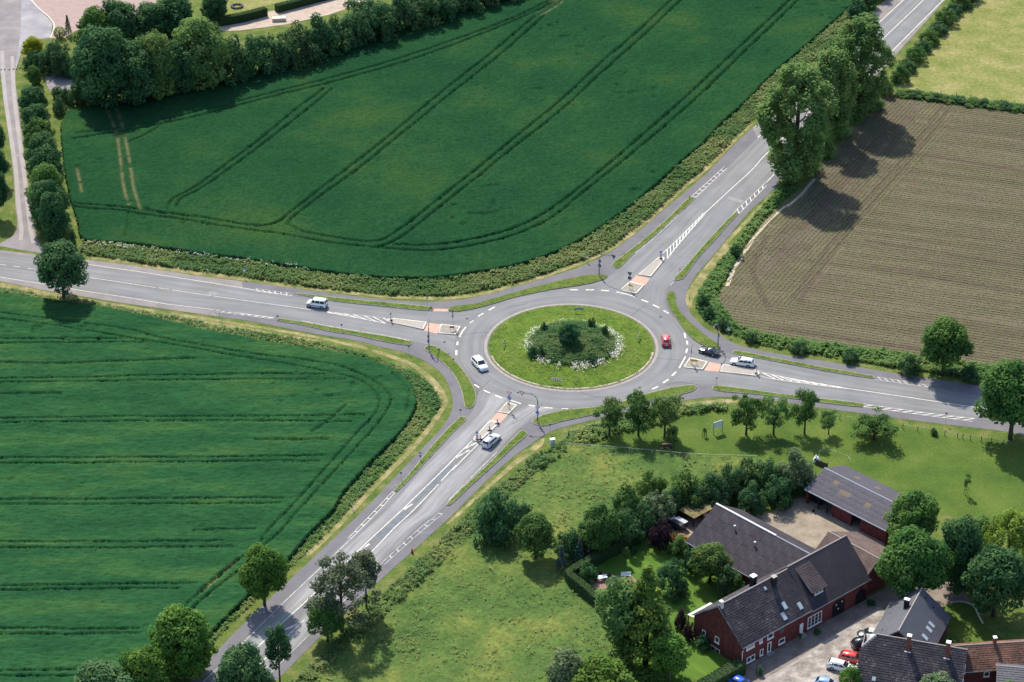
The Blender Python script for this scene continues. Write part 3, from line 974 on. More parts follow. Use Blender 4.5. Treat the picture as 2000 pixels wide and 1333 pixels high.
LO = [(-160, 560), (0, 577), (75, 587), (200, 604), (325, 631), (425, 654), (500, 668), (575, 682), (650, 692), (725, 709), (773, 729), (800, 749), (815, 779), (813, 804), (788, 846), (725, 911), (675, 966),
      (655, 1000), (612, 1044), (575, 1087), (535, 1130), (500, 1158), (462, 1195), (430, 1227), (370, 1290), (320, 1340), (240, 1420), (-260, 1420)]
T_LO = [
    [(-120, 602), (0, 617), (125, 633), (250, 650), (312, 666), (500, 698.5), (587, 709), (650, 718.6), (695, 733.6), (730, 750), (752, 767), (764, 784), (758, 806), (733, 841), (675, 904), (588, 1000), (532, 1060), (465, 1102), (390, 1164), (330, 1225)],
    [(-120, 611), (0, 628), (125, 645), (250, 666), (375, 687), (500, 708), (575, 721), (675, 741), (708, 752.5), (730, 769), (742, 789), (733, 814), (695, 856), (625, 934), (567, 1000), (517, 1052), (497, 1095), (400, 1174), (350, 1222)],
    [(-120, 669), (0, 668.5), (120, 668), (250, 668)], [(-120, 678), (0, 677.5), (120, 676), (290, 675)],
    [(-120, 748), (0, 746), (250, 742), (500, 737.5), (637, 738.6)], [(-120, 756), (0, 754), (250, 751), (500, 748), (675, 748.6)],
    [(-120, 827), (0, 825), (250, 821), (500, 820), (713, 817.6)], [(-120, 835), (0, 833), (250, 830), (500, 829), (688, 831)],
    [(-120, 904), (0, 902), (250, 901), (500, 899), (638, 896.5)], [(-120, 914), (0, 912.7), (250, 911), (500, 908), (625, 908)],
    [(-120, 985), (0, 983), (250, 982), (500, 980), (570, 981)], [(-120, 995), (0, 993), (250, 992.5), (500, 991), (545, 990)],
    [(-120, 1068), (0, 1066), (250, 1066), (437, 1064)], [(-120, 1080), (0, 1077.5), (200, 1078), (462, 1075)],
    [(378, 1044), (420, 1042), (500, 1041)],
    [(-120, 1154), (0, 1152), (250, 1148), (385, 1147)], [(-120, 1164), (0, 1161), (200, 1158), (350, 1157)],
    [(-120, 1237), (0, 1235), (150, 1236), (275, 1236)], [(-120, 1248), (0, 1246), (150, 1246), (275, 1245)],
    [(-120, 1321), (0, 1319), (140, 1316), (220, 1316)], [(-120, 1331), (0, 1329), (135, 1328), (200, 1328)],
]
SOFT_LO = [[(768, 735), (785, 756), (800, 775), (800, 790), (795, 808)], [(0, 715), (130, 716), (380, 706)], [(675, 800), (640, 830), (610, 850)], [(0, 776), (120, 775)], [(500, 866), (640, 864)]]
crop_field('wheat_field', LO, T_LO, .27, .9, m_wheat2, 'green wheat field in the lower left corner, ruled with level pairs of tractor tracks', soft=SOFT_LO, width=.19, noise=.06, depth=.65,
           pale=[[(462, 1102), (425, 1135), (392, 1164)]])



# maize field: soil, then seedlings in drilled rows
MZ = [(1745, 181), (1875, 197), (2000, 213), (2200, 240), (2200, 752), (2000, 722), (1925, 713), (1875, 711), (1775, 694), (1675, 681), (1570, 667), (1497, 658), (1437, 633), (1412, 603), (1404, 578), (1422, 550), (1450, 490), (1497, 428),
      (1562, 372), (1600, 327), (1660, 262), (1700, 220)]
sheet('ploughed_field', MZ, .02, m_soil, sm=3)
HEAD = [(1745, 181), (1870, 200), (1777, 333), (1665, 455), (1552, 596), (1400, 592), (1404, 578), (1422, 550), (1450, 490), (1497, 428), (1562, 372), (1600, 327), (1660, 262), (1700, 220)]


def rows(poly, ex, d0, spacing, step, rng, off=None):
    P = np.array(smooth(Gs(poly), 2, True))
    a = np.array(G(*d0[0]))
    b = np.array(G(*d0[1]))
    d = (b - a) / np.linalg.norm(b - a)
    n = np.array([-d[1], d[0]])
    t = (P - a) @ d
    s = (P - a) @ n
    ts, ss = np.arange(t.min(), t.max(), step), np.arange(s.min(), s.max(), spacing)
    T, SS = np.meshgrid(ts, ss, indexing='ij')
    gap = rng.random(SS.shape[1]) < .06
    pres = rng.random(T.shape) < (.9 - .5 * gap[None, :])
    jt, js = rng.normal(0, step * .3, T.shape), rng.normal(0, .035, T.shape)
    X = a[0] + (T + jt) * d[0] + (SS + js) * n[0]
    Y = a[1] + (T + jt) * d[1] + (SS + js) * n[1]
    ok = inside(P, X, Y) & pres
    if ex is not None:
        ok &= ~inside(np.array(smooth(Gs(ex), 2, True)), X, Y)
    return np.stack([X[ok], Y[ok]], 1), d


def plants(pts, size, rng, d):
    n = len(pts)
    sets = []
    for k in range(3):
        a = rng.uniform(0, 2 * np.pi, n)
        ln = size * rng.uniform(.6, 1.25, n)
        e = np.stack([np.cos(a), np.sin(a), 0 * a], 1)
        f = np.stack([-np.sin(a), np.cos(a), 0 * a], 1)
        c = np.c_[pts, np.full(n, .03)]
        m_ = c + e * ln[:, None] * .55 + np.array([0, 0, 1]) * (ln * .6)[:, None]
        t = c + e * ln[:, None] * 1.1 + np.array([0, 0, 1]) * (ln * .5)[:, None]
        sets.append(np.stack([c, m_ - f * (ln * .3)[:, None], t, m_ + f * (ln * .3)[:, None]], 1))
    Q = np.concatenate(sets).reshape(-1, 3)
    return Q, np.arange(len(Q)).reshape(-1, 4), np.repeat(np.tile(rng.random(n), 3), 4)


rg = np.random.default_rng(3)
p1, d1 = rows(MZ, HEAD, [(1632, 493), (2000, 548)], 1.0, .2, rg)
p2, d2 = rows(HEAD, None, [(1625, 498), (1775, 333)], .9, .2, rg)
Q, Fc, tt = plants(np.concatenate([p1, p2]), np.r_[np.full(len(p1), .24), np.full(len(p2), .25)], rg, d1)
tag(ob('maize_seedlings', npmesh('maize_seedlings', Q, Fc, l_maize, attrs={'tint': tt})), 'young maize plants drilled in long rows across the brown field', 'maize', kind='stuff')
m_redsoil = mat('reddish_soil', [(.075, .050, .045), (.105, .074, .064)], scale=.5, fine=.2, fscale=3)
sheet('bare_soil_band', [(1746, 188), (1800, 205), (1745, 290), (1690, 365), (1610, 455), (1550, 520), (1480, 540), (1500, 478), (1560, 402), (1600, 345), (1660, 275), (1700, 232)], .0222, mat('headland_soil', [(.078, .056, .047), (.102, .076, .064), (.128, .100, .08)], scale=.14, fine=.2, fscale=2.5), sm=3)
for kb, (q, wd_) in enumerate((([(1858, 203), (1805, 280), (1700, 400), (1610, 515), (1560, 590)], 1.1), ([(1842, 203), (1788, 280), (1684, 400), (1594, 515), (1548, 585)], 1.1), ([(1745, 235), (1690, 300), (1620, 380), (1560, 450)], 1.6), ([(1730, 262), (1660, 340), (1600, 410)], 2.2),
               ([(1690, 285), (1640, 345), (1590, 405)], 2.0), ([(1500, 600), (1480, 560), (1470, 520), (1500, 460)], 1.4), ([(1500, 640), (1700, 668), (1900, 697)], 1.3), ([(1790, 300), (1900, 318), (2050, 344)], 1.2), ([(1690, 470), (1850, 495), (2050, 530)], .9), ([(1700, 520), (1850, 545), (2050, 580)], 1.5))):
    line('bare_soil_band', q, wd_, .0245 + kb * .004, m_redsoil, None)['kind'] = 'structure'
line('sandy_track', [(1590, 350), (1562, 385), (1520, 415), (1497, 436), (1470, 470), (1450, 500), (1432, 530), (1420, 560)], .8, .072, m_sandy, None)['kind'] = 'structure'

sheet('hay_meadow', [(1748, 166), (1775, 135), (1812, 97), (1860, 45), (1900, 8), (2000, -100), (2300, -100), (2300, 240), (2000, 206), (1875, 190), (1765, 174)], .02, m_hay)
sheet('paddock', [(1095, 868), (1110, 848), (1160, 830), (1240, 812), (1325, 796), (1400, 790), (1500, 793), (1590, 806), (1700, 822), (1840, 842), (2000, 868), (2200, 900), (2200, 1060), (1900, 1010), (1745, 1000), (1690, 960), (1600, 925), (1560, 915), (1500, 900), (1310, 884), (1200, 876)], .02, m_paddock)
MEAD = [(1100, 868), (1200, 874), (1310, 884), (1500, 900), (1560, 920), (1500, 960), (1300, 1000), (1140, 1090), (1105, 1112), (1180, 1190), (1250, 1333), (1250, 1480), (420, 1480), (575, 1333), (640, 1268), (750, 1160), (860, 1058), (905, 1014), (950, 968), (1010, 920), (1060, 885)]
meadow_surface()
sheet('lawn', [(1130, 1140), (1120, 1108), (1180, 1085), (1245, 1050), (1330, 1060), (1440, 1130), (1450, 1165), (1360, 1225), (1345, 1250), (1440, 1300), (1350, 1333), (1320, 1400), (1200, 1400), (1240, 1280), (1180, 1200)], .03, m_lawn)
sheet('terrace', [(1150, 1138), (1166, 1118), (1200, 1124), (1235, 1126), (1245, 1136), (1200, 1150), (1166, 1153)], .036, mat('brick_terrace', [(.20, .12, .095), (.28, .18, .15)], scale=1.5, fine=.2, fscale=5))
sheet('courtyard', [(1395, 1000), (1445, 1008), (1500, 1002), (1575, 965), (1640, 990), (1735, 1052), (1700, 1110), (1600, 1110), (1570, 1090), (1480, 1040)], .034, m_gravel)
sheet('courtyard', [(1310, 1020), (1365, 1005), (1400, 1000), (1380, 1060), (1352, 1066), (1316, 1048)], .036, m_gravel)
sheet('farmyard', [(1450, 1333), (1440, 1305), (1560, 1235), (1700, 1165), (1760, 1130), (1830, 1110), (1880, 1150), (1900, 1185), (1840, 1190), (1800, 1160), (1850, 1330), (1850, 1480), (1300, 1480)], .034, m_paving)
sheet('concrete_apron', [(1512, 1319), (1560, 1290), (1620, 1250), (1680, 1212), (1720, 1185), (1760, 1230), (1700, 1333), (1690, 1480), (1400, 1480), (1470, 1344)], .040, m_concrete)
line('gutter_line', [(1470, 1345), (1512, 1319), (1560, 1290), (1620, 1250), (1680, 1212), (1718, 1187)], .5, .046, m_kerb, None)['kind'] = 'structure'
sheet('garden_lawn', [(1835, 1192), (1858, 1178), (1880, 1177), (1902, 1185), (1912, 1205), (1925, 1225), (1990, 1270), (1850, 1275), (1845, 1220)], .038, m_paddock, sm=3)
line('stone_edging', [(1856, 1178.5), (1872, 1176.5), (1888, 1178.5), (1902, 1186), (1912, 1205), (1920, 1220)], .45, .12, m_islandkerb, None)['kind'] = 'structure'

# farm lane, plaza and gardens of the far left corner
o = ribbon('farm_lane', [(-5, -60), (-2, 60), (0, 135), (5, 175), (15, 250), (25, 332), (30, 400), (34, 445), (25, 462), (-10, 480)], [(42, -60), (40, 60), (30, 140), (35, 200), (43, 265), (51, 332), (60, 400), (68, 450), (76, 475), (90, 497)], .038, m_lane, 60)
o['kind'] = 'structure'
m_rut = mat('pale_wheel_track', [(.25, .23, .228), (.31, .285, .275)], scale=.25, fine=.1, fscale=4)
line('wheel_track', [(4, 100), (9, 180), (21, 265), (31, 332), (36, 400), (42, 450), (40, 470)], .9, .044, m_rut, o)
line('wheel_track', [(24, 110), (27, 180), (37, 265), (46, 332), (54, 400), (60, 450), (66, 475)], .9, .044, m_rut, o)
sheet('plaza', [(-200, -120), (20, -120), (60, 0), (103, 46), (98, 74), (50, 82), (36, 120), (30, 140), (0, 140), (-200, 120)], .032, m_plaza)
sheet('forecourt', [(62, 0), (20, -120), (330, -120), (300, 30), (150, 60), (128, 74), (100, 76), (105, 46)], .034, m_pink)
line('kerb', [(22, -115), (61, 0), (105, 46), (99, 75)], .5, .10, m_islandkerb, None)['kind'] = 'structure'
sheet('gravel_path', [(420, 62), (440, 40), (560, 16), (640, 2), (720, -60), (900, -60), (700, 10), (640, 30), (560, 48), (470, 60)], .032, mat('gravel_path', [(.30, .24, .20), (.42, .35, .29)], scale=.5, fine=.15, fscale=4))
sheet('garden_lawn', [(395, 30), (420, 5), (440, -40), (640, -60), (600, 0), (540, 8), (430, 34)], .03, m_hay)
sheet('dirt_patch', [(88, 150), (105, 143), (140, 150), (146, 165), (140, 178), (104, 182)], .03, m_lane, sm=3)

for q, wd_ in (([(180, 504), (375, 533.5), (500, 549), (575, 561), (675, 571.5), (775, 581), (875, 582.5), (950, 573), (1000, 558.5), (1075, 536), (1150, 507), (1200, 482), (1275, 422), (1337, 364), (1370, 338), (1425, 284), (1467, 242)], 1.2),
               ([(0, 554), (200, 592), (325, 611), (425, 627), (590, 654), (680, 673), (745, 690), (800, 710), (838, 736), (862, 765), (869, 788), (858, 808), (815, 866), (735, 947), (700, 985), (650, 1038), (600, 1085)], 1.0),
               ([(1350, 603), (1341, 583), (1352, 562), (1375, 530), (1402, 496), (1437, 455), (1478, 412), (1510, 380)], .9), ([(1395, 655), (1440, 678), (1500, 692), (1625, 712), (1750, 733)], .8)):
    line('dry_grass_band', q, wd_, .0165, m_dry, None)['kind'] = 'structure'
# straw-dry bands along the mown edges
for p in ([(683, 668), (725, 683), (780, 700), (810, 712), (840, 738), (858, 768), (866, 790), (862, 800), (850, 775), (835, 745), (800, 715), (745, 694), (690, 676)],
          [(0, 556), (75, 570), (150, 585), (250, 602), (425, 630), (560, 655), (640, 668), (560, 662), (425, 642), (250, 612), (150, 594), (0, 566)],
          [(1095, 846), (1160, 826), (1240, 808), (1330, 789), (1400, 781), (1440, 781), (1440, 786), (1340, 797), (1240, 815), (1165, 833)],
          [(170, 502), (250, 512), (375, 531), (472, 546), (575, 560), (640, 569), (575, 556), (472, 541), (375, 526), (250, 508)],
          [(1085, 535), (1120, 523), (1165, 504), (1205, 478), (1255, 440), (1330, 375), (1390, 318), (1440, 270), (1430, 272), (1380, 322), (1320, 372), (1250, 435), (1200, 472), (1155, 500)],
          [(1062, 856), (1040, 872), (1002, 902), (955, 945), (870, 1025), (880, 1022), (960, 950), (1010, 908), (1060, 870)],
          [(1350, 600), (1356, 582), (1372, 560), (1405, 510), (1430, 480), (1420, 480), (1392, 512), (1362, 548), (1348, 580)]):
    sheet('dry_grass_band', p, .014, m_dry, sm=3)


# ================================================================== GRASS THAT NOBODY COULD COUNT
def scatter(poly, dens, rng, world=False):
    P = np.array(poly if world else Gs(poly))
    lo, hi = P.min(0), P.max(0)
    n = int((hi - lo).prod() * dens)
    X, Y = rng.uniform(lo[0], hi[0], n), rng.uniform(lo[1], hi[1], n)
    ok = inside(P, X, Y)
    return np.stack([X[ok], Y[ok]], 1)


def blades(name, pts, hmin, hmax, rng, m, label, cat='grass', n=6, spread=.35, wide=.12, z=0.0, patch=6.0):
    """leafy tufts: little leaf faces that lie mostly upwards, at all heights of the sward, and a few upright blades"""
    k = len(pts)
    h = rng.uniform(hmin, hmax, k) * (.6 + .8 * vnoise(pts[:, 0], pts[:, 1], patch * .5, 21))
    H = np.repeat(h, n) * rng.uniform(.25, 1.0, k * n)
    C = np.repeat(np.c_[pts, np.zeros(k) + z], n, 0)
    C[:, :2] += rng.normal(0, .17, (k * n, 2))
    C[:, 2] += H
    tn = np.clip(.75 * np.repeat(vnoise(pts[:, 0], pts[:, 1], patch, 22), n) + .5 * rng.random(k * n) - .1, 0, 1)
    a = rng.uniform(0, 2 * np.pi, k * n)
    t = np.stack([np.cos(a), np.sin(a), rng.uniform(-.35, .75, k * n)], 1)
    t /= np.linalg.norm(t, axis=1)[:, None]
    b = np.stack([-np.sin(a), np.cos(a), 0 * a], 1)
    ln = (np.repeat(h, n) * .42 * rng.uniform(.6, 1.3, k * n))[:, None]
    wd = (wide * rng.uniform(.6, 1.5, k * n))[:, None]
    Q = np.stack([C - t * ln * .6 - b * wd, C - t * ln * .6 + b * wd, C + t * ln], 1)
    Q[:, :, 2] = np.maximum(Q[:, :, 2], z + .01)
    Q = Q.reshape(-1, 3)
    o = ob(name, npmesh(name, Q, np.arange(len(Q)).reshape(-1, 3), m, attrs={'tint': np.repeat(tn, 3)}))
    tag(o, label, cat, kind='stuff')
    return o


V_UP = [(150, 488), (170, 498), (375, 529), (500, 545), (575, 557), (675, 569), (775, 578), (875, 578), (950, 567), (1000, 555), (1075, 532), (1150, 504), (1200, 479), (1275, 417), (1337, 359), (1370, 334), (1425, 279), (1467, 238), (1560, 145), (1690, 25)]
blades('tall_grass', scatter(V_UP + list(reversed(UP_S[:-1])), 6.5, rg), .35, .85, rg, l_grass, 'tall unmown grass and weeds between the upper wheat field and the cycle path', n=8, wide=.13)
V_LO = [(0, 562), (75, 575), (200, 594), (325, 616), (425, 636), (500, 648), (590, 664), (680, 684), (745, 702), (800, 722), (835, 748), (856, 772), (861, 790), (848, 812), (800, 868), (725, 946), (690, 985), (640, 1040), (590, 1088), (545, 1132), (500, 1172), (455, 1215), (400, 1270), (330, 1345)]
blades('tall_grass', scatter(V_LO + list(reversed([p for p in LO[1:26]])), 6.0, rg), .22, .55, rg, l_grass, 'rough grass fringe round the rounded corner of the lower left wheat field', n=8, wide=.13)
V_E = [(1398, 575), (1415, 550), (1446, 490), (1490, 428), (1555, 372), (1540, 350), (1505, 385), (1470, 430), (1430, 485), (1385, 540), (1365, 570), (1360, 600), (1372, 622), (1410, 648), (1460, 664), (1500, 678), (1625, 698), (1750, 719), (1830, 730), (1925, 742), (2000, 752), (2150, 775), (2150, 748), (2000, 724), (1925, 715), (1875, 711), (1775, 694), (1675, 681), (1570, 667), (1497, 659), (1437, 635), (1410, 604)]
blades('tall_grass', scatter(V_E, 6.5, rg), .4, 1.0, rg, l_weed, 'dense green weeds and low scrub along the edge of the brown maize field', n=9, wide=.15)
blades('meadow_grass', scatter(MEAD, 1.3, rg), .25, .6, rg, l_grassb, 'long tussocky grass of the unmown meadow below the roundabout', n=6, spread=.9, wide=.10, patch=5, z=.02)
vs = [(1100, 868), (1060, 885), (1010, 920), (950, 968), (905, 1014), (860, 1058), (750, 1160), (640, 1268), (560, 1345), (600, 1345), (690, 1260), (800, 1160), (900, 1070), (960, 1010), (1040, 930), (1110, 885)]
blades('meadow_grass', scatter(vs, 5, rg), .5, 1.1, rg, l_grass, 'taller pale grass along the bank between the lower cycle path and the meadow', n=7, spread=.6, wide=.11)
pv = [(1092, 868), (1110, 845), (1160, 830), (1240, 812), (1325, 796), (1420, 792), (1420, 802), (1330, 812), (1290, 830), (1200, 850), (1150, 868)]
blades('meadow_grass', scatter(pv, 5, rg), .5, 1.0, rg, l_grassb, 'rough dark grass along the paddock edge behind the three orchard trees', n=7, wide=.12)
mv = np.concatenate([scatter(p, 5, rg) for p in STRIPS])
blades('short_grass', mv, .08, .22, rg, l_mow, 'short grass tufts on the kerbed strips beside the roads', n=5, wide=.07, z=.14)
# the island: mown grass, heath planting on the mound, a ring of daisies
a, r = rg.uniform(0, 2 * np.pi, 5200), 16 * np.sqrt(rg.random(5200))
o = blades('short_grass', np.stack([r * np.cos(a), r * np.sin(a)], 1), .08, .22, rg, l_mow, 'grass growing over the round centre island', n=5, wide=.09, patch=4)


def drape(o, dz=0.0):
    me = o.data
    n = len(me.vertices)
    c = np.empty(n * 3, np.float32)
    me.vertices.foreach_get('co', c)
    c = c.reshape(-1, 3)
    b = c.reshape(-1, 3, 3).mean(1)
    rr_ = np.hypot(b[:, 0], b[:, 1])
    c[:, 2] += np.repeat(dome(rr_), 3) - .03 + dz
    me.vertices.foreach_set('co', c.ravel())
    me.update()


drape(o)
a, r = rg.uniform(0, 2 * np.pi, 4600), 8.6 * np.sqrt(rg.random(4600))
o = blades('heath_plants', np.stack([.3 + r * np.cos(a), -.6 + r * np.sin(a) * .92], 1), .25, .7, rg, l_heath, 'dark brownish ground cover planted on the mound of the centre island', cat='ground cover', n=9, spread=.8, wide=.07, patch=2.5)
drape(o)
# daisies
n = 1500
a = rg.uniform(0, 2 * np.pi, n)
dens = .06 + .9 * np.clip(-np.sin(a), 0, 1) + .6 * np.exp(-((np.cos(a) - .95) / .3) ** 2) + .5 * np.exp(-((np.cos(a) + .9) / .3) ** 2) * (np.sin(a) > -.2)
dens *= vnoise(a * 10 + 50, a * 0 + 3, 2.0, 31) > .3
keep = rg.random(n) < dens
a = a[keep]
r = 9.0 + rg.normal(0, .6, len(a))
c = np.stack([.3 + r * np.cos(a), -.6 + r * np.sin(a) * .95, 0 * a], 1)
c[:, 2] = dome(np.hypot(c[:, 0], c[:, 1])) + rg.uniform(.35, .65, len(a))
qs = []
for k in range(3):
    cc = c + rg.normal(0, .16, c.shape) * (1, 1, .3)
    t = rg.uniform(0, 2 * np.pi, len(a))
    s = rg.uniform(.025, .065, len(a))
    ux = np.stack([np.cos(t) * s, np.sin(t) * s, 0 * s], 1)
    uy = np.stack([-np.sin(t) * s, np.cos(t) * s, -.5 * s], 1)
    qs.append(np.stack([cc - ux - uy, cc + ux - uy, cc + ux + uy, cc - ux + uy], 1))
Q = np.concatenate(qs).reshape(-1, 3)
tag(ob('daisies', npmesh('daisies', Q, np.arange(len(Q)).reshape(-1, 4), m_daisy)), 'ring of white daisies flowering round the foot of the island mound', 'flowers', kind='stuff')
# cow parsley heads along the upper verge
q = scatter([(160, 476), (375, 500), (500, 516), (600, 530), (600, 536), (500, 523), (375, 507), (160, 484)], 1.0, rg)
h = rg.uniform(1.0, 1.4, len(q))
qs = []
for k in range(4):
    cc = np.c_[q, h] + rg.normal(0, .22, (len(q), 3)) * (1, 1, .25)
    s = rg.uniform(.025, .055, len(q))[:, None]
    qs.append(np.stack([cc + s * np.array(v) for v in ((-1, -1, -.4), (1, -1, -.4), (1, 1, .4), (-1, 1, .4))], 1))
Q = np.concatenate(qs).reshape(-1, 3)
tag(ob('cow_parsley', npmesh('cow_parsley', Q, np.arange(len(Q)).reshape(-1, 4), m_daisy)), 'white flower heads along the far side of the upper left verge', 'flowers', kind='stuff')

#@@PART2
# ================================================================== TREES AND SHRUBS
def leaf_quads(C, Nn, size, rng):
    n = len(C)
    Nn = Nn / (np.linalg.norm(Nn, axis=1)[:, None] + 1e-9)
    r = rng.normal(size=(n, 3))
    t = np.cross(Nn, r)
    t /= np.linalg.norm(t, axis=1)[:, None] + 1e-9
    b = np.cross(Nn, t)
    s = (size * rng.uniform(.55, 1.35, n))[:, None]
    Q = np.stack([C - t * s, C - b * s * .62, C + t * s, C + b * s * .62], 1)
    return Q.reshape(-1, 3)


def crown_mesh(name, lobes, per, size, rng, m, up=.45, shell=(.7, 1.08), keep=1.0):
    Cs, Ns, Ts = [], [], []
    for (c, r, dens) in lobes:
        n = int(per * dens * 1.9)
        u = rng.normal(size=(n, 3))
        u /= np.linalg.norm(u, axis=1)[:, None]
        f = rng.uniform(shell[0], shell[1], n)[:, None]
        Cs.append(np.array(c) + u * np.array(r) * f)
        Ns.append(u * .85 + np.array([0, 0, up]) + rng.normal(0, .30, (n, 3)))
        Ts.append(np.clip(.55 * rng.random() + .45 * rng.random(n), 0, 1))
    C, Nn, T = np.concatenate(Cs), np.concatenate(Ns), np.concatenate(Ts)
    ok = C[:, 2] > .12
    C, Nn, T = C[ok], Nn[ok], T[ok]
    Q = leaf_quads(C, Nn, size * .76, rng)
    return npmesh(name, Q, np.arange(len(Q)).reshape(-1, 4), m, attrs={'tint': np.repeat(T, 4)})


def fib(n, rng, zmin=-.75):
    out = []
    for i in range(n):
        z = 1 - (i + .5) / n * (1 - zmin)
        a = i * 2.39996 + rng.normal(0, .25)
        q = math.sqrt(max(0, 1 - z * z))
        out.append((q * math.cos(a), q * math.sin(a), z))
    return out


ARCH = {}


def arch(kind, i):
    key = (kind, i)
    if key in ARCH:
        return ARCH[key]
    rng = np.random.default_rng(sum(map(ord, kind)) * 31 + i * 7)
    lob, tr = [], MB()
    up, shell, per, size, mt = .55, (.7, 1.08), 120, .34, l_round
    if kind in ('round', 'bushy'):
        H, R, z0 = 12.0, 5.0, (1.6 if kind == 'round' else -1.0)
        zc, hz = (H + z0) / 2, (H - z0) / 2
        for u in fib(52, rng, -.75 if kind == 'round' else -.95):
            k = rng.uniform(.52, .80)
            r = R * rng.uniform(.19, .36)
            lob.append(((u[0] * R * k * (1 - .18 * u[2]), u[1] * R * k * (1 - .18 * u[2]), zc + u[2] * hz * k), (r, r, r * .85), (r / 1.5) ** 2))
        for k in range(5):
            a = rng.uniform(0, 6.28)
            lob.append(((1.6 * math.cos(a), 1.6 * math.sin(a), zc + rng.uniform(-2, 2)), (2.2, 2.2, 2.2), 1.3))
        per = 130
        tr.tube([(0, 0, -.2), (0, 0, 2.2), (.1, 0, 6)], [.36, .28, .14], 7)
        for k in range(5):
            a = k * 1.257 + rng.uniform(-.3, .3)
            tr.tube([(0, 0, 2 + .3 * k), (1.6 * math.cos(a), 1.6 * math.sin(a), 4.6 + .3 * k)], [.14, .05], 5)
    elif kind == 'airy':
        H, R, z0 = 14.0, 5.4, 2.2
        for u in fib(70, rng, -.8):
            k = rng.uniform(.45, .95)
            r = R * rng.uniform(.13, .22)
            zc = 7.8
            lob.append(((u[0] * R * k * (1.1 - .35 * max(u[2], 0)), u[1] * R * k * (1.1 - .35 * max(u[2], 0)), zc + u[2] * 5.6 * k), (r * 1.2, r * 1.2, r * .8), (r / 1.0) ** 2))
        per, size, mt, shell = 62, .30, l_grey, (.3, 1.1)
        tr.tube([(0, 0, -.2), (0, 0, 3), (.2, 0, 9), (.2, .1, 12.5)], [.34, .27, .14, .04], 7)
        for k in range(12):
            a = k * 2.4
            z = 2.6 + k * .65
            rr_ = 3.6 - .12 * k
            tr.tube([(0, 0, z), (rr_ * math.cos(a), rr_ * math.sin(a), z + 2.6)], [.11, .03], 5)
    elif kind == 'slim':
        H, R, z0 = 11.0, 2.9, 3.0
        for u in fib(34, rng, -.8):
            k = rng.uniform(.5, .85)
            r = R * rng.uniform(.24, .36)
            lob.append(((u[0] * R * k, u[1] * R * k, 7.0 + u[2] * 3.9 * k), (r, r, r * 1.1), (r / .9) ** 2))
        per, size = 80, .27
        tr.tube([(0, 0, -.2), (0, 0, 4), (.1, 0, 8)], [.2, .15, .06], 7)
    elif kind == 'poplar':
        H, R = 26.0, 6.4
        for k in range(170):
            t = rng.uniform(.10, .97) if k > 8 else rng.uniform(.85, .99)
            prof = (.42 + .58 * min(1, t / .6)) * max(.04, 1 - max(0, t - .66) / .36) ** .55
            a = rng.uniform(0, 6.28)
            q = R * prof * rng.random() ** .42 * .9
            s = rng.uniform(.7, 1.25)
            lob.append(((q * math.cos(a), q * math.sin(a), t * H * .94), (1.0 * s, 1.0 * s, 1.75 * s), s * s))
        per, size, mt, shell = 78, .36, l_pop, (.4, 1.1)
        tr.tube([(0, 0, -.3), (0, 0, 8), (.3, 0, 18), (.2, 0, 24)], [.55, .42, .2, .05], 7)
        for k in range(14):
            a = k * 2.4
            z = 4 + k * 1.2
            tr.tube([(0, 0, z), (2.0 * math.cos(a), 2.0 * math.sin(a), z + 2.5), (3.4 * math.cos(a), 3.4 * math.sin(a), z + 5.5)], [.15, .09, .03], 5)
    elif kind == 'orchard':
        H, R = 6.0, 3.0
        for k in range(30):
            a = rng.uniform(0, 6.28)
            q = R * rng.uniform(.15, .8)
            z = rng.uniform(2.2, 5.3) - .35 * max(0, q - 1.6)
            r = rng.uniform(.5, .95)
            lob.append(((q * math.cos(a), q * math.sin(a), z), (r * 1.15, r * 1.15, r * .75), r * r / .5))
        per, size, mt, shell = 62, .20, l_orch, (.35, 1.1)
        tr.tube([(0, 0, -.2), (.05, 0, 1.5), (.1, 0, 3.5)], [.2, .16, .07], 7)
        for k in range(6):
            a = k * 1.05 + .4
            tr.tube([(0, 0, 1.3 + .1 * k), (1.0 * math.cos(a), 1.0 * math.sin(a), 2.4), (1.9 * math.cos(a), 1.9 * math.sin(a), 3.3)], [.11, .07, .03], 5)
    elif kind == 'shrub':
        H, R = 5.0, 2.9
        for u in fib(40, rng, -.15):
            k = rng.uniform(.42, .98)
            r = R * rng.uniform(.15, .34)
            lob.append(((u[0] * R * k, u[1] * R * k, .9 + max(u[2], -.1) * 4.0 * k), (r, r, r), (r / .8) ** 2))
        per, size, mt = 76, .23, l_shrub
        for k in range(4):
            a = k * 1.6 + .3
            tr.tube([(.1 * math.cos(a), .1 * math.sin(a), -.1), (.9 * math.cos(a), .9 * math.sin(a), 2.6)], [.08, .03], 5)
    elif kind == 'cone':
        H, R = 17.0, 5.0
        for k in range(120):
            t = rng.random() ** .8
            a = rng.uniform(0, 6.28)
            q = R * (1 - t) ** .8 * rng.uniform(.45, .85)
            r = .5 + .95 * (1 - t)
            lob.append(((q * math.cos(a), q * math.sin(a), .8 + t * 15.4), (r * .9, r * .9, r * .8), (r / 1.0) ** 2))
        per, size, mt, up = 60, .27, l_con, .6
        tr.tube([(0, 0, -.2), (0, 0, 15)], [.4, .06], 7)
    elif kind == 'spruce':
        H, R = 5.0, 1.7
        for k in range(46):
            t = k / 46
            a = k * 2.4
            q = R * (1 - t) * .7
            r = .22 + .35 * (1 - t)
            lob.append(((q * math.cos(a), q * math.sin(a), .4 + t * 4.4), (r, r, r * .5), 1))
        per, size, mt, up = 24, .17, l_blue, .6
        tr.tube([(0, 0, -.1), (0, 0, 4.6)], [.1, .03], 5)
    elif kind == 'willow':
        H, R = 9.0, 5.5
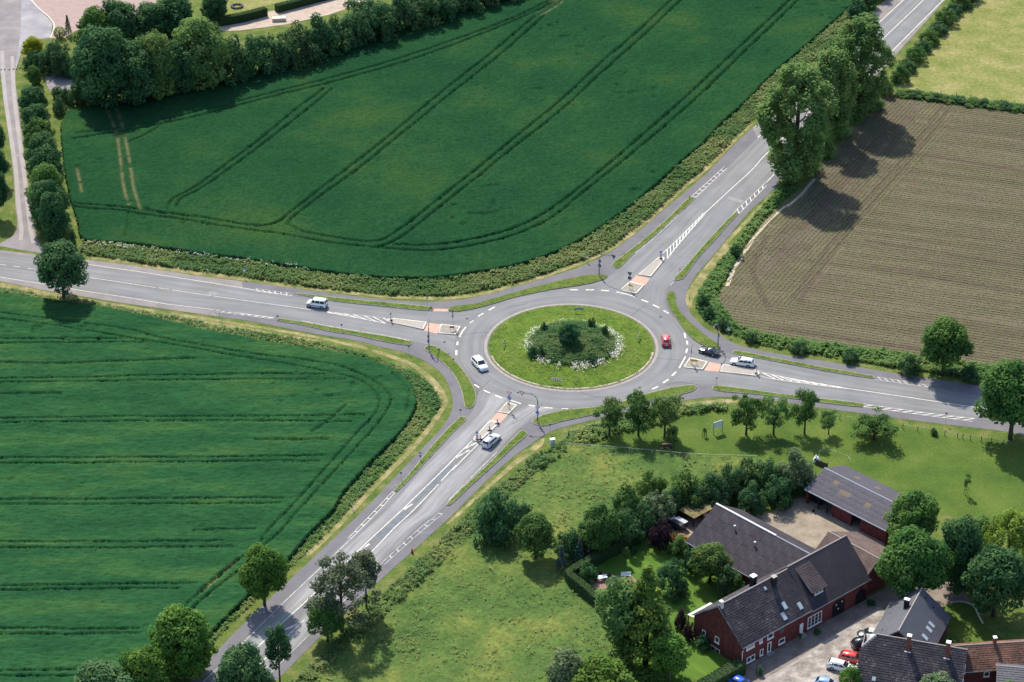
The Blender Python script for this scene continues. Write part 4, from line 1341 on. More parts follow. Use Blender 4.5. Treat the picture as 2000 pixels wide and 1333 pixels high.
        for k in range(64):
            a = rng.uniform(0, 6.28)
            q = R * math.sqrt(rng.random()) * .85
            zt = 7.9 - .14 * q * q
            lob.append(((q * math.cos(a), q * math.sin(a), zt - .8), (.75, .75, 1.7), 1))
        per, size, mt, up = 84, .24, l_willow, .35
        tr.tube([(0, 0, -.2), (0, 0, 3), (0, .2, 6)], [.4, .3, .12], 7)
    elif kind == 'ball':
        H, R = 2.4, 1.2
        lob = [((0, 0, 1.2), (1.12, 1.12, 1.12), 1)]
        per, size, mt, shell = 900, .12, l_yellow, (.92, 1.04)
        tr.tube([(0, 0, -.1), (0, 0, 1.2)], [.08, .05], 5)
    elif kind == 'sapling':
        H, R = 3.0, .7
        for k in range(9):
            a = rng.uniform(0, 6.28)
            lob.append(((.35 * math.cos(a), .35 * math.sin(a), rng.uniform(1.5, 2.7)), (.3, .3, .35), 1))
        per, size, mt, shell = 26, .13, l_orch, (.3, 1.1)
        tr.tube([(0, 0, -.1), (0, 0, 2.4)], [.04, .02], 5)
    cm = crown_mesh('crown', lob, per, size, rng, mt, up, shell)
    tm = tr.mesh('trunk', m_bark, True)
    ARCH[key] = (cm, tm, H, R, mt)
    return ARCH[key]


NT = [0]


def plant(kind, px, pyb, wpx, pyt, label, m=None, name=None, cat='tree', group=None, trunk='trunk', crown='crown', island=False, rz=None):
    cm, tm, H, R, mt = arch(kind, NT[0] % 4 if kind in ('round', 'shrub', 'orchard', 'slim', 'bushy') else NT[0] % 3)
    NT[0] += 1
    x, y = G(px, pyb)
    h = height(px, pyb, pyt)
    z = 0.0
    if island:
        for _ in range(6):
            z = float(dome(math.hypot(x, y)))
            x, y = G(px, pyb, z)
    if kind in ('round', 'shrub', 'airy', 'orchard', 'willow', 'ball', 'bushy'):
        h *= .93          # the far side of a broad crown shows above its middle
    sx = wpx / mpp(px, pyb) / 2 / R * 1.0
    r = empty(name or {'shrub': 'shrub', 'ball': 'topiary', 'poplar': 'poplar_tree', 'cone': 'conifer_tree', 'spruce': 'spruce_tree', 'willow': 'willow_tree', 'sapling': 'young_tree',
                       'orchard': 'fruit_tree'}.get(kind, 'broadleaf_tree'), (x, y, z - .05 if z else 0), rnd.uniform(0, 6.28) if rz is None else rz)
    r.scale = (sx, sx * rnd.uniform(.94, 1.06), h / H)
    tag(r, label, cat, group)
    for nm, me in ((crown, cm), (trunk, tm)):
        o = ob(nm, me, r)
        if nm == crown and m is not None and m is not mt:
            o.material_slots[0].link = 'OBJECT'
            o.material_slots[0].material = m
    return r


RW = 'trees beside the roads'
plant('round', 125, 583, 108, 458, 'dark green round-crowned tree standing alone where the farm lane meets the left road', l_dark, group=RW)
plant('round', 1841, 733, 108, 612, 'round green tree in the ditch at the near corner of the brown field', l_round, group=RW)
plant('round', 1973, 858, 150, 690, 'largest round tree at the right edge, overhanging the right road', l_round, group=RW)
plant('round', 517, 1183, 94, 1052, 'lime-topped round tree on the verge, nearest the wheat field corner above the two others', l_lime, group=RW)
plant('bushy', 360, 1322, 142, 1164, 'broad lime green tree over the lower left road, biggest of its row', l_lime, group=RW)
plant('bushy', 288, 1375, 110, 1247, 'yellowish green tree at the bottom edge, between the broad tree and the blue-grey one', l_lime, group=RW)
plant('bushy', 205, 1400, 150, 1280, 'blue-grey leaved tree in the bottom left corner by the wheat', l_shrub, group=RW)
plant('airy', 668, 1236, 136, 1066, 'tall thin-leaved grey-green tree with open crown leaning over the lower left road', l_grey, group=RW)
plant('round', 640, 1252, 78, 1157, 'smaller fresh green tree in front of the tall thin-leaved one', l_round, group=RW)
plant('slim', 716, 1192, 64, 1066, 'slim dark tree with a bare straight stem beside the tall thin-leaved tree', l_grey, group=RW)
plant('slim', 547, 1336, 58, 1219, 'narrow dark tree at the bottom edge, right of the bushy blue-green one', l_dark, group=RW)
plant('bushy', 478, 1385, 118, 1234, 'bushy blue-green tree at the bottom edge on the meadow side of the road', l_shrub, group=RW)
PG = 'poplars beside the upper right road'
plant('poplar', 1550, 352, 168, 119, 'front poplar of the three, nearest the roundabout', l_pop, group=PG)
plant('poplar', 1616, 272, 116, 88, 'middle poplar of the three, half hidden by its neighbours', l_pop, group=PG)
plant('poplar', 1673, 226, 140, 25, 'rear poplar of the three, tallest above the road', l_pop, group=PG)
US = 'undergrowth below the poplars'
for q, l in (((1582, 338, 46, 292), 'low leafy bush at the foot of the front poplar, against the brown field'), ((1608, 308, 44, 262), 'leafy bush between the front and middle poplars'),
             ((1640, 268, 42, 228), 'leafy bush right of the middle poplar trunk'), ((1668, 240, 36, 208), 'leafy bush at the foot of the rear poplar'),
             ((1704, 212, 40, 172), 'leafy bush beyond the rear poplar, toward the fence corner'), ((1728, 186, 36, 148), 'leafy bush at the corner of the brown field and the hay meadow'),
             ((1545, 352, 30, 326), 'small weedy bush left of the front poplar trunk')):
    plant('shrub', *q, l, l_pop, group=US, cat='bush')
OG = 'fruit trees in the horse paddock'
for q, l in (((1190, 851, 62, 775), 'fruit tree with drooping boughs nearest the give-way mast, left end of the row'), ((1247, 852, 66, 757), 'tall fruit tree with bare stem, second from the left end of the row'),
             ((1298, 852, 62, 762), 'dark fruit tree above the horse, third from the left end'), ((1457, 850, 66, 758), 'fruit tree just right of the white board'),
             ((1511, 850, 60, 768), 'dense fruit tree between the board tree and the two-tiered one'), ((1571, 847, 54, 752), 'two-tiered pale fruit tree close to the grass strip of the right road'),
             ((1618, 849, 38, 800), 'smallest fruit tree, thin and grey-green'), ((1707, 859, 90, 803), 'wide spreading fruit tree standing apart at the right end of the row')):
    q = (q[0], q[1], q[2] * 1.15, q[3])
    plant('orchard', *q, l, {1618: l_pop, 1298: l_pop, 1511: l_pop}.get(q[0], l_orch), group=OG)
plant('shrub', 1312, 858, 28, 826, 'leafy sucker growth at the foot of the dark fruit tree', l_pop, cat='bush')
plant('sapling', 1886, 967, 20, 927, 'staked young tree alone on the wide paddock lawn', l_orch)
plant('sapling', 1376, 853, 9, 836, 'tiny young tree inside a wooden guard left of the white board', l_orch)
plant('shrub', 1824, 850, 14, 836, 'single dark bush in the paddock fence', l_dark, cat='bush')
# farm trees
FG = 'trees round the farm'
plant('cone', 1260, 1310, 176, 1099, 'tall pyramidal conifer with yellow-green tip in the garden', l_con, group=FG)
plant('slim', 1214, 1300, 112, 1128, 'large bushy tree left of the pyramidal conifer', l_pop, group=FG, name='broadleaf_tree')
plant('slim', 1306, 1352, 78, 1233, 'bright lime young tree in front of the conifer, near the clipped hedge', l_lime, group=FG)
plant('bushy', 1108, 1375, 92, 1254, 'whitish green tree at the bottom edge of the meadow', l_pale, group=FG)
plant('bushy', 1178, 1402, 146, 1264, 'broad pale lime tree at the bottom edge beside the whitish one', l_lime, group=FG)
plant('round', 1777, 1178, 140, 1021, 'big round tree between the farmhouse end and the grey slate house', l_round, group=FG)
plant('round', 1940, 1203, 138, 1056, 'wide dark tree over the round lawn at the right edge', l_dark, group=FG)
plant('bushy', 1872, 1150, 100, 983, 'dark tall tree behind the two big farm trees', l_dark, group=FG)
plant('round', 1779, 1072, 112, 952, 'round tree hiding the right end of the open barn', l_round, group=FG)
plant('willow', 1966, 1105, 122, 988, 'pale yellow weeping willow at the right edge', l_willow, group=FG)
plant('round', 1916, 1075, 66, 1004, 'fresh green small tree left of the willow', l_orch, group=FG)
plant('bushy', 1822, 1402, 96, 1306, 'pale lime treetop in front of the dark-tiled house', l_pale, group=FG)
plant('bushy', 1965, 1395, 60, 1320, 'yellowish treetop in the bottom right corner', l_lime, group=FG)
plant('slim', 1659, 1362, 46, 1302, 'small bright tree beside the white parked cars', l_lime, group=FG)
BG = 'bushes and trees of the belt behind the farm'
for q, l, m in (((1226, 1022, 76, 944), 'pale green bush at the left end of the farm belt', l_orch), ((1274, 985, 58, 915), 'light green upright tree second in the farm belt', l_orch), ((1283, 1020, 70, 955), 'grey-green bush below the upright tree of the belt', l_pale),
                ((1337, 990, 78, 916), 'large pale round bush above the small shed', l_orch), ((1391, 988, 74, 922), 'dark bush behind the small shed', l_shrub), ((1428, 975, 60, 900), 'dark bush of the belt left of the courtyard', l_shrub),
                ((1455, 958, 54, 893), 'dark upright bush in the middle of the belt', l_shrub), ((1497, 958, 60, 891), 'dark bluish bush above the courtyard corner', l_shrub), ((1552, 958, 80, 876), 'silvery topped tree beside the open barn', l_pale),
                ((1465, 1000, 60, 940), 'dark low bush on the courtyard edge', l_shrub), ((1520, 985, 64, 925), 'dark green bush shading the courtyard', l_dark), ((1570, 962, 44, 918), 'dark bush against the gable of the open barn', l_dark),
                ((1360, 1000, 50, 952), 'shadowed dark bush between the pale bush and the shed', l_dark), ((1405, 1000, 46, 955), 'white-flecked dark bush at the gable of the panel barn', l_shrub), ((1310, 1005, 50, 950), 'dark leafy bush behind the parked trailer', l_dark)):
    plant('shrub', *q, l, m, group=BG, cat='bush')
MG = 'trees and bushes between meadow and garden'
for q, l, m, k in (((966, 1052, 88, 952), 'dark bushy tree alone on the meadow, left end of the garden belt', l_dark, 'shrub'), ((1046, 1092, 84, 992), 'spreading olive green tree with visible stem in the meadow', l_orch, 'round'),
                   ((1010, 1030, 60, 972), 'dark bush between the two meadow trees', l_shrub, 'shrub'),
                   ((1171, 1082, 84, 978), 'broad green tree over the garden hedge', l_orch, 'round'), ((1114, 1085, 56, 1030), 'dark bush left of the hedge tree', l_dark, 'shrub'), ((1140, 1075, 50, 1020), 'dark bush behind the spruces', l_shrub, 'shrub'),
                   ((1220, 1062, 70, 990), 'dark green bush at the far end of the clipped garden hedge', l_dark, 'shrub'), ((1255, 1045, 60, 985), 'dark bush beside the purple plum', l_shrub, 'shrub'),
                   ((1096, 1114, 28, 1066), 'blue spruce nearest the hedge corner', l_blue, 'spruce'), ((1132, 1100, 26, 1050), 'middle blue spruce of three at the hedge', l_blue, 'spruce'), ((1153, 1086, 24, 1036), 'blue spruce farthest along the hedge', l_blue, 'spruce')):
    plant(k, *q, l, m, group=MG, cat='tree' if k != 'shrub' else 'bush')
GG = 'garden bushes'
for q, l, m, k in (((1290, 1072, 50, 1014), 'purple-leaved plum bush by the straw heap', l_purple, 'shrub'), ((1327, 1082, 46, 1046), 'rounded green bush beside the straw heap', l_orch, 'shrub'), ((1311, 1160, 66, 1092), 'dark spreading conifer between the two lawns', l_dark, 'shrub'),
                   ((1386, 1138, 84, 1058), 'large fresh green bush against the panel barn', l_orch, 'round'), ((1348, 1118, 40, 1070), 'dark bush with pointed tops left of the barn bush', l_dark, 'shrub'), ((1422, 1160, 52, 1100), 'green bush under the eave of the panel barn', l_shrub, 'shrub'),
                   ((1440, 1168, 34, 1122), 'small bush at the farmhouse roof edge', l_orch, 'shrub'), ((1330, 1228, 26, 1186), 'purple bush at the end of the near lawn', l_purple, 'shrub'), ((1346, 1252, 24, 1212), 'purple bush beside the glass veranda', l_purple, 'shrub'),
                   ((1222, 1103, 18, 1069), 'small clipped tree in the middle of the far lawn', l_orch, 'slim'), ((1236, 1080, 18, 1066), 'round dark cushion bush by the lawn bed', l_dark, 'shrub'), ((1148, 1134, 36, 1097), 'dark bush beside the garden table', l_dark, 'shrub'),
                   ((1375, 1262, 40, 1238), 'dark ivy bush at the farmhouse gable', l_dark, 'shrub'), ((1484, 1318, 14, 1298), 'potted pale bush by the farmhouse door', l_pale, 'shrub'), ((1562, 1252, 8, 1236), 'slim potted bush beside the white house door', l_dark, 'slim'),
                   ((1596, 1238, 14, 1227), 'low planter bush under the white gridded window', l_dark, 'shrub'), ((1858, 1262, 20, 1248), 'small bush at the corner of the grey slate house', l_shrub, 'shrub'), ((1700, 1180, 18, 1172), 'low bush in the shade of the big farm tree', l_dark, 'shrub')):
    plant(k, *q, l, m, group=GG, cat='bush')
# far left corner
LG = 'row of trees along the farm lane'
lane = [(68, 165, 32, 122), (66, 222, 62, 160), (74, 262, 62, 192), (79, 300, 68, 218), (86, 335, 72, 245), (92, 372, 78, 272), (95, 415, 82, 300), (100, 448, 82, 330), (107, 470, 66, 358)]
ordi = ['first', 'second', 'third', 'fourth', 'fifth', 'sixth', 'seventh', 'eighth', 'ninth', 'tenth', 'eleventh', 'twelfth', 'thirteenth', 'fourteenth', 'fifteenth']
for i, q in enumerate(lane):
    plant('bushy', *q, f'dark green lane-side tree, {ordi[i]} in its row counting from the plaza', l_dark if i % 3 else l_round, group=LG)
for i, q in enumerate([(-6, 310, 44, 232), (-4, 362, 50, 280), (-2, 425, 46, 318)]):
    plant('round', *q, f'tree cut by the left picture edge across the farm lane, {ordi[i]} from the top', l_dark, group='trees left of the farm lane')
plant('bushy', 66, 112, 46, 65, 'golden yellow bush beside the plaza', l_yellow, name='shrub', cat='bush')
plant('ball', 117, 76, 24, 50, 'round clipped yellowish ball bush at the edge of the pink forecourt', l_con)
plant('shrub', 66, 138, 42, 98, 'dark bush under the golden one', l_dark, cat='bush')
for q, l in (((112, 142, 62, 72), 'grey-green bush between plaza and dark wood'), ((95, 138, 50, 92), 'low green bush beside the golden bush'), ((135, 150, 40, 98), 'dark bush at the edge of the grove'), ((112, 192, 24, 166), 'small bush below the gravel patch'),
             ((128, 200, 28, 168), 'grey bush below the gravel patch, beside the grove'), ((116, 222, 30, 190), 'dark bush between lane trees and field'), ((150, 205, 36, 160), 'bush at the field corner under the dark grove'), ((140, 480, 22, 440), 'thin light bush at the lane end of the verge')):
    plant('shrub', *q, l, l_shrub, cat='bush', group='bushes of the far left corner')
plant('spruce', 134, 70, 18, 28, 'narrow dark spruce at the grove edge', l_dark)
WG = 'grove at the far left field edge'
for q, l, m in (((208, 206, 132, 22), 'dark massive tree at the left front of the grove', l_dark), ((170, 190, 66, 70), 'dark slender tree at the left edge of the grove', l_dark), ((268, 204, 110, 60), 'dark tree in the front middle of the grove', l_dark), ((232, 100, 100, -20), 'dark tree at the back of the grove', l_dark),
                ((190, 110, 80, -5), 'lime topped tree at the back left of the grove', l_round), ((310, 190, 90, 36), 'pale leaved tree right of the grove middle', l_pop), ((352, 184, 84, 60), 'dark tree below the tall pale one', l_dark), ((396, 168, 120, 4), 'tallest pale grey-green tree of the grove', l_pop),
                ((300, 90, 90, -10), 'dark tree behind the pale leaved trees', l_dark), ((345, 80, 90, -30), 'green tree at the very back of the grove by the top edge', l_dark), ((420, 40, 60, -30), 'dark tree at the top edge left of the little lawn', l_dark), ((430, 160, 46, 110), 'low dark tree at the right end of the grove', l_shrub)):
    plant('bushy', *q, l, m, group=WG)
HG = 'hedge along the far side of the upper wheat field'
hx = [(455, 158, 62, 70), (500, 146, 66, 62), (545, 136, 60, 66), (585, 126, 62, 42), (625, 112, 60, 28), (665, 98, 62, 26), (705, 86, 60, 10), (745, 76, 62, 2), (785, 62, 60, -8), (825, 50, 62, -20), (865, 38, 60, -30), (905, 22, 60, -44), (945, 8, 60, -58), (985, -6, 60, -70), (720, 45, 70, -10), (820, 10, 80, -60)]
for i, q in enumerate(hx):
    q = (q[0], q[1], q[2] * 1.25, q[3] - 4)
    plant('shrub', *q, f'dark bush of the far field hedge, {ordi[min(i, 14)]} counting from the grove' if i < 14 else ('dark bush standing behind the far field hedge near the gravel path' if i == 14 else 'dark bush standing behind the far field hedge at the top edge'),
          [l_shrub, l_dark, l_pale if i in (1, 3) else l_shrub][i % 3], group=HG, cat='bush')
RH = 'roadside hedge beside the hay meadow'
for i, q in enumerate([(1757, 160, 40, 126), (1772, 139, 38, 114), (1787, 120, 42, 88), (1802, 101, 36, 77), (1815, 85, 42, 56), (1831, 66, 38, 42), (1846, 48, 44, 16), (1860, 31, 40, 4), (1875, 14, 46, -18), (1890, -2, 52, -40)]):
    plant('shrub', *q, f'dark bush of the hay meadow hedge by the upper road, {ordi[i]} from fence corner', l_shrub if i % 2 else l_orch, group=RH, cat='bush')
RB = 'dark bushes left of the upper road'
for i, q in enumerate([(1672, 34, 44, -8), (1692, 16, 44, -30), (1712, -6, 50, -60)]):
    plant('shrub', *q, f'very dark bush left of the upper road beyond the poplars, {ordi[i]} from them', l_dark, group=RB, cat='bush')
FH = 'low bushes in the fence between brown field and hay meadow'
for i, x in enumerate(range(1765, 2030, 22)):
    yb = 184 + (x - 1745) * .125
    plant('shrub', x, yb, 38, yb - 12 - (i * 7) % 7, f'low green bush in the meadow fence, {ordi[i]} from the hedge corner', l_shrub if i % 2 else l_pop, group=FH, cat='bush')
EV = 'bushes in the scrub along the brown field'
for q, l in (((1437, 502, 24, 476), 'round bush alone in the scrub halfway up the brown field edge'), ((1373, 600, 26, 572), 'round bush at the roundabout end of the brown field scrub'), ((1386, 622, 26, 596), 'dark bush beside the roundabout end bush'), ((1410, 642, 26, 618), 'dark bush near the blue cycle sign'),
             ((1466, 668, 30, 648), 'dark bush right of the blue cycle sign'), ((1776, 730, 42, 690), 'round bush left of the roadside tree at the brown field'), ((1895, 742, 40, 712), 'bush right of the roadside tree at the brown field'), ((1560, 688, 36, 664), 'bush in the middle of the scrub along the right road'), ((1660, 706, 36, 682), 'bush in the scrub along the right road, toward the tree')):
    plant('shrub', *q, l, l_shrub, group=EV, cat='bush')
IG = 'bushes on the centre island'
for q, l, m in (((1111, 668, 47, 622), 'big round dark conifer bush on the island mound', l_dark), ((1063, 646, 20, 629), 'small dark bush left behind the big island bush', l_dark), ((1155, 641, 16, 618), 'upright dark bush right behind the big island bush', l_dark),
                ((1181, 656, 15, 633), 'pointed dark bush at the right rim of the daisies', l_dark), ((1040, 695, 20, 674), 'dark broom bush at the left front of the mound', l_dark), ((1057, 694, 17, 676), 'dark broom bush next to the left front one', l_dark), ((1155, 704, 24, 690), 'low dark bush at the right front of the mound', l_dark), ((1099, 692, 14, 682), 'tiny dark bush in the middle of the mound', l_shrub)):
    plant('bushy' if q[2] > 40 else 'shrub', *q, l, m, name='shrub', group=IG, cat='bush', island=True)


# clipped hedges
def hedge(name, pts, wid, h, label, m=l_hedge, world=False):
    P = np.array(pts if world else Gs(pts))
    C = resample(P, max(4, int(sum(np.linalg.norm(np.diff(P, axis=0), axis=1)) / 1.0)))
    c0 = C.mean(0)
    C = C - c0
    A, B = offset(C, wid / 2), offset(C, -wid / 2)
    r = empty(name, (c0[0], c0[1], 0))
    tag(r, label, 'hedge')
    b = MB()
    n = len(C)
    rings = []
    for i in range(n):
        rings.append([(A[i][0], A[i][1], 0), (A[i][0], A[i][1], h - .12), (B[i][0], B[i][1], h - .12), (B[i][0], B[i][1], 0)])
    for i in range(n - 1):
        for k in range(3):
            b.face(rings[i][k], rings[i + 1][k], rings[i + 1][k + 1], rings[i][k + 1])
    b.face(*rings[0])
    b.face(*reversed(rings[-1]))
    b.build('branches', mat('hedge_core', [(.02, .042, .018), (.034, .06, .025)], scale=4), r)
    rng = np.random.default_rng(len(pts))
    L = sum(np.linalg.norm(np.diff(C, axis=0), axis=1))
    per = int(L * 90)
    Cs, Ns = [], []
    for (P0, P1, z0, z1, k) in ((A, A, 0, h, 1), (B, B, 0, h, 1), (A, B, h, h, .8)):
        m_ = int(per * k)
        t = rng.uniform(0, n - 1.001, m_)
        i = t.astype(int)
        f = (t - i)[:, None]
        s = rng.random(m_)[:, None]
        a = P0[i] * (1 - f) + P0[i + 1] * f
        d = P1[i] * (1 - f) + P1[i + 1] * f
        xy = a * (1 - s) + d * s
        z = z0 + (z1 - z0) * rng.random(m_) if P0 is P1 else np.full(m_, h - .05)
        Cs.append(np.c_[xy, z] + rng.normal(0, .05, (m_, 3)))
        out = np.zeros((m_, 3))
        if P0 is P1:
            mid = C[i] * (1 - f) + C[i + 1] * f
            out[:, :2] = (a - mid)
            out /= np.linalg.norm(out, axis=1)[:, None]
        else:
            out[:, 2] = 1
        Ns.append(out + rng.normal(0, .35, (m_, 3)) + np.array([0, 0, .2]))
    C3 = np.concatenate(Cs)
    Q = leaf_quads(C3, np.concatenate(Ns), .13, rng)
    ob('foliage', npmesh('foliage', Q, np.arange(len(Q)).reshape(-1, 4), m, attrs={'tint': np.repeat(rng.random(len(C3)), 4)}), r)


hedge('clipped_hedge', [(1248, 1058), (1180, 1092), (1116, 1132), (1110, 1136), (1114, 1142), (1140, 1162), (1166, 1186)], 1.3, 2.3, 'tall clipped hedge bending round the garden corner at the meadow')
hedge('clipped_hedge', [(1448, 1312), (1410, 1333), (1350, 1368), (1280, 1410)], 2.0, 2.2, 'thick clipped hedge beside the farmhouse gable at the bottom edge')
hedge('clipped_hedge', [(540, 24), (575, 15), (620, 3), (660, -8)], 1.6, 2.0, 'clipped dark hedge along the gravel path at the top edge, right piece')
hedge('clipped_hedge', [(520, 30), (475, 42), (430, 50)], 1.6, 2.2, 'clipped dark hedge along the gravel path at the top edge, left piece')


# ================================================================== BUILDINGS
m_brick = mat('dark_red_brick', [(.088, .027, .030), (.125, .040, .040), (.15, .058, .053)], scale=1.2, fine=.25, fscale=11, coord='Object')
m_brick2 = mat('red_brick', [(.14, .044, .042), (.19, .068, .058)], scale=1.2, fine=.25, fscale=11)
m_mortar = mat('pale_trim', [(.55, .53, .50)])
m_wht = mat('white_frame', [(.72, .72, .72)], rough=.5, spec=.4)
m_glass = mat('window_glass', [(.03, .035, .045)], rough=.08, spec=.8)
m_skyl = mat('skylight_glass', [(.36, .43, .46)], rough=.15, spec=.6)
m_blind = mat('pink_blind', [(.42, .30, .29)], rough=.8)
m_dark = mat('dark_timber', [(.02, .02, .024), (.03, .028, .03)], scale=3, rough=.7)
m_zinc = mat('zinc', [(.38, .40, .43)], rough=.4, metal=.4)
m_cap = mat('pale_ridge', [(.33, .29, .27)], rough=.8)
t_dark = mat('dark_roof_tile', [(.022, .021, .03), (.045, .038, .045), (.12, .098, .098)], attr='tint', contrast=(0, 1), rough=.75, spec=.25)
t_dark2 = mat('smooth_dark_tile', [(.03, .027, .035), (.042, .036, .042), (.058, .048, .052)], attr='tint', contrast=(0, 1), rough=.7, spec=.25)
t_brown = mat('brown_roof_tile', [(.085, .055, .05), (.115, .078, .068), (.15, .105, .09)], attr='tint', contrast=(0, 1), rough=.75, spec=.25)
t_red = mat('red_roof_tile', [(.085, .047, .038), (.155, .075, .05), (.22, .11, .075)], attr='tint', contrast=(0, 1), rough=.8, spec=.2)
t_slate = mat('slate_tile', [(.062, .064, .078), (.075, .077, .092), (.092, .094, .108)], attr='tint', contrast=(0, 1), rough=.55, spec=.35)
p_panel = mat('fibre_cement_panel', [(.038, .035, .043), (.052, .047, .055), (.068, .061, .068)], scale=.9, fine=.22, fscale=6, objrand=.12, rough=.8)
p_panel2 = mat('weathered_corrugated_sheet', [(.085, .081, .096), (.115, .109, .124), (.15, .142, .155)], scale=.8, fine=.25, fscale=6, objrand=.05, rough=.8)
p_tan = mat('tan_roof_sheet', [(.155, .125, .10), (.21, .17, .135)], scale=1, fine=.2, fscale=6)


class House:
    def __init__(s, name, label, A, deg, cat='house'):
        s.root = empty(name, (A[0], A[1], 0), math.radians(deg))
        tag(s.root, label, cat)
        s.A, s.a = A, math.radians(deg)
        s.d = (math.cos(s.a), math.sin(s.a))

    def front(s, px, py, y=0.0):
        """(x, z) on the front wall plane (local y) that the photograph shows at px, py"""
        ox, oy = s.A[0] - s.d[1] * y, s.A[1] + s.d[0] * y
        u, v = (px - 1000) / FPX, (py - 666.5) / FPX
        D = (u, CP - v * SP, -SP - v * CP)
        nx, ny = -s.d[1], s.d[0]
        t = ((ox - CX) * nx + (oy - CY) * ny) / (D[0] * nx + D[1] * ny)
        X, Y, Z = CX + D[0] * t, CY + D[1] * t, CH + D[2] * t
        return ((X - s.A[0]) * s.d[0] + (Y - s.A[1]) * s.d[1], Z)

    def left(s, px, py, x=0.0):
        ox, oy = s.A[0] + s.d[0] * x, s.A[1] + s.d[1] * x
        u, v = (px - 1000) / FPX, (py - 666.5) / FPX
        D = (u, CP - v * SP, -SP - v * CP)
        t = ((ox - CX) * s.d[0] + (oy - CY) * s.d[1]) / (D[0] * s.d[0] + D[1] * s.d[1])
        X, Y, Z = CX + D[0] * t, CY + D[1] * t, CH + D[2] * t
        return (-(X - s.A[0]) * s.d[1] + (Y - s.A[1]) * s.d[0], Z)

    def section(s, x0, x1, W, he, hr, ry=None, heb=None, wall=m_brick, tile=t_dark, tw=.34, th=.40, over=.4, gl=.25, gr=.25, panels=None, walls=True, hipl=0.0, sides=(True, True), front_open=None):
        ry = W / 2 if ry is None else ry
        heb = he if heb is None else heb
        s.g = (he, hr, ry, W, heb, over)
        if walls:
            wt = .3
            if front_open is None:
                b = MB().face((x0, 0, 0), (x1, 0, 0), (x1, 0, he), (x0, 0, he))
                b.face((x1, W, 0), (x0, W, 0), (x0, W, heb), (x1, W, heb))
                for x, fl in ((x0, 1), (x1, 0)):
                    q = [(x, W, 0), (x, 0, 0), (x, 0, he), (x, ry, hr - .1), (x, W, heb)]
                    b.face(*(q if fl else reversed(q)))
                b.build('wall', wall, s.root)
            else:
                # a shed open at the front: wall pieces between the openings
                for a, c in front_open:
                    MB().box(a, c, 0, wt, 0, he).build('wall', wall, s.root)
                MB().box(x0, x1, W - wt, W, 0, heb).build('wall', wall, s.root)
                for x, xx in ((x0, x0 + wt), (x1 - wt, x1)):
                    b = MB()
                    q = [(wt, 0), (W - wt, 0), (W - wt, heb), (ry, hr - .1), (wt, he)]
                    b.face(*[(x, y, z) for y, z in reversed(q)]).face(*[(xx, y, z) for y, z in q])
                    b.build('wall', wall, s.root)
        for side in (0, 1):
            if not sides[side]:
                continue
            if side == 0:
                y0, z0 = -over, he - over * (hr - he) / ry
            else:
                y0, z0 = W + over, heb - over * (hr - heb) / (W - ry)
            e = Vector((0, y0, z0))
            t = Vector((0, ry, hr))
            upv = (t - e)
            Ls = upv.length
            upv.normalize()
            nrm = Vector((1, 0, 0)).cross(upv) if side == 0 else upv.cross(Vector((1, 0, 0)))
            if nrm.z < 0:
                nrm = -nrm
            xa, xb = x0 - gl, x1 + gr
            b = MB()
            lo = -nrm * .16
            pts = [Vector((xa, 0, 0)) + e, Vector((xb, 0, 0)) + e, Vector((xb, 0, 0)) + t, Vector((xa, 0, 0)) + t]
            if side == 1:
                pts = [pts[1], pts[0], pts[3], pts[2]]
            if hipl:
                # half hip at the left end: the upper corner is cut back
                f = 1 - hipl / Ls * 1.25
                k = Vector((xa, 0, 0)) + e + upv * (Ls * f)
                kk = t + Vector((xa + hipl, 0, 0))
                pts = [pts[0], pts[1], pts[2], kk, k] if side == 0 else [pts[0], pts[1], k, kk, pts[3]]
                s.hip = getattr(s, 'hip', []) + [k, kk]
            b.face(*pts)
            b.face(*[p + lo for p in reversed(pts)])
            n = len(pts)
            for i in range(n):
                j = (i + 1) % n
                b.face(pts[i] + lo, pts[j] + lo, pts[j], pts[i])
            roof = b.build('roof', mat('panel_joint', [(.14, .128, .135)]) if panels else tile_base(tile), s.root)
            if panels:
                nc, nr, pm, special = panels
                w_, h_ = (xb - xa) / nc, Ls / nr
                for r in range(nr):
                    for c in range(nc):
                        o = ob('roof_panel', panel_mesh(w_, h_, pm, special is not None), roof)
                        mx = Matrix((Vector((1, 0, 0)), upv, nrm)).transposed().to_4x4()
                        org = Vector((xa + c * w_, 0, 0)) + e + upv * (r * h_) + nrm * (.035 + .004 * ((r * 7 + c * 5) % 3))
                        o.matrix_local = Matrix.Translation(org) @ mx
                        if special and (side, r, c) in special:
                            o.material_slots[0].link = 'OBJECT'
                            o.material_slots[0].material = p_tan
            else:
                tiles(roof, xa, xb, e, upv, nrm, Ls, tile, tw, th, hipl)
            s.__dict__['plane%d' % side] = (e, upv, nrm, Ls)
        if not hipl:
            MB().tube([(x0 - gl, ry, hr + .03), (x1 + gr, ry, hr + .03)], .11, 6).build('ridge_cap', m_cap if not panels else m_zinc, s.root)
        else:
            MB().tube([(x0 - gl + hipl, ry, hr + .03), (x1 + gr, ry, hr + .03)], .11, 6).build('ridge_cap', m_cap, s.root)
            k0, kk, k1, _ = s.hip
            MB().face(k1, k0, kk).face(kk - Vector((0, 0, .15)), k0 - Vector((0, 0, .15)), k1 - Vector((0, 0, .15))).build('hip', t_plain(tile), s.root)
        ze = he - over * (hr - he) / ry
        MB().tube([(x0 - gl, -over - .06, ze - .05), (x1 + gr, -over - .06, ze - .05)], .075, 6).build('gutter', m_zinc, s.root)

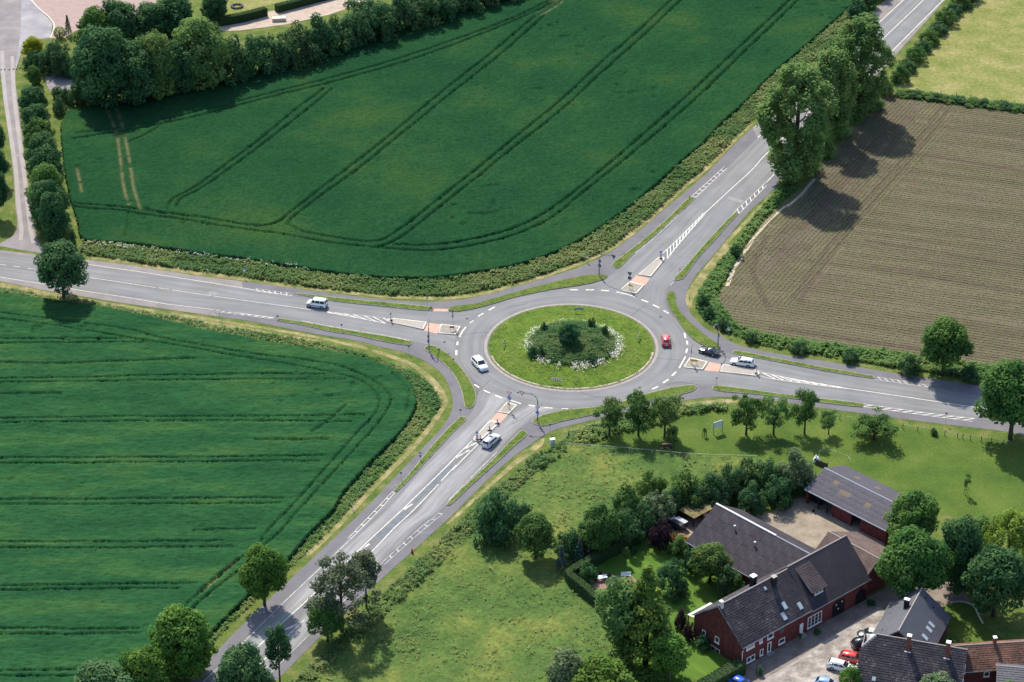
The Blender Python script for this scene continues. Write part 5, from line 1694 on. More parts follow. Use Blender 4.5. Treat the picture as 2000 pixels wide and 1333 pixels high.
    def window(s, face, u, z, w_, h_, cols=1, rows_=1, off=0.0, frame=.07, pane=None, name='window', fm=None, sill=True):
        """a framed window proud of the wall; its panes are children"""
        if face == 'front':
            Mx = Matrix.Translation((u, off, z))
        elif face == 'left':
            Mx = Matrix.Translation((off, u, z)) @ Matrix.Rotation(-math.pi / 2, 4, 'Z')
        else:
            Mx = Matrix.Translation((off, u, z)) @ Matrix.Rotation(math.pi / 2, 4, 'Z')
        b = MB()
        f = frame
        b.box(-w_ / 2, w_ / 2, -.06, .02, -h_ / 2, -h_ / 2 + f).box(-w_ / 2, w_ / 2, -.06, .02, h_ / 2 - f, h_ / 2)
        b.box(-w_ / 2, -w_ / 2 + f, -.06, .02, -h_ / 2 + f, h_ / 2 - f).box(w_ / 2 - f, w_ / 2, -.06, .02, -h_ / 2 + f, h_ / 2 - f)
        for c in range(1, cols):
            x = -w_ / 2 + w_ * c / cols
            b.box(x - f / 2, x + f / 2, -.05, .02, -h_ / 2 + f, h_ / 2 - f)
        for r in range(1, rows_):
            zz = -h_ / 2 + h_ * r / rows_
            b.box(-w_ / 2 + f, w_ / 2 - f, -.045, .02, zz - .02, zz + .02)
        if sill:
            b.box(-w_ / 2 - .08, w_ / 2 + .08, -.16, .02, -h_ / 2 - .10, -h_ / 2 - .003)
        o = b.build(name, fm or m_wht, s.root)
        o.matrix_local = Mx
        for c in range(cols):
            x0 = -w_ / 2 + w_ * c / cols + f * .5
            x1 = -w_ / 2 + w_ * (c + 1) / cols - f * .5
            MB().box(x0, x1, -.025, .012, -h_ / 2 + f * .8, h_ / 2 - f * .8).build('pane', pane or m_glass, o)
        return o

    def onroof(s, side, x, t):
        e, upv, nrm, Ls = s.__dict__['plane%d' % side]
        return Vector((x, 0, 0)) + e + upv * (Ls * t), upv, nrm

    def skylight(s, side, x, t, w_=.8, h_=1.2, m=None):
        p, upv, nrm = s.onroof(side, x, t)
        Mx = Matrix.Translation(p) @ Matrix((Vector((1, 0, 0)), upv, nrm)).transposed().to_4x4()
        o = MB().box(-w_ / 2, w_ / 2, -h_ / 2, h_ / 2, -.05, .13).build('skylight', m_zinc, s.root)
        o.matrix_local = Mx
        MB().box(-w_ / 2 + .08, w_ / 2 - .08, -h_ / 2 + .08, h_ / 2 - .08, .10, .145).build('pane', m or m_skyl, o)

    def chimney(s, x, y, z0, z1, w_=.55, d_=.55, m=m_brick2, cap=m_mortar, flash=True):
        o = MB().box(x - w_ / 2, x + w_ / 2, y - d_ / 2, y + d_ / 2, z0, z1).build('chimney', m, s.root)
        MB().box(x - w_ / 2 - .06, x + w_ / 2 + .06, y - d_ / 2 - .06, y + d_ / 2 + .06, z1, z1 + .14).build('cap', cap, o)
        return o


def tile_base(t):
    return t_plain(t)


def t_plain(t):
    n = t.name + '_underside'
    base = {'dark_roof_tile': (.04, .035, .042), 'smooth_dark_tile': (.035, .031, .038), 'brown_roof_tile': (.11, .075, .066), 'red_roof_tile': (.18, .08, .05), 'slate_tile': (.075, .077, .092)}.get(t.name, (.05, .05, .05))
    return mat(n, [base], fine=.15, fscale=5)


PM = {}


def panel_mesh(w_, h_, m, corr):
    k = (round(w_, 3), round(h_, 3), m.name)
    if k in PM:
        return PM[k]
    b = MB()
    g = .008 if corr else .02
    if corr:
        n = 10
        ps = []
        for i in range(n + 1):
            x = g + (w_ - 2 * g) * i / n
            ps.append((x, .05 if i % 2 else 0.0))
        for (xa, za), (xb, zb) in zip(ps[:-1], ps[1:]):
            b.face((xa, g, za), (xb, g, zb), (xb, h_ - g * .3, zb - .02), (xa, h_ - g * .3, za - .02))
        b.face((g, g, -.03), (w_ - g, g, -.03), (w_ - g, g, .02), (g, g, .02))
    else:
        b.box(g, w_ - g, g, h_ - g, -.03, .02)
    PM[k] = b.mesh('roof_panel', m)
    return PM[k]


def tiles(roof, xa, xb, e, upv, nrm, Ls, m, tw, th, hipl=0):
    rng = np.random.default_rng(int(abs(xa) * 100 + Ls * 1000))
    nc, nr = int((xb - xa) / tw), int(Ls / th)
    tw, th = (xb - xa) / nc, Ls / nr
    I, R = np.meshgrid(np.arange(nc), np.arange(nr), indexing='ij')
    I, R = I.ravel(), R.ravel()
    n = len(I)
    U, Nn, E = np.array(upv), np.array(nrm), np.array(e)
    X0 = xa + I * tw + .012
    X1 = xa + (I + 1) * tw - .012
    jit = rng.normal(0, .008, n)

    def P(x, s, h):
        return np.stack([x, np.zeros(n), np.zeros(n)], 1) + E + np.outer(s, U) + np.outer(h, Nn)
    s0, s1 = R * th - .03, (R + 1) * th + .02
    h0, h1 = .075 + jit, .02 + jit
    a, b, c, d = P(X0, s0, h0), P(X1, s0, h0), P(X1, s1, h1), P(X0, s1, h1)
    a2, b2 = P(X0, s0, np.full(n, .0)), P(X1, s0, np.full(n, .0))
    if hipl:
        f = 1 - hipl / Ls * 1.25
        sm = (s0 + s1) / 2 / Ls
        ok = (X0 - xa) > np.clip((sm - f) / (1 - f), 0, 1) * hipl
    else:
        ok = np.ones(n, bool)
    Q = np.concatenate([np.stack([a, b, c, d], 1)[ok], np.stack([a2, b2, b, a], 1)[ok]]).reshape(-1, 3)
    pn = vnoise(X0 * 1.0 + 40, s0 + 40, 1.6, 41)
    t = np.clip(.45 * rng.random(n) ** 1.5 + 1.1 * (pn - .38) * (.4 + .6 * rng.random(n)) + .1, 0, 1)[ok]
    o = ob('roof_tiles', npmesh('roof_tiles', Q, np.arange(len(Q)).reshape(-1, 4), m, attrs={'tint': np.repeat(np.r_[t, t], 4)}), roof)
    o['kind'] = 'stuff'


# ---- the farmhouse
h = House('farmhouse', 'long dark red brick farmhouse with steep dark tiled roof facing the yard', (25.35, -102.35), 40.2)
h.section(0, 15.6, 11.2, 4.5, 9.3, ry=5.7, tile=t_dark, gr=0.0, over=.28)
for px, py, w_, hh, c, pn in ((1465.6, 1262, 1.8, 1.05, 1, m_blind), (1486, 1251, .7, 1.0, 1, m_blind), (1504.6, 1242, 1.35, 1.15, 1, None), (1466, 1286.6, 1.9, 1.05, 2, None), (1487, 1274, .75, 1.2, 1, None), (1526.6, 1252, 1.4, 1.0, 1, None)):
    u, z = h.front(px, py)
    h.window('front', u, min(z, 3.72 if hh < 1.1 else 3.62), w_, min(hh, 1.0) if z > 2.4 else hh, c, pane=pn, frame=.13)
u, z = h.front(1502, 1265)
h.window('front', u, 1.25, .85, 2.0, 1, frame=.16, name='door', sill=False)
MB().box(u - .7, u + .7, -.7, -.003, 0, .22).build('doorstep', m_kerb, h.root)
u, z = h.front(1526.6, 1236.6)
MB().box(u - .45, u + .45, -.05, .01, 2.75, 3.6).build('shutter', mat('grey_panel', [(.11, .10, .105)]), h.root)
u, z = h.front(1564.5, 1232)
h.window('front', u, 1.35, .8, 2.1, 1, frame=.2, name='door', pane=m_wht, sill=False)
MB().box(u - .6, u + .7, -.9, -.003, 0, .2).box(u - .5, u + .6, -.5, -.003, .2, .38).build('doorstep', m_kerb, h.root)
for px, py, w_, hh, c in ((1375, 1236.6, .8, 1.1, 1), (1400.7, 1249.6, .95, 1.15, 1), (1397, 1271, 2.1, 1.3, 2)):
    u, z = h.left(px, py)
    h.window('left', u, z, w_, hh, c, frame=.12)
e1 = MB().tube([(-.12, -.12, .1), (-.12, -.12, 3.5), (-.1, -.36, 3.75)], .06, 6)
e1.build('downpipe', m_wht, h.root)
for x, t, sz in ((11.2, .36, 1.3), (13.9, .20, 1.3), (10.0, .17, 1.35)):
    h.skylight(0, x, t, .8, sz)
h.chimney(.2, 5.4, 8.6, 10.1, .5, .6, m_mortar, m_mortar)
h.chimney(11.6, 4.9, 7.7, 10.0, .8, .7, m_dark, m_cap)
h.chimney(9.3, 7.3, 7.2, 9.9, .9, .8, m_dark, m_wht)
h.skylight(0, 9.6, .86, .5, .6)
h.section(15.6, 29.4, 11.2, 4.4, 9.6, ry=5.8, tile=t_dark2, gl=0.0, over=.35, gr=.3, wall=m_brick2)
u, z = h.front(1590.5, 1216)
gw = h.window('front', u, 1.75, 3.3, 2.2, 4, 3, frame=.14)
for px, wd, ht, dm in ((1637, 2.9, 3.1, True), (1679, 2.6, 2.6, False)):
    u, z = h.front(px, 1190)
    n = 12
    arc = [(-wd / 2, 0), (wd / 2, 0)] + [(wd / 2 * math.cos(math.pi * i / n), ht - .8 + .8 * math.sin(math.pi * i / n)) for i in range(n + 1)]
    o = MB().prism([(a, b) for a, b in arc], 0, .07, Matrix.Translation((u, -.003, 0)) @ Matrix.Rotation(math.pi / 2, 4, 'X')).build('barn_door', m_dark, h.root)
    for k in range(1, 6):
        x = -wd / 2 + wd * k / 6
        MB().box(u + x - .02, u + x + .02, -.095, -.06, .05, ht - .9).build('batten', m_dark, o)
    if dm:
        for dx, dz in ((-.65, 2.35), (.75, 2.45), (-.1, 1.35)):
            b = MB()
            q = [(0, .22), (.16, 0), (0, -.22), (-.16, 0)]
            b.prism(q, 0, .02, Matrix.Translation((u + dx, -.08, dz)) @ Matrix.Rotation(math.pi / 2, 4, 'X'))
            b.build('white_diamond', m_wht, o)
u, z = h.front(1680, 1152)
h.window('front', u, min(z, 3.3), .8, 1.0, 1, frame=.06, fm=m_dark)
# the dormer with its own tiled roof
e, upv, nrm, Ls = h.plane0
xd0, xd1 = 17.0, 20.0
yf, zf = 1.15, 6.6
yr, zr = 5.1, 8.95
b = MB()
zs = 4.4 + (yf) * (5.2 / 5.8)
for x in (xd0, xd1):
    b.face((x, yf, zs), (x, yf, zf), (x, yr, zr)) if x == xd0 else b.face((x, yr, zr), (x, yf, zf), (x, yf, zs))
b.face((xd0, yf, zs), (xd1, yf, zs), (xd1, yf, zf), (xd0, yf, zf))
dm = b.build('dormer', m_dark, h.root)
de = Vector((0, yf - .35, zf - .1))
dt = Vector((0, yr + .1, zr + .12))
du = (dt - de)
dL = du.length
du.normalize()
dn = Vector((1, 0, 0)).cross(du)
b = MB()
pts = [Vector((xd0 - .25, 0, 0)) + de, Vector((xd1 + .25, 0, 0)) + de, Vector((xd1 + .25, 0, 0)) + dt, Vector((xd0 - .25, 0, 0)) + dt]
b.face(*pts).face(*[p - dn * .15 for p in reversed(pts)])
for i in range(4):
    b.face(pts[i] - dn * .15, pts[(i + 1) % 4] - dn * .15, pts[(i + 1) % 4], pts[i])
b.build('dormer_roof', t_plain(t_brown), dm)
t_mid = mat('dormer_roof_tile', [(.05, .04, .045), (.07, .056, .06), (.09, .07, .072)], attr='tint', contrast=(0, 1), rough=.7)
tiles(dm, xd0 - .25, xd1 + .25, de + dn * .01, du, dn, dL, t_mid, .34, .4)
h.window('front', (xd0 + xd1) / 2, (zs + zf) / 2 + .1, 1.9, .95, 2, off=yf - .01, frame=.12)
# glass veranda at the rear
b = MB()
for k in range(7):
    x0 = .2 + k * .75
    MB().box(x0, x0 + .7, 11.6, 13.0, 0, .04, Matrix.Translation((0, 0, 3.45)) @ Matrix.Translation((0, 11.6, 0)) @ Matrix.Rotation(-.15, 4, 'X') @ Matrix.Translation((0, -11.6, 0))).build('veranda_panel', mat('milk_glass', [(.55, .55, .52)], rough=.3), h.root)
MB().box(.25, .4, 12.8, 12.95, 0, 3.2).box(5.2, 5.35, 12.8, 12.95, 0, 3.2).build('veranda_post', m_brick2, h.root)

# ---- barns
m_barnw = m_brick
h = House('open_barn', 'long low brick barn with weathered corrugated roof and open bays at the paddock', (40.35, -54.65), -45.4, 'barn')
h.section(0, 17.9, 10.4, 3.1, 5.0, ry=5.0, wall=m_barnw, panels=(16, 5, p_panel2, {(0, 3, 3), (0, 2, 6), (0, 2, 5), (0, 2, 10), (1, 2, 4), (1, 2, 8)}), front_open=[(0, .5), (6.0, 10.2), (12.3, 17.9)], over=.3, gl=.15, gr=.15)
for x in (2.9, 4.8):
    MB().box(x - .1, x + .1, .02, .22, 0, 3.0).build('post', m_dark, h.root)
MB().box(.5, 2.6, 1.2, 1.35, 0, 2.4).build('plank_wall', m_dark, h.root)
MB().box(-.15, 18.05, -.36, -.31, 2.78, 3.02).build('fascia', mat('pale_blue_fascia', [(.50, .58, .64)], rough=.5), h.root)
h = House('panel_barn', 'large barn with dark panelled roof between garden and courtyard', (18.38, -70.55), -45.7, 'barn')
h.section(0, 20.8, 13.6, 2.9, 7.0, ry=7.25, wall=m_barnw, panels=(9, 4, p_panel, None), over=.25, gl=.1, gr=.1)
MB().tube([(0, 7.25, 7.1), (13.5, 7.25, 7.1)], .17, 6).build('white_ridge', m_wht, h.root)
for x, t in ((6.2, .70), (11.4, .60)):
    p, upv, nrm = h.onroof(0, x, t)
    MB().tube([p, p + Vector((0, 0, .75))], [.13, .13], 8).tube([p + Vector((0, 0, .75)), p + Vector((0, 0, .95))], [.24, .2], 8).build('roof_vent', m_zinc, h.root)
u, z = h.front(1440, 1124)
h.window('front', u, 1.6, 1.1, 1.1, 1, frame=.14)
h = House('link_building', 'brown-tiled wing joining the farmhouse end and the courtyard', (40.05, -75.45), -46.5, 'building')
h.section(0, 10.6, 10.4, 4.6, 6.6, ry=3.0, heb=3.0, tile=t_brown, over=.3)
h = House('small_shed', 'small flat-roofed timber shed with moss-stained roof behind the panel barn', (20.0, -62.5), 41.8, 'shed')
for x, y in ((.1, .1), (4.7, .1), (.1, 3.0), (4.7, 3.0), (2.4, .1)):
    MB().box(x - .07, x + .07, y - .07, y + .07, 0, 2.1).build('post', m_dark, h.root)
MB().box(0.02, 4.9, 3.12, 3.2, 0, 2.05).build('plank_wall', m_dark, h.root)
MB().box(-.2, 5.1, -.3, 3.5, 2.1, 2.24).build('roof', mat('mossy_roof', [(.06, .055, .05), (.15, .125, .06), (.24, .19, .08)], scale=.8, fine=.2, fscale=4), h.root)
MB().box(2.9, 3.7, .3, .36, .9, 1.5).build('pale_sheet', m_mortar, h.root)

# ---- houses of the lower right corner
h = House('slate_house', 'grey slate roofed house with four skylights and a white-capped chimney', (51.15, -89.0), -114.7)
h.section(0, 12.4, 9.5, 3.5, 7.5, ry=4.6, tile=t_slate, tw=.5, th=.32, over=.35)
for x, t, w_ in ((5.2, .35, .75), (6.6, .35, .85), (8.9, .35, .85), (10.9, .3, .4)):
    h.skylight(1, x, t, w_, 1.25)
h.chimney(5.0, 3.6, 6.3, 8.3, .55, .8, m_dark, m_wht)
for x, t in ((4.6, .3), (9.6, .32)):
    p, upv, nrm = h.onroof(0, x, t)
    MB().tube([p, p + nrm * .35], [.1, .08], 6).build('roof_vent', m_zinc, h.root)
for x, t in ((1.2, .78), (1.6, .5)):
    p, upv, nrm = h.onroof(1, x, t)
    MB().tube([p, p + Vector((0, 0, .5))], [.1, .08], 6).build('roof_vent', m_dark, h.root)
h = House('dark_tiled_house', 'brick house with large dark tiled half-hipped roof and two tall brick chimneys', (42.75, -110.35), -16.4)
h.section(0, 15.9, 10.4, 4.0, 9.0, ry=5.8, heb=4.9, tile=t_dark, hipl=1.9, wall=m_brick2, over=.35)
h.chimney(7.05, 4.7, 7.6, 10.6, .62, .62, m_brick2, m_wht)
h.chimney(13.2, 4.7, 7.6, 10.6, .62, .62, m_brick2, m_wht)
for x in (7.05, 13.2):
    MB().box(x - .5, x + .5, 4.2, 4.32, 7.62, 7.8).build('flashing', m_wht, h.root)
h.skylight(0, 2.6, .12, .6, .7)
for y, z in ((3.0, 4.2), (5.6, 3.6), (5.8, 6.4), (8.2, 3.4)):
    h.window('right', y, z, .8, 1.2, 1, off=15.9, frame=.12)
h = House('red_tiled_house', 'low brick house with rusty red tiled roof at the right edge', (59.6, -106.75), 6.0)
h.section(0, 16, 6.8, 3.0, 5.3, ry=3.3, tile=t_red, over=.3, tw=.3, th=.36)
u, z = h.front(1927, 1316)
h.window('front', u, 1.9, .95, 1.0, 1, frame=.13)
h.chimney(6.3, 3.4, 4.8, 6.4, .5, .55, m_brick2, m_wht)
h = House('grey_tiled_annexe', 'small annexe with grey tiled roof in the bottom right corner', (64.9, -111.4), -8)
h.section(0, 9, 7.5, 2.6, 4.3, ry=4.1, tile=t_slate, over=.25)

#@@PART3
# ================================================================== VEHICLES
m_tyre = mat('tyre_rubber', [(.012, .012, .013)], rough=.85)
m_rim = mat('alloy_rim', [(.45, .46, .48)], rough=.35, metal=.6)
m_cglass = mat('car_glass', [(.02, .025, .032)], rough=.05, spec=.9)
m_lampw = mat('clear_headlamp', [(.65, .67, .70)], rough=.1, spec=.8)
m_lampr = mat('red_tail_lamp', [(.35, .012, .012)], rough=.2, spec=.6)
m_plast = mat('black_plastic', [(.02, .02, .022)], rough=.6)
m_plate = mat('white_plate', [(.75, .75, .72)], rough=.5)


def paint(n, c, metal=0.0):
    return mat('paint_' + n, [c], rough=.28, spec=.5, coat=.8, metal=metal)


#            length width height belt  hood  | windscreen base, roof front, roof rear, rear base  (x from the front axle side, + is forward)
CARS = {
    'van':    dict(L=4.2, W=1.80, H=1.80, belt=1.08, hood=1.02, wb=1.20, rf=.62, rr=-1.92, rb=-2.06, wb0=1.35, wb1=-1.33, side=((.95, .15), (.03, -.82), (-.92, -1.85))),
    'estate': dict(L=4.75, W=1.82, H=1.46, belt=.92, hood=.90, wb=1.05, rf=.30, rr=-1.80, rb=-2.28, wb0=1.45, wb1=-1.30, side=((.75, -.22), (-.30, -1.12), (-1.2, -1.95))),
    'suv':    dict(L=4.5, W=1.85, H=1.68, belt=1.02, hood=1.02, wb=1.10, rf=.42, rr=-1.72, rb=-2.14, wb0=1.40, wb1=-1.28, side=((.82, -.12), (-.20, -1.0), (-1.08, -1.82))),
    'hatch':  dict(L=4.05, W=1.72, H=1.45, belt=.92, hood=.90, wb=1.05, rf=.38, rr=-1.15, rb=-1.85, wb0=1.28, wb1=-1.22, side=((.78, -.15), (-.24, -1.22))),
    'coupe':  dict(L=4.15, W=1.78, H=1.30, belt=.86, hood=.84, wb=.80, rf=.10, rr=-.80, rb=-1.50, wb0=1.28, wb1=-1.22, side=((.50, -.68),)),
}


def car(kind, at, toward, pm, label, name='car', cat='car', group=None, roofm=None, bumper=None, rails=False, sunroof=False, hoodm=None):
    d = CARS[kind]
    p, q = G(*at), G(*toward)
    ang = math.atan2(q[1] - p[1], q[0] - p[0])
    r = empty(name, (p[0], p[1], .052), ang)
    tag(r, label, cat, group)
    L, W, H, bl, hd = d['L'], d['W'], d['H'], d['belt'], d['hood']
    hl, hw = L / 2, W / 2
    # lower body: sections along the length
    st = [(hl, .48, .62, .72), (hl - .08, .30, .72, .86), (hl - .35, .22, hd - .10, .95), (d['wb'] + .05, .2, hd, 1.0), (0, .2, bl, 1.0), (d['rb'] + .4, .22, bl + .02, 1.0), (-hl + .2, .25, bl, .96), (-hl + .05, .32, bl - .06, .90), (-hl, .45, bl - .22, .82)]
    b = MB()
    rings = []
    for x, z0, z1, wf in st:
        w_ = hw * wf
        zm = z0 + (z1 - z0) * .55
        ring = [(x, -w_ * .92, z0), (x, -w_, z0 + .12), (x, -w_, zm), (x, -w_ * .95, z1 - .06), (x, -w_ * .84, z1), (x, w_ * .84, z1), (x, w_ * .95, z1 - .06), (x, w_, zm), (x, w_, z0 + .12), (x, w_ * .92, z0)]
        rings.append(ring)
    for a, c in zip(rings[:-1], rings[1:]):
        for k in range(10):
            j = (k + 1) % 10
            b.face(a[k], a[j], c[j], c[k])
    b.face(*reversed(rings[0])).face(*rings[-1])
    # cabin
    wbz, wt = hw * .93, hw * .76
    prof = [(d['wb'], bl - .02, wbz), (d['rf'], H - .05, wt), ((d['rf'] + d['rr']) / 2, H, wt), (d['rr'], H - .05, wt * .97), (d['rb'], bl, wbz * .95)]
    base = [(x, bl - .02) for x, _, _ in prof]
    for (xa, za, wa), (xb, zb, wb_) in zip(prof[:-1], prof[1:]):
        b.face((xa, -wa + .0, za), (xb, -wb_, zb), (xb, wb_, zb), (xa, wa, za))
        for s in (-1, 1):
            fq = [(xa, s * wbz, bl - .03), (xb, s * wbz * (1 if xb > d['rb'] + .01 else .95), bl - .03), (xb, s * wb_, zb), (xa, s * wa, za)]
            b.face(*(fq if s < 0 else reversed(fq)))
    me = b.mesh('body', pm)
    bmm = bmesh.new()
    bmm.from_mesh(me)
    bmesh.ops.remove_doubles(bmm, verts=bmm.verts, dist=.004)
    bmesh.ops.recalc_face_normals(bmm, faces=bmm.faces)
    sharp = [e for e in bmm.edges if len(e.link_faces) == 2 and e.calc_face_angle() > .5]
    bmesh.ops.bevel(bmm, geom=sharp, offset=.035, segments=2, affect='EDGES', clamp_overlap=True)
    bmm.to_mesh(me)
    bmm.free()
    for pl in me.polygons:
        pl.use_smooth = True
    ob('body', me, r)

    def quad(nm, pts, m, off):
        v = [Vector(x) for x in pts]
        n = (v[1] - v[0]).cross(v[2] - v[0]).normalized()
        f = MB()
        A = [x + n * off for x in v]
        B = [x - n * .02 for x in v]
        f.face(*A)
        for i in range(len(v)):
            j = (i + 1) % len(v)
            f.face(B[i], B[j], A[j], A[i])
        return f.build(nm, m, r)
    # glazing, each pane its own part

    def sidept(x, t, s):
        # point on the side glass plane, t=0 belt, 1 roof
        return Vector((x, s * (wbz + (wt - wbz) * t), bl + (H - .05 - bl) * t))
    for s in (-1, 1):
        for xa, xb in d['side']:
            lo, hi = .12, .86
            def xc(x, t):
                # keep inside the sloping pillars
                fx = d['wb'] + (d['rf'] - d['wb']) * t - .07
                rx = d['rb'] + (d['rr'] - d['rb']) * t + .10
                return max(rx, min(fx, x))
            pts = [sidept(xc(xb, lo), lo, s), sidept(xc(xa, lo), lo, s), sidept(xc(xa, hi), hi, s), sidept(xc(xb, hi), hi, s)]
            if s > 0:
                pts = [pts[1], pts[0], pts[3], pts[2]]
            quad('side_window', pts, m_cglass, .012)

    def lerp(a, c, t):
        return Vector(a) * (1 - t) + Vector(c) * t
    fw = [(d['wb'], -wbz * .86, bl), (d['wb'], wbz * .86, bl), (d['rf'], wt * .88, H - .05), (d['rf'], -wt * .88, H - .05)]
    quad('windscreen', [lerp(fw[0], fw[3], .08), lerp(fw[1], fw[2], .08), lerp(fw[1], fw[2], .95), lerp(fw[0], fw[3], .95)], m_cglass, .014)
    rw = [(d['rb'], wbz * .82, bl), (d['rb'], -wbz * .82, bl), (d['rr'], -wt * .84, H - .05), (d['rr'], wt * .84, H - .05)]
    quad('rear_window', [lerp(rw[0], rw[3], .14), lerp(rw[1], rw[2], .14), lerp(rw[1], rw[2], .88), lerp(rw[0], rw[3], .88)], m_cglass, .014)
    # wheels
    wr = .33 if kind in ('suv', 'van') else .31
    for x in (d['wb0'], d['wb1']):
        for s in (-1, 1):
            y = s * (hw - .06)
            MB().tube([(x, s * (hw - .25), wr), (x, s * (hw + .006), wr)], [wr + .07, wr + .07], 16).build('wheel_arch', m_plast, r)
            wv = MB().tube([(x, y - s * .14, wr), (x, y + s * .08, wr)], [wr, wr], 16).build('wheel', m_tyre, r)
            MB().tube([(x, y + s * .05, wr), (x, y + s * .092, wr)], [wr * .68, wr * .62], 12).build('rim', m_rim, wv)
    for s in (-1, 1):
        quad('headlight', [(hl - .02, s * hw * .72 - .17, .62), (hl - .02, s * hw * .72 + .17, .62), (hl - .20, s * hw * .78 + .16, .80), (hl - .20, s * hw * .78 - .16, .80)], m_lampw, .014)
        z0, z1 = (bl - .28, bl - .02) if kind != 'van' else (bl - .3, bl + .3)
        quad('tail_light', [(-hl + .015, s * hw * .74 + .11, z0), (-hl + .015, s * hw * .74 - .11, z0), (-hl + (.1 if z1 > bl else .03), s * hw * .72 - .10, z1), (-hl + (.1 if z1 > bl else .03), s * hw * .72 + .10, z1)], m_lampr, .02)
        MB().box(d['wb'] - .22, d['wb'] - .08, min(s * hw, s * (hw + .17)), max(s * hw, s * (hw + .17)), bl + .02, bl + .16).build('mirror', pm, r)
    MB().box(hl - .06, hl + .035, -hw * .74, hw * .74, .26, .46).build('front_bumper', bumper or pm, r)
    MB().box(-hl - .035, -hl + .06, -hw * .76, hw * .76, .28, .50).build('rear_bumper', bumper or pm, r)
    MB().box(hl + .034, hl + .045, -.26, .26, .34, .45).build('number_plate', m_plate, r)
    MB().box(-hl - .012 - (.03 if kind in ('hatch', 'coupe') else .0), -hl + .03, -.26, .26, .56, .67).build('number_plate', m_plate, r)
    if rails:
        for s in (-1, 1):
            MB().tube([(d['rf'] - .1, s * wt * .9, H + .05), (d['rr'] + .1, s * wt * .9, H + .05)], .025, 5).build('roof_rail', m_plast, r)
    if sunroof:
        MB().box(d['rf'] - .62, d['rf'] - .2, -.42, .42, H - .03, H + .012).build('sunroof', m_cglass, r)
    if roofm:
        MB().box(d['rr'] + .1, d['rf'] - .05, -wt * .9, wt * .9, H - .03, H + .02).build('roof', roofm, r)
    if kind == 'van':
        MB().box(-1.7, 1.0, -hw - .012, -hw + .02, .50, .62).build('side_moulding', m_plast, r)
        MB().box(-1.7, 1.0, hw - .02, hw + .012, .50, .62).build('side_moulding', m_plast, r)
    return r


white = paint('white', (.72, .73, .74))
silver = paint('silver', (.50, .52, .55), .25)
RG_ = 'vehicles on the roads'
car('van', (619, 599), (575, 592.5), white, 'white high-roofed passenger van driving away along the left road', name='van', cat='van', group=RG_, bumper=m_plast)
car('hatch', (1300.5, 670), (1298.5, 650), paint('red', (.50, .03, .04)), 'red hatchback seen from behind on the roundabout', group=RG_)
car('coupe', (1385, 691), (1340, 678), paint('black', (.012, .012, .016)), 'black coupe entering the roundabout from the right road', group=RG_)
car('estate', (1450, 713), (1400, 705.5), white, 'white estate car waiting behind the black coupe beside the right traffic island', group=RG_, rails=True)
car('suv', (937, 717), (957, 738), white, 'white tall hatchback circling the left side of the roundabout', group=RG_)
car('estate', (959.5, 866), (990, 838), silver, 'silver estate car with sunroof driving up past the lower left traffic island', group=RG_, sunroof=True)
YG = 'vehicles parked in the farmyard'
car('suv', (1700, 1247), (1660, 1244), paint('dark_green', (.035, .045, .042)), 'dark car parked farthest up the yard beside the grey slate house', group=YG, roofm=mat('roof_reflection', [(.40, .42, .38)], rough=.3))  # pale roof panel: reflection on the dark bodywork, put in as colour
car('suv', (1689, 1263), (1720, 1257), paint('black', (.012, .012, .016)), 'black car parked second in the yard, behind the dark tiled house', group=YG)
car('estate', (1667, 1292), (1700, 1300), paint('bright_red', (.50, .05, .03)), 'red estate car parked in the yard at the dark tiled house', group=YG)
car('estate', (1643, 1308), (1680, 1317), white, 'white estate car parked nearest the middle of the yard', group=YG, rails=True)
car('hatch', (1683, 1316), (1690, 1290), white, 'white car half hidden between the house corner and the small tree', group=YG)
car('hatch', (1614, 1342), (1650, 1350), paint('light_blue', (.22, .36, .60)), 'light blue car cut by the bottom edge of the yard', group=YG)
car('hatch', (1446, 1341), (1470, 1353), paint('blue', (.02, .09, .50)), 'vivid blue car at the bottom edge beside the thick hedge', group=YG)
# dark trailer with pale tilted cover beside the shed
p, q = G(1322, 1030), G(1350, 1046)
t = empty('trailer', (p[0], p[1], .04), math.atan2(q[1] - p[1], q[0] - p[0]))
tag(t, 'dark trailer with a pale grey cover beside the small shed', 'trailer', YG)
MB().box(-1.6, 1.7, -.9, .9, .5, 1.5).build('box', paint('navy', (.012, .02, .04)), t)
MB().box(-.5, 1.75, .0, .95, 1.52, 1.58).build('cover', mat('pale_cover', [(.36, .40, .43)], rough=.5), t)
for x in (-.4, .4):
    for y in (-.95, .95):
        MB().tube([(x, y - .1, .32), (x, y + .1, .32)], [.32, .32], 12).build('wheel', m_tyre, t)
MB().tube([(1.7, 0, .5), (2.7, 0, .45)], .06, 6).build('drawbar', m_plast, t)


# ================================================================== SIGNS AND STREET FURNITURE
m_post = mat('galvanised_post', [(.30, .32, .34), (.38, .40, .42)], scale=4, rough=.5, metal=.3)
m_mast = mat('blue_grey_mast', [(.16, .20, .25)], rough=.5)
m_red = mat('sign_red', [(.48, .02, .03)], rough=.45)
m_signw = mat('sign_white', [(.78, .78, .78)], rough=.45)
m_blue = mat('sign_blue', [(.02, .12, .42)], rough=.45)
m_back = mat('sign_back', [(.10, .115, .14)], rough=.6)
m_yel = mat('sign_yellow', [(.62, .33, .02)], rough=.5)


def disc(b, c, r, y0, y1, n=18):
    return b.prism([(c[0] + r * math.cos(2 * math.pi * k / n), c[1] + r * math.sin(2 * math.pi * k / n)) for k in range(n)], 0, abs(y1 - y0), Matrix.Translation((0, y1, 0)) @ Matrix.Rotation(math.pi / 2, 4, 'X'))


def plate(poly, y, th=.015):
    """an upright plate facing -y, its face at y"""
    return MB().prism(poly, 0, th, Matrix.Translation((0, y + th, 0)) @ Matrix.Rotation(math.pi / 2, 4, 'X'))


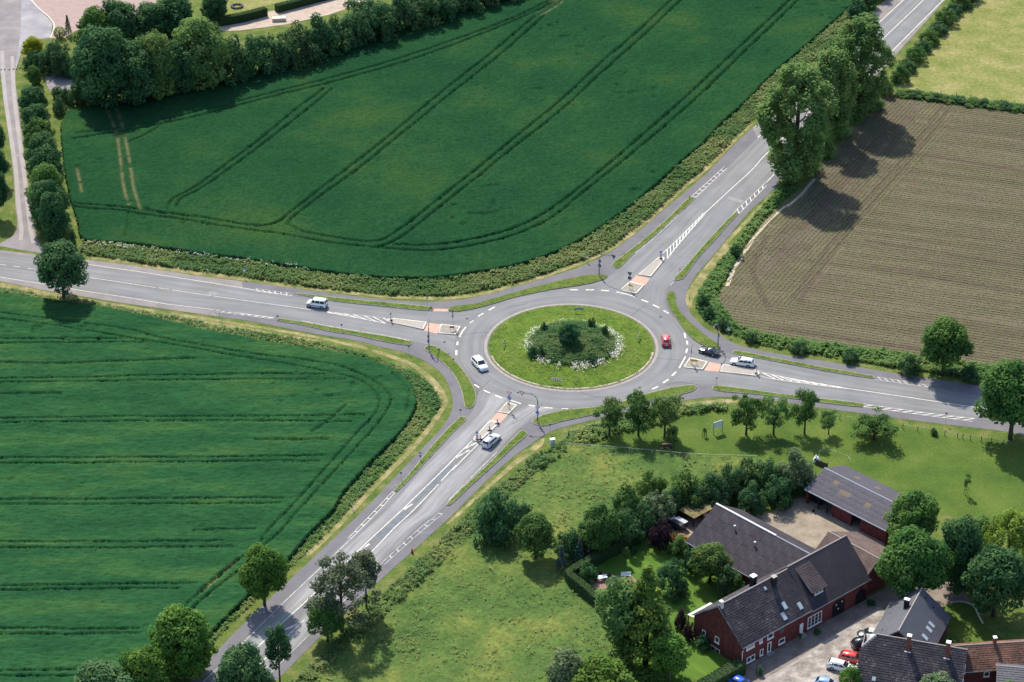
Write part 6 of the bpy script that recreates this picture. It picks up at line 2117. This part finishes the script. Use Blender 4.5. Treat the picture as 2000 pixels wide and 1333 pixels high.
def tri(z, s):
    return [(-s / 2, z), (s / 2, z), (0, z - s * .87)]


def face_angle(px0, px1):
    """rotation that turns a plate's front (-y) towards px1 seen from px0"""
    p, q = G(*px0), G(*px1)
    return math.atan2(q[1] - p[1], q[0] - p[0]) + math.pi / 2


def yield_sign(root, x, z, s, y=-.07):
    o = plate(tri(z, s), y).build('give_way_sign', m_red, root)
    plate([(-s * .33 + x, z - s * .10), (s * .33 + x, z - s * .10), (x, z - s * .67)], y - .012, .011).build('white_field', m_signw, o)
    plate(tri(z - .01, s * .97), y + .017, .006).build('sign_back', m_back, o)
    if x:
        o.location.x = x
        for c in o.children:
            c.location.x = -x if c.name.startswith('white') else 0
    return o


def round_sign(root, z, r, y=-.07, arrows=True):
    n = 18
    o = plate([(r * math.cos(2 * math.pi * k / n), z + r * math.sin(2 * math.pi * k / n)) for k in range(n)], y).build('roundabout_sign', m_blue, root)
    plate([(r * .97 * math.cos(2 * math.pi * k / n), z + r * .97 * math.sin(2 * math.pi * k / n)) for k in range(n)], y + .017, .006).build('sign_back', m_back, o)
    if arrows:
        for k in range(3):
            a0 = k * 2.094 + .3
            pts = [(r * q * math.cos(a0 + t), z + r * q * math.sin(a0 + t)) for q, ts in ((.68, (0, .4, .8, 1.1)), (.48, (1.1, .8, .4, 0))) for t in ts]
            plate(pts, y - .008, .007).build('arrow', m_signw, o)
            a1 = a0 + 1.1
            c, s_ = math.cos(a1), math.sin(a1)
            plate([(r * .85 * c, z + r * .85 * s_), (r * .3 * c, z + r * .3 * s_), (r * .58 * math.cos(a1 + .5), z + r * .58 * math.sin(a1 + .5))], y - .009, .008).build('arrow', m_signw, o)
    return o


# four curved masts that carry the overhead give-way signs
MASTS = [((1050, 827), (1022, 825), (985, 900), 6.2, 2.6, 'curved mast over the lower road, its overhead give-way triangle facing the silver car'),
         ((1170, 540), (1200, 548), (1300, 455), 5.3, 2.9, 'curved mast on the grass strip at the upper road, overhead sign seen from behind'),
         ((838, 687), (842, 662), (700, 650), 6.3, 5.2, 'tall curved mast at the left road, its arm reaching away over the lanes'),
         ((1402, 678), (1391, 690), (1560, 735), 5.6, 2.2, 'curved mast beside the black coupe at the right road')]
for base, armto, facing, hh, reach, lab in MASTS:
    p, q = G(*base), G(*armto)
    aa_ = math.atan2(q[1] - p[1], q[0] - p[0])
    fa = face_angle(base, facing)
    r = empty('sign_mast', (p[0], p[1], .14), fa)
    tag(r, lab, 'sign mast', 'curved sign masts of the roundabout')
    ra = aa_ - fa
    ux, uy = math.cos(ra), math.sin(ra)
    pts = [(0, 0, 0), (0, 0, hh - 1.9)] + [(ux * 1.5 * (1 - math.cos(t)), uy * 1.5 * (1 - math.cos(t)), hh - 1.9 + 1.9 * math.sin(t)) for t in np.linspace(.2, 1.45, 7)] + [(ux * reach, uy * reach, hh + .05)]
    MB().tube(pts, [.11, .10] + [.085] * 7 + [.06], 8).build('mast', m_mast, r, True)
    MB().box(-.22, .22, -.22, .22, -.05, .06).build('base_plate', m_kerb, r)
    s = 1.15
    ex, ey = ux * (reach + .35), uy * (reach + .35)
    o = plate(tri(hh + .35, s), -.02).build('give_way_sign', m_red, r)
    o.location = (ex, ey, 0)
    plate([(-s * .32, hh + .35 - s * .10), (s * .32, hh + .35 - s * .10), (0, hh + .35 - s * .66)], -.032, .011).build('white_field', m_signw, o)
    plate(tri(hh + .34, s * .97), 0.002, .006).build('sign_back', m_back, o)
    yield_sign(r, 0, 3.6, 1.0, -.13)
    round_sign(r, 2.3, .40, -.13)
# give-way posts on the splitter islands
for base, facing, lab in (((995, 801), (950, 850), 'give-way post with blue roundabout disc on the lower left traffic island'), ((1229, 566), (1290, 480), 'give-way post seen from behind on the upper right traffic island'),
                          ((1349, 711), (1480, 735), 'thin give-way post turned edge-on on the right traffic island'), ((885, 640), (760, 620), 'thin give-way post turned edge-on on the left traffic island')):
    p = G(*base)
    r = empty('give_way_post', (p[0], p[1], .15), face_angle(base, facing))
    tag(r, lab, 'road sign', 'give-way posts on the traffic islands')
    MB().tube([(0, 0, 0), (0, 0, 3.5)], .04, 6).build('post', m_post, r)
    yield_sign(r, 0, 3.85, 1.12)
    round_sign(r, 2.5, .42)
# low direction boards
for base, facing, lab, w_, m in (((1356, 713), (1340, 790), 'yellow direction board on two posts on the right traffic island', 1.35, m_yel), ((882.5, 648), (870, 560), 'dark direction board seen from behind on the left traffic island', .95, m_yel),
                                 ((1232, 566), (1200, 585), 'narrow yellow direction board turned away on the upper right traffic island', 1.1, m_yel), ((993.5, 798), (1040, 785), 'narrow direction board turned away on the lower left traffic island', 1.1, m_yel)):
    p = G(*base)
    r = empty('direction_sign', (p[0], p[1], .15), face_angle(base, facing))
    tag(r, lab, 'direction sign', 'low direction boards on the traffic islands')
    for x in (-.35, .35):
        MB().tube([(x * w_, 0, 0), (x * w_, 0, .95)], .03, 6).build('post', m_post, r)
    o = plate([(-w_ / 2, .62), (w_ / 2 - .12, .62), (w_ / 2, .83), (w_ / 2 - .12, 1.04), (-w_ / 2, 1.04)], -.05).build('board', m, r)
    plate([(-w_ / 2 + .02, .64), (w_ / 2 - .12, .64), (w_ / 2 - .02, .83), (w_ / 2 - .12, 1.02), (-w_ / 2 + .02, 1.02)], -.032, .006).build('board_back', m_back, o)


def striped(w_, h_, y, root, nm='marker_board', diag=True, z0=.25):
    o = plate([(-w_ / 2, z0), (w_ / 2, z0), (w_ / 2, z0 + h_), (-w_ / 2, z0 + h_)], y).build(nm, m_signw, root)
    n = 5
    for k in range(n):
        za, zb = z0 + h_ * (k + .08) / n, z0 + h_ * (k + .55) / n
        sl = w_ * .45
        pts = [(-w_ / 2 + .01, min(z0 + h_ - .01, za + sl)), (w_ / 2 - .01, za), (w_ / 2 - .01, zb), (-w_ / 2 + .01, min(z0 + h_ - .01, zb + sl))]
        plate(pts, y - .008, .007).build('red_stripe', m_red, o)
    return o


# keep-right markers on the outer tips of the islands
for base, facing, lab in (((932, 861), (905, 893), 'striped keep-right marker with blue disc at the tip of the lower left island'), ((1290.5, 507), (1268, 545), 'red and white striped keep-right marker at the tip of the upper right island'),
                          ((763.5, 628), (700, 612), 'keep-right marker turned edge-on at the tip of the left island'), ((1477.5, 732), (1540, 745), 'keep-right marker turned edge-on at the tip of the right island')):
    p = G(*base)
    r = empty('keep_right_marker', (p[0], p[1], .15), face_angle(base, facing))
    tag(r, lab, 'traffic marker', 'keep-right markers on the island tips')
    MB().tube([(0, .05, 0), (0, .05, 1.9)], .04, 6).build('post', m_post, r)
    striped(.5, 1.0, -.02, r, z0=.2)
    MB().box(-.28, .28, -.1, .3, -.01, .12).build('foot', m_plast, r)
    n = 16
    o = plate([(.3 * math.cos(2 * math.pi * k / n), 1.55 + .3 * math.sin(2 * math.pi * k / n)) for k in range(n)], -.02).build('keep_right_sign', m_blue, r)
    plate([(-.12, 1.70), (-.07, 1.74), (.10, 1.52), (.16, 1.58), (.17, 1.36), (-.05, 1.39), (.02, 1.45)], -.03, .008).build('arrow', m_signw, o)
    plate([(.29 * math.cos(2 * math.pi * k / n), 1.55 + .29 * math.sin(2 * math.pi * k / n)) for k in range(n)], -.003, .006).build('sign_back', m_back, o)
# temporary beacons on the lower left island
for base, lab in (((971.5, 829.5), 'red and white beacon on rubber foot, the one on the salmon crossing'), ((956, 843), 'red and white beacon on rubber foot halfway along the lower left island'), ((938, 860.5), 'red and white beacon on rubber foot beside the blue disc marker')):
    p = G(*base)
    r = empty('traffic_beacon', (p[0], p[1], .155), .35)
    tag(r, lab, 'traffic beacon', 'temporary beacons on the lower left island')
    MB().prism([(-.4, -.2), (.4, -.2), (.4, .2), (-.4, .2)], 0, .11).build('foot', m_plast, r)
    striped(.25, .95, -.02, r, 'beacon_board', z0=.13)
    plate([(-.125, .13), (.125, .13), (.125, 1.08), (-.125, 1.08)], 0, .02).build('board_back', m_signw, r)
# chevron boards on the centre island
for base, ang, lab in (((1087, 748), -.17, 'white board with four red chevrons on the near side of the centre island'), ((1130.5, 611), math.pi + .05, 'chevron board seen from behind on the far side of the centre island'),
                       ((1247, 663), 1.30, 'chevron board turned edge-on at the right side of the centre island'), ((984, 675), -1.80, 'chevron board turned edge-on at the left side of the centre island')):
    p = G(*base, .3)
    r = empty('chevron_sign', (p[0], p[1], float(dome(math.hypot(*p))) - .05), ang)
    tag(r, lab, 'chevron sign', 'chevron boards on the centre island')
    for x in (-.65, .65):
        MB().tube([(x, .03, 0), (x, .03, 1.25)], .03, 6).build('post', m_post, r)
    o = plate([(-.95, .72), (.95, .72), (.95, 1.25), (-.95, 1.25)], -.02).build('board', m_signw, r)
    for k in range(4):
        x = -.80 + k * .43
        plate([(x, .76), (x + .17, .76), (x + .37, .985), (x + .17, 1.21), (x, 1.21), (x + .2, .985)], -.03, .009).build('chevron', m_red, o)
    plate([(-.94, .73), (.94, .73), (.94, 1.24), (-.94, 1.24)], -.004, .006).build('board_back', mat('board_back_grey', [(.26, .30, .33)], rough=.5), o)


def small_sign(base, facing, lab, shape='round', hgt=2.4, face=m_blue, extra=None, tilt=0.0, group='small signs along the cycle paths'):
    p = G(*base)
    r = empty('cycle_sign', (p[0], p[1], .03), face_angle(base, facing))
    tag(r, lab, 'road sign', group)
    MB().tube([(0, 0, 0), (0, 0, hgt)], .03, 6).build('post', m_post, r)
    n = 14
    if shape == 'round':
        q = [(.22 * math.cos(2 * math.pi * k / n), hgt - .2 + .22 * math.sin(2 * math.pi * k / n)) for k in range(n)]
    else:
        q = tri(hgt + .12, .55)
    o = plate(q, -.05).build('sign_plate', face, r)
    c = np.mean(q, 0)
    plate([tuple(c + (np.array(v) - c) * .96) for v in q], -.033, .006).build('sign_back', m_back, o)
    if shape == 'tri':
        plate([tuple(c + (np.array(v) - c) * .62) for v in q], -.06, .009).build('white_field', m_signw, o)
    elif face is m_blue:
        plate([(-.10, hgt - .28), (-.02, hgt - .30), (.10, hgt - .28), (.06, hgt - .16), (-.06, hgt - .14)], -.058, .007).build('white_symbol', m_signw, o)
    if extra:
        plate([(-.2, hgt - .85), (.2, hgt - .85), (.2, hgt - .5), (-.2, hgt - .5)], -.05).build('small_plate', extra, r)
    return r


near = lambda b: (b[0], b[1] + 60)
far_ = lambda b: (b[0] + 8, b[1] - 60)
for base, fc, lab, sh, hg, m, ex in (
        ((477.5, 543), near, 'blue cycle sign with white plate on a post beside the left cycle path start', 'round', 2.3, m_blue, m_signw),
        ((1146.5, 513), near, 'blue cycle sign with white plate in the verge by the upper curved mast', 'round', 1.9, m_blue, m_signw),
        ((1509, 384), near, 'blue cycle sign with white plate at the foot of the poplars', 'round', 2.5, m_blue, m_signw),
        ((1422.5, 657), near, 'blue cycle sign with white plate in the verge beside the black coupe', 'round', 2.2, m_blue, m_signw),
        ((798.5, 692), far_, 'small sign post at the bend of the left lower cycle path, seen from behind', 'round', 1.9, m_blue, None),
        ((899.5, 815), far_, 'small sign post at the tip of the grass strip left of the lower road', 'round', 1.7, m_blue, None),
        ((783.5, 941), far_, 'dark-backed sign post beside the lower cycle path, near the white delineator', 'round', 2.0, m_blue, None),
        ((821, 900), far_, 'dark triangular sign with plate beneath, beside the lower road grass strip', 'tri', 1.6, m_red, m_blue),
        ((885.5, 711), far_, 'low dark triangular sign at the kerb of the ring near the white hatchback', 'tri', 1.0, m_red, None),
        ((667.5, 647), far_, 'dark-backed narrow sign at the south edge of the left road', 'tri', 1.4, m_red, None),
        ((542.5, 625), far_, 'short dark sign post at the start of the lower left grass strip', 'round', 1.0, m_blue, None),
        ((1074, 846), far_, 'small sign post beside the cycle path right of the lower curved mast', 'round', 1.9, m_blue, None),
        ((1399, 755.5), near, 'small pale sign on a thin post at the near edge of the right road', 'tri', 1.9, m_red, None),
        ((1846.5, 829), far_, 'thin sign post beside the right road cycle ladder', 'round', 2.5, m_blue, None),
        ((834, 600), near, 'thin post with pale sign at the end of the left upper grass strip', 'round', 2.2, m_blue, None),
        ((1327.5, 537), near, 'small white sign at the edge of the upper road opposite the upper island', 'tri', 1.3, m_red, None),
        ((1862, 736), near, 'thin pale post in the scrub beside the roadside tree', 'round', 2.0, m_back, None)):
    small_sign(base, fc(base), lab, sh, hg, m, ex)
for base, lab, top in (((1259, 467), 'white delineator post on the left grass strip of the upper road', .7), ((406, 533), 'white delineator post on the mown edge of the left road', .6), ((773, 958), 'white delineator post at the lower end of the grass strip by the lower road', .9),
                       ((689, 998), 'white delineator post in the rough grass at the lower wheat field', .9), ((1700, 735), 'white delineator post at the end of the right road grass strip', .9), ((421, 611), 'delineator post at the south edge of the left road', .8),
                       ((490, 1205), 'white delineator post at the lower road edge by the lime-topped tree', .8), ((1346, 389), 'reddish post at the top of the left grass strip of the upper road', .6)):
    p = G(*base)
    r = empty('delineator_post', (p[0], p[1], .03), .4)
    tag(r, lab, 'delineator', 'delineator posts along the roads')
    MB().prism([(-.07, -.06), (.07, -.06), (0, .08)], 0, top + .15).build('post', m_red if 'reddish' in lab else m_signw, r)
    MB().prism([(-.073, -.063), (.073, -.063), (0, .083)], top - .15, top + .02).build('black_band', m_plast, r)
# orange barrier lamp at the lower cycle path
p = G(805, 1080)
r = empty('warning_light', (p[0], p[1], .03), .2)
tag(r, 'small orange-red warning light on a stand at the edge of the lower cycle path', 'warning light')
MB().box(-.2, .2, -.15, .15, 0, .12).build('foot', m_plast, r)
MB().box(-.17, .17, -.05, .05, .12, .62).build('board', mat('orange_red', [(.65, .10, .03)], rough=.5), r)
disc(MB(), (0, .8), .15, -.05, .05).build('lamp', mat('orange_lens', [(.70, .22, .03)], rough=.3), r)
# utility cabinet
p = G(1079, 869)
r = empty('utility_cabinet', (p[0], p[1], 0), .35)
tag(r, 'pale grey utility cabinet on the grass bank by the cycle path', 'cabinet')
MB().box(-.42, .42, -.28, .28, 0, .12).build('plinth', m_kerb, r)
MB().box(-.40, .40, -.26, .26, .12, 1.22).build('body', mat('cabinet_grey', [(.52, .54, .56)], rough=.5), r)
MB().box(-.38, -.01, -.275, -.262, .17, 1.17).build('door', mat('cabinet_grey', []), r)
MB().box(.01, .38, -.275, -.262, .17, 1.17).build('door', mat('cabinet_grey', []), r)
MB().box(-.46, .46, -.33, .33, 1.22, 1.29).build('lid', m_signw, r)
# white board in the paddock
p, q = G(1393.5, 849), G(1410.5, 844)
ang = math.atan2(q[1] - p[1], q[0] - p[0])
r = empty('notice_board', ((p[0] + q[0]) / 2, (p[1] + q[1]) / 2, .02), ang)
tag(r, 'blank white board on two grey posts standing in the paddock', 'board')
hwid = math.dist(p, q) / 2
for x in (-hwid, hwid):
    MB().box(x - .06, x + .06, .0, .12, 0, 2.5).build('post', m_post, r)
MB().box(-hwid + .06, hwid - .06, .02, .08, 1.2, 2.45).build('board', m_signw, r)
MB().box(-hwid, hwid, -.01, .13, 2.5, 2.55).build('top_rail', m_post, r)


# ---- fences
def fence(name, pts, hgt, lab, pm, wires, pr=.05, wm=None, wr=.012, lean=.0):
    P = [G(*q) for q in pts]
    c = np.mean(P, 0)
    r = empty(name, (c[0], c[1], 0))
    tag(r, lab, 'fence')
    me = MB().tube([(0, 0, -.1), (0, 0, hgt)], pr, 6).mesh('post', pm)
    for q in P:
        o = ob('post', me, r)
        o.location = (q[0] - c[0], q[1] - c[1], 0)
        o.rotation_euler = (rnd.uniform(-lean, lean), rnd.uniform(-lean, lean), 0)
    for z in wires:
        MB().tube([(q[0] - c[0], q[1] - c[1], z) for q in P], wr, 4).build('tape' if wm is m_signw else 'wire', wm or m_post, r)
    return r


m_wood = mat('old_fence_wood', [(.06, .05, .042), (.12, .10, .085)], scale=5, fine=.2, fscale=12)
fence('electric_fence', [(1105, 873), (1120, 875), (1160, 878.5), (1196, 881), (1229, 884), (1273, 888), (1327.5, 893), (1380, 896), (1440, 898), (1478, 899)], 1.05, 'white electric tape fence on thin posts in front of the horse', m_signw, [.98], .03, m_signw, .014)
fence('electric_fence', [(1600, 890), (1606, 884), (1630, 888), (1656, 899), (1660, 905)], .9, 'short white electric tape fence round the green plot behind the open barn', m_signw, [.85], .025, m_signw, .012)
fence('paddock_fence', [(1763, 838), (1792, 843), (1822, 849), (1845, 852), (1870, 856), (1880, 857.5), (1895, 860), (1916, 863), (1936, 866), (1960, 870), (1990, 875)], 1.15, 'row of dark wooden posts at the roadside end of the paddock', m_wood, [.5, 1.0], .07, m_post, .01, .04)
fence('paddock_fence', [(1110, 852), (1146, 842), (1180, 832), (1215, 824), (1325, 803), (1368, 800), (1394, 800), (1421, 800), (1460, 801), (1502, 803), (1545, 807), (1590, 812), (1640, 820), (1700, 829)], 1.1, 'dark post fence along the bank behind the orchard row', m_wood, [.5, .95], .06, m_post, .01, .04)
fence('meadow_fence', [(1752, 176), (1790, 181), (1837, 187), (1867, 190), (1895, 195), (1924, 199), (1955, 203), (1981, 206), (2020, 212)], 1.25, 'post fence between the hay meadow and the brown field', m_wood, [.6, 1.1], .07, m_post, .01, .05)
# plank wall with a big white sack at the open barn
p, q = G(1590, 906), G(1616, 916)
r = empty('low_wall', (p[0], p[1], 0), math.atan2(q[1] - p[1], q[0] - p[0]))
tag(r, 'low plank wall leading to the far gable of the open barn', 'wall')
ln = math.dist(p, q)
for k in range(3):
    MB().box(0, ln, -.04, .04, .02 + k * .36, .35 + k * .36).build('plank', m_wood, r)
for x in (.1, ln / 2, ln - .1):
    MB().box(x - .07, x + .07, .045, .17, 0, 1.2).build('post', m_wood, r)
p = G(1594, 904)
r = empty('feed_sack', (p[0], p[1], 0), .3)
tag(r, 'bulging white sack standing at the end of the low plank wall', 'sack')
b = MB()
b.tube([(0, 0, 0), (0, 0, .15), (.02, 0, .7), (0, 0, 1.1), (-.05, 0, 1.3)], [.45, .58, .62, .42, .12], 10)
b.build('sack', mat('white_sack', [(.60, .60, .62), (.72, .72, .73)], scale=3, fine=.1, fscale=6), r, True)
MB().tube([(-.05, 0, 1.28), (-.12, .02, 1.5), (.05, .05, 1.62)], [.1, .14, .05], 6).build('neck', mat('white_sack', []), r)
# tree guards
for base, lab in (((1376, 853), 'wooden stake guard round the tiny tree left of the white board'), ((1886, 967), 'three stakes tied round the staked tree on the paddock lawn')):
    p = G(*base)
    r = empty('tree_guard', (p[0], p[1], 0), .3)
    tag(r, lab, 'tree guard')
    n = 6 if base[0] < 1500 else 3
    for k in range(n):
        a = 2 * math.pi * k / n
        R0 = .42
        MB().tube([(R0 * math.cos(a), R0 * math.sin(a), 0), (R0 * .8 * math.cos(a), R0 * .8 * math.sin(a), 1.6)], .04, 5).build('stake', m_wood, r)
    MB().tube([(R0 * .85 * math.cos(2 * math.pi * k / 12), R0 * .85 * math.sin(2 * math.pi * k / 12), 1.35) for k in range(13)], .03, 4, False).build('rail', m_wood, r)
# dark post in the courtyard
p = G(1588.5, 1000)
r = empty('courtyard_post', (p[0], p[1], 0))
tag(r, 'thick dark post standing in the courtyard before the open barn', 'post')
MB().tube([(0, 0, 0), (0, 0, 1.0), (0, 0, 1.25)], [.2, .19, .12], 9).build('shaft', m_dark, r)
MB().tube([(0, 0, .8), (0, 0, .88)], [.215, .215], 9).build('band', m_post, r)
# straw heap by the panel barn
p = G(1335, 1055)
rng = np.random.default_rng(5)
n = 1500
u = rng.normal(size=(n, 2)) * (2.0, .75)
z = .9 * np.exp(-(u[:, 0] / 2.2) ** 2 - (u[:, 1] / .9) ** 2) * rng.uniform(.6, 1.1, n)
Q = leaf_quads(np.c_[u, z], np.c_[rng.normal(0, .6, (n, 2)), np.ones(n)], .16, rng)
o = ob('straw_heap', npmesh('straw_heap', Q, np.arange(len(Q)).reshape(-1, 4), mat('straw', [(.16, .09, .03), (.34, .20, .07), (.50, .33, .14)], attr='tint', contrast=(0, 1)), attrs={'tint': np.repeat(rng.random(n), 4)}))
o.location = (p[0], p[1], .03)
o.rotation_euler = (0, 0, -.75)
tag(o, 'loose heap of golden straw and muck at the end of the panel barn', 'straw heap', kind='stuff')
# garden table and chairs
p = G(1175.5, 1134)
r = empty('garden_table', (p[0], p[1], .036), .25)
tag(r, 'white garden table on the brick terrace', 'table')
MB().box(-.9, .9, -.45, .45, .70, .74).build('tabletop', m_signw, r)
for x in (-.75, .75):
    for y in (-.35, .35):
        MB().tube([(x, y, 0), (x, y, .7)], .03, 5).build('leg', m_signw, r)
for (dx, dy, rz), lab in zip(((-.75, .85, 0), (.05, .95, 0), (1.25, .35, -1.3), (-1.2, -.2, 1.5)), ('dark garden chair behind the table, left one', 'dark garden chair behind the table, middle one', 'dark garden chair at the right end of the table', 'pale-edged garden chair at the left end of the table')):
    c = empty('garden_chair', (p[0] + dx * math.cos(.25) - dy * math.sin(.25), p[1] + dx * math.sin(.25) + dy * math.cos(.25), .036), .25 + rz)
    tag(c, lab, 'chair', 'chairs at the garden table')
    MB().box(-.24, .24, -.24, .24, .42, .46).build('seat', m_dark, c)
    MB().box(-.24, .24, .22, .26, .46, .95).build('backrest', m_dark, c)
    for x in (-.2, .2):
        for y in (-.2, .2):
            MB().tube([(x, y, 0), (x, y, .42)], .02, 4).build('leg', m_dark, c)
p = G(1222.5, 1128)
r = empty('garden_bench', (p[0], p[1], .036), 0)
tag(r, 'white garden bench at the lawn edge of the terrace', 'bench')
MB().box(-.85, .85, -.2, .2, .42, .48).build('seat', m_signw, r)
MB().box(-.85, .85, .2, .25, .5, .9).build('backrest', m_signw, r)
for x in (-.75, .75):
    MB().box(x - .05, x + .05, -.18, .18, 0, .42).build('leg', m_signw, r)
# stone ring in the far lawn and white slab stack beside the gravel path
p = G(463, 14)
r = empty('stone_ring', (p[0], p[1], .03))
tag(r, 'round dark stone ring on the little lawn at the top edge', 'stone ring')
sme = MB().box(-.28, .28, -.22, .22, 0, .45).mesh('stone', mat('dark_stone', [(.08, .08, .085), (.14, .14, .14)], scale=3))
for k in range(14):
    o = ob('stone', sme, r)
    a = 2 * math.pi * k / 14
    o.location = (1.35 * math.cos(a), 1.35 * math.sin(a), 0)
    o.rotation_euler = (0, 0, a)
p = G(545, 41)
r = empty('slab_stack', (p[0], p[1], .03), .12)
tag(r, 'pale stack of slabs beside the gravel path behind the field hedge', 'slab stack')
for k in range(3):
    MB().box(-1.7, 1.7, -.7, .7, k * .3, k * .3 + .28).build('slab', mat('cream_slab', [(.55, .48, .36), (.66, .60, .47)], scale=2), r)
# posts of the barrier across the farm lane
for i, (bx, by) in enumerate(((2, 137), (9, 137), (18, 137), (26, 136.5), (32, 136), (39, 133))):
    p = G(bx, by)
    r = empty('lane_bollard', (p[0], p[1], .03))
    tag(r, f'small pale stone bollard across the farm lane, {ordi[i]} from the left', 'bollard', 'bollards across the farm lane')
    MB().tube([(0, 0, 0), (0, 0, .3), (0, 0, .42)], [.22, .2, .08], 8).build('stone', m_islandkerb, r)
# bin near the plaza
p = G(98, 92)
r = empty('litter_bin', (p[0], p[1], .03), .3)
tag(r, 'dark grey bin at the edge of the plaza beside the bushes', 'bin')
MB().prism([(-.3, -.3), (.3, -.3), (.3, .3), (-.3, .3)], .05, 1.0).build('body', m_plast, r)
MB().box(-.34, .34, -.34, .34, 1.0, 1.07).build('lid', m_back, r)


# ================================================================== THE HORSE
def horse(at, ang):
    p = G(*at)
    r = empty('horse', (p[0], p[1], .02), ang)
    tag(r, 'brown horse with white socks grazing in the shade behind the tape fence', 'horse')
    chains = [
        [((0, 0, 1.20), .35), ((.40, 0, 1.16), .36), ((.72, 0, 1.22), .31), ((1.05, 0, 1.18), .20), ((1.32, 0, .92), .155), ((1.52, 0, .62), .125), ((1.62, 0, .42), .115), ((1.68, 0, .22), .085), ((1.71, 0, .09), .065)],
        [((0, 0, 1.20), .35), ((-.36, 0, 1.20), .36), ((-.64, 0, 1.25), .33), ((-.86, 0, 1.18), .21)],
    ]
    for s, dx in ((-1, .08), (1, -.06)):
        chains.append([((.72, 0, 1.22), .31), ((.70, s * .20, .96), .19), ((.72 + dx, s * .20, .72), .12), ((.72 + dx, s * .2, .46), .08), ((.73 + dx, s * .2, .16), .06), ((.76 + dx, s * .2, .03), .075)])
        chains.append([((-.64, 0, 1.25), .33), ((-.62, s * .20, .98), .24), ((-.52 - dx, s * .21, .74), .15), ((-.72 - dx, s * .21, .50), .085), ((-.68 - dx, s * .21, .18), .06), ((-.65 - dx, s * .21, .03), .075)])
    me = bpy.data.meshes.new('body')
    V, R, Ed, idx = [], [], [], {}
    for c in chains:
        prev = None
        for co, ra in c:
            if co not in idx:
                idx[co] = len(V)
                V.append(co)
                R.append(ra)
            if prev is not None:
                e = (prev, idx[co])
                if e not in Ed:
                    Ed.append(e)
            prev = idx[co]
    me.from_pydata(V, Ed, [])
    o = bpy.data.objects.new('body', me)
    COL.objects.link(o)
    o.modifiers.new('skin', 'SKIN')
    for i, sv in enumerate(me.skin_vertices[0].data):
        sv.radius = (R[i], R[i])
        sv.use_root = (i == 0)
    sb = o.modifiers.new('sub', 'SUBSURF')
    sb.levels = sb.render_levels = 2
    dg = bpy.context.evaluated_depsgraph_get()
    m2 = bpy.data.meshes.new_from_object(o.evaluated_get(dg))
    m2.name = 'body'
    bpy.data.objects.remove(o)
    hm = bpy.data.materials.new('bay_coat')
    hm.use_nodes = True
    N, L = hm.node_tree.nodes, hm.node_tree.links
    tc = N.new('ShaderNodeTexCoord')
    sx = N.new('ShaderNodeSeparateXYZ')
    rp = N.new('ShaderNodeValToRGB')
    e = rp.color_ramp.elements
    e[0].position, e[0].color = .22, (.55, .52, .48, 1)      # white socks
    e[1].position, e[1].color = .27, (.022, .012, .012, 1)   # dark lower legs
    k = e.new(.62)
    k.color = (.03, .013, .012, 1)
    k = e.new(.85)
    k.color = (.065, .020, .019, 1)
    L.new(tc.outputs['Object'], sx.inputs[0])
    L.new(sx.outputs[2], rp.inputs[0])
    L.new(rp.outputs[0], N['Principled BSDF'].inputs['Base Color'])
    N['Principled BSDF'].inputs['Roughness'].default_value = .5
    m2.materials.clear()
    m2.materials.append(hm)
    for pl in m2.polygons:
        pl.use_smooth = True
    ob('body', m2, r)
    mh = mat('horse_hair', [(.012, .009, .010)], rough=.7)
    b = MB()
    b.tube([(-.98, 0, 1.22), (-1.12, 0, 1.05), (-1.14, 0, .75), (-1.10, 0, .42)], [.06, .085, .09, .03], 7)
    b.build('tail', mh, r, True)
    b = MB()
    mp_ = [(1.02, 1.40), (1.22, 1.20), (1.44, .93), (1.62, .60)]
    for (x0, z0), (x1, z1) in zip(mp_[:-1], mp_[1:]):
        b.box(min(x0, x1), max(x0, x1), -.03, .13, min(z0, z1) - .16, min(z0, z1) + .10)
    b.build('mane', mh, r)
    for s in (-1, 1):
        MB().tube([(1.56, s * .07, .62), (1.50, s * .10, .76)], [.04, .008], 5).build('ear', mh, r)
    return r


horse((1304, 880), math.pi - .04)
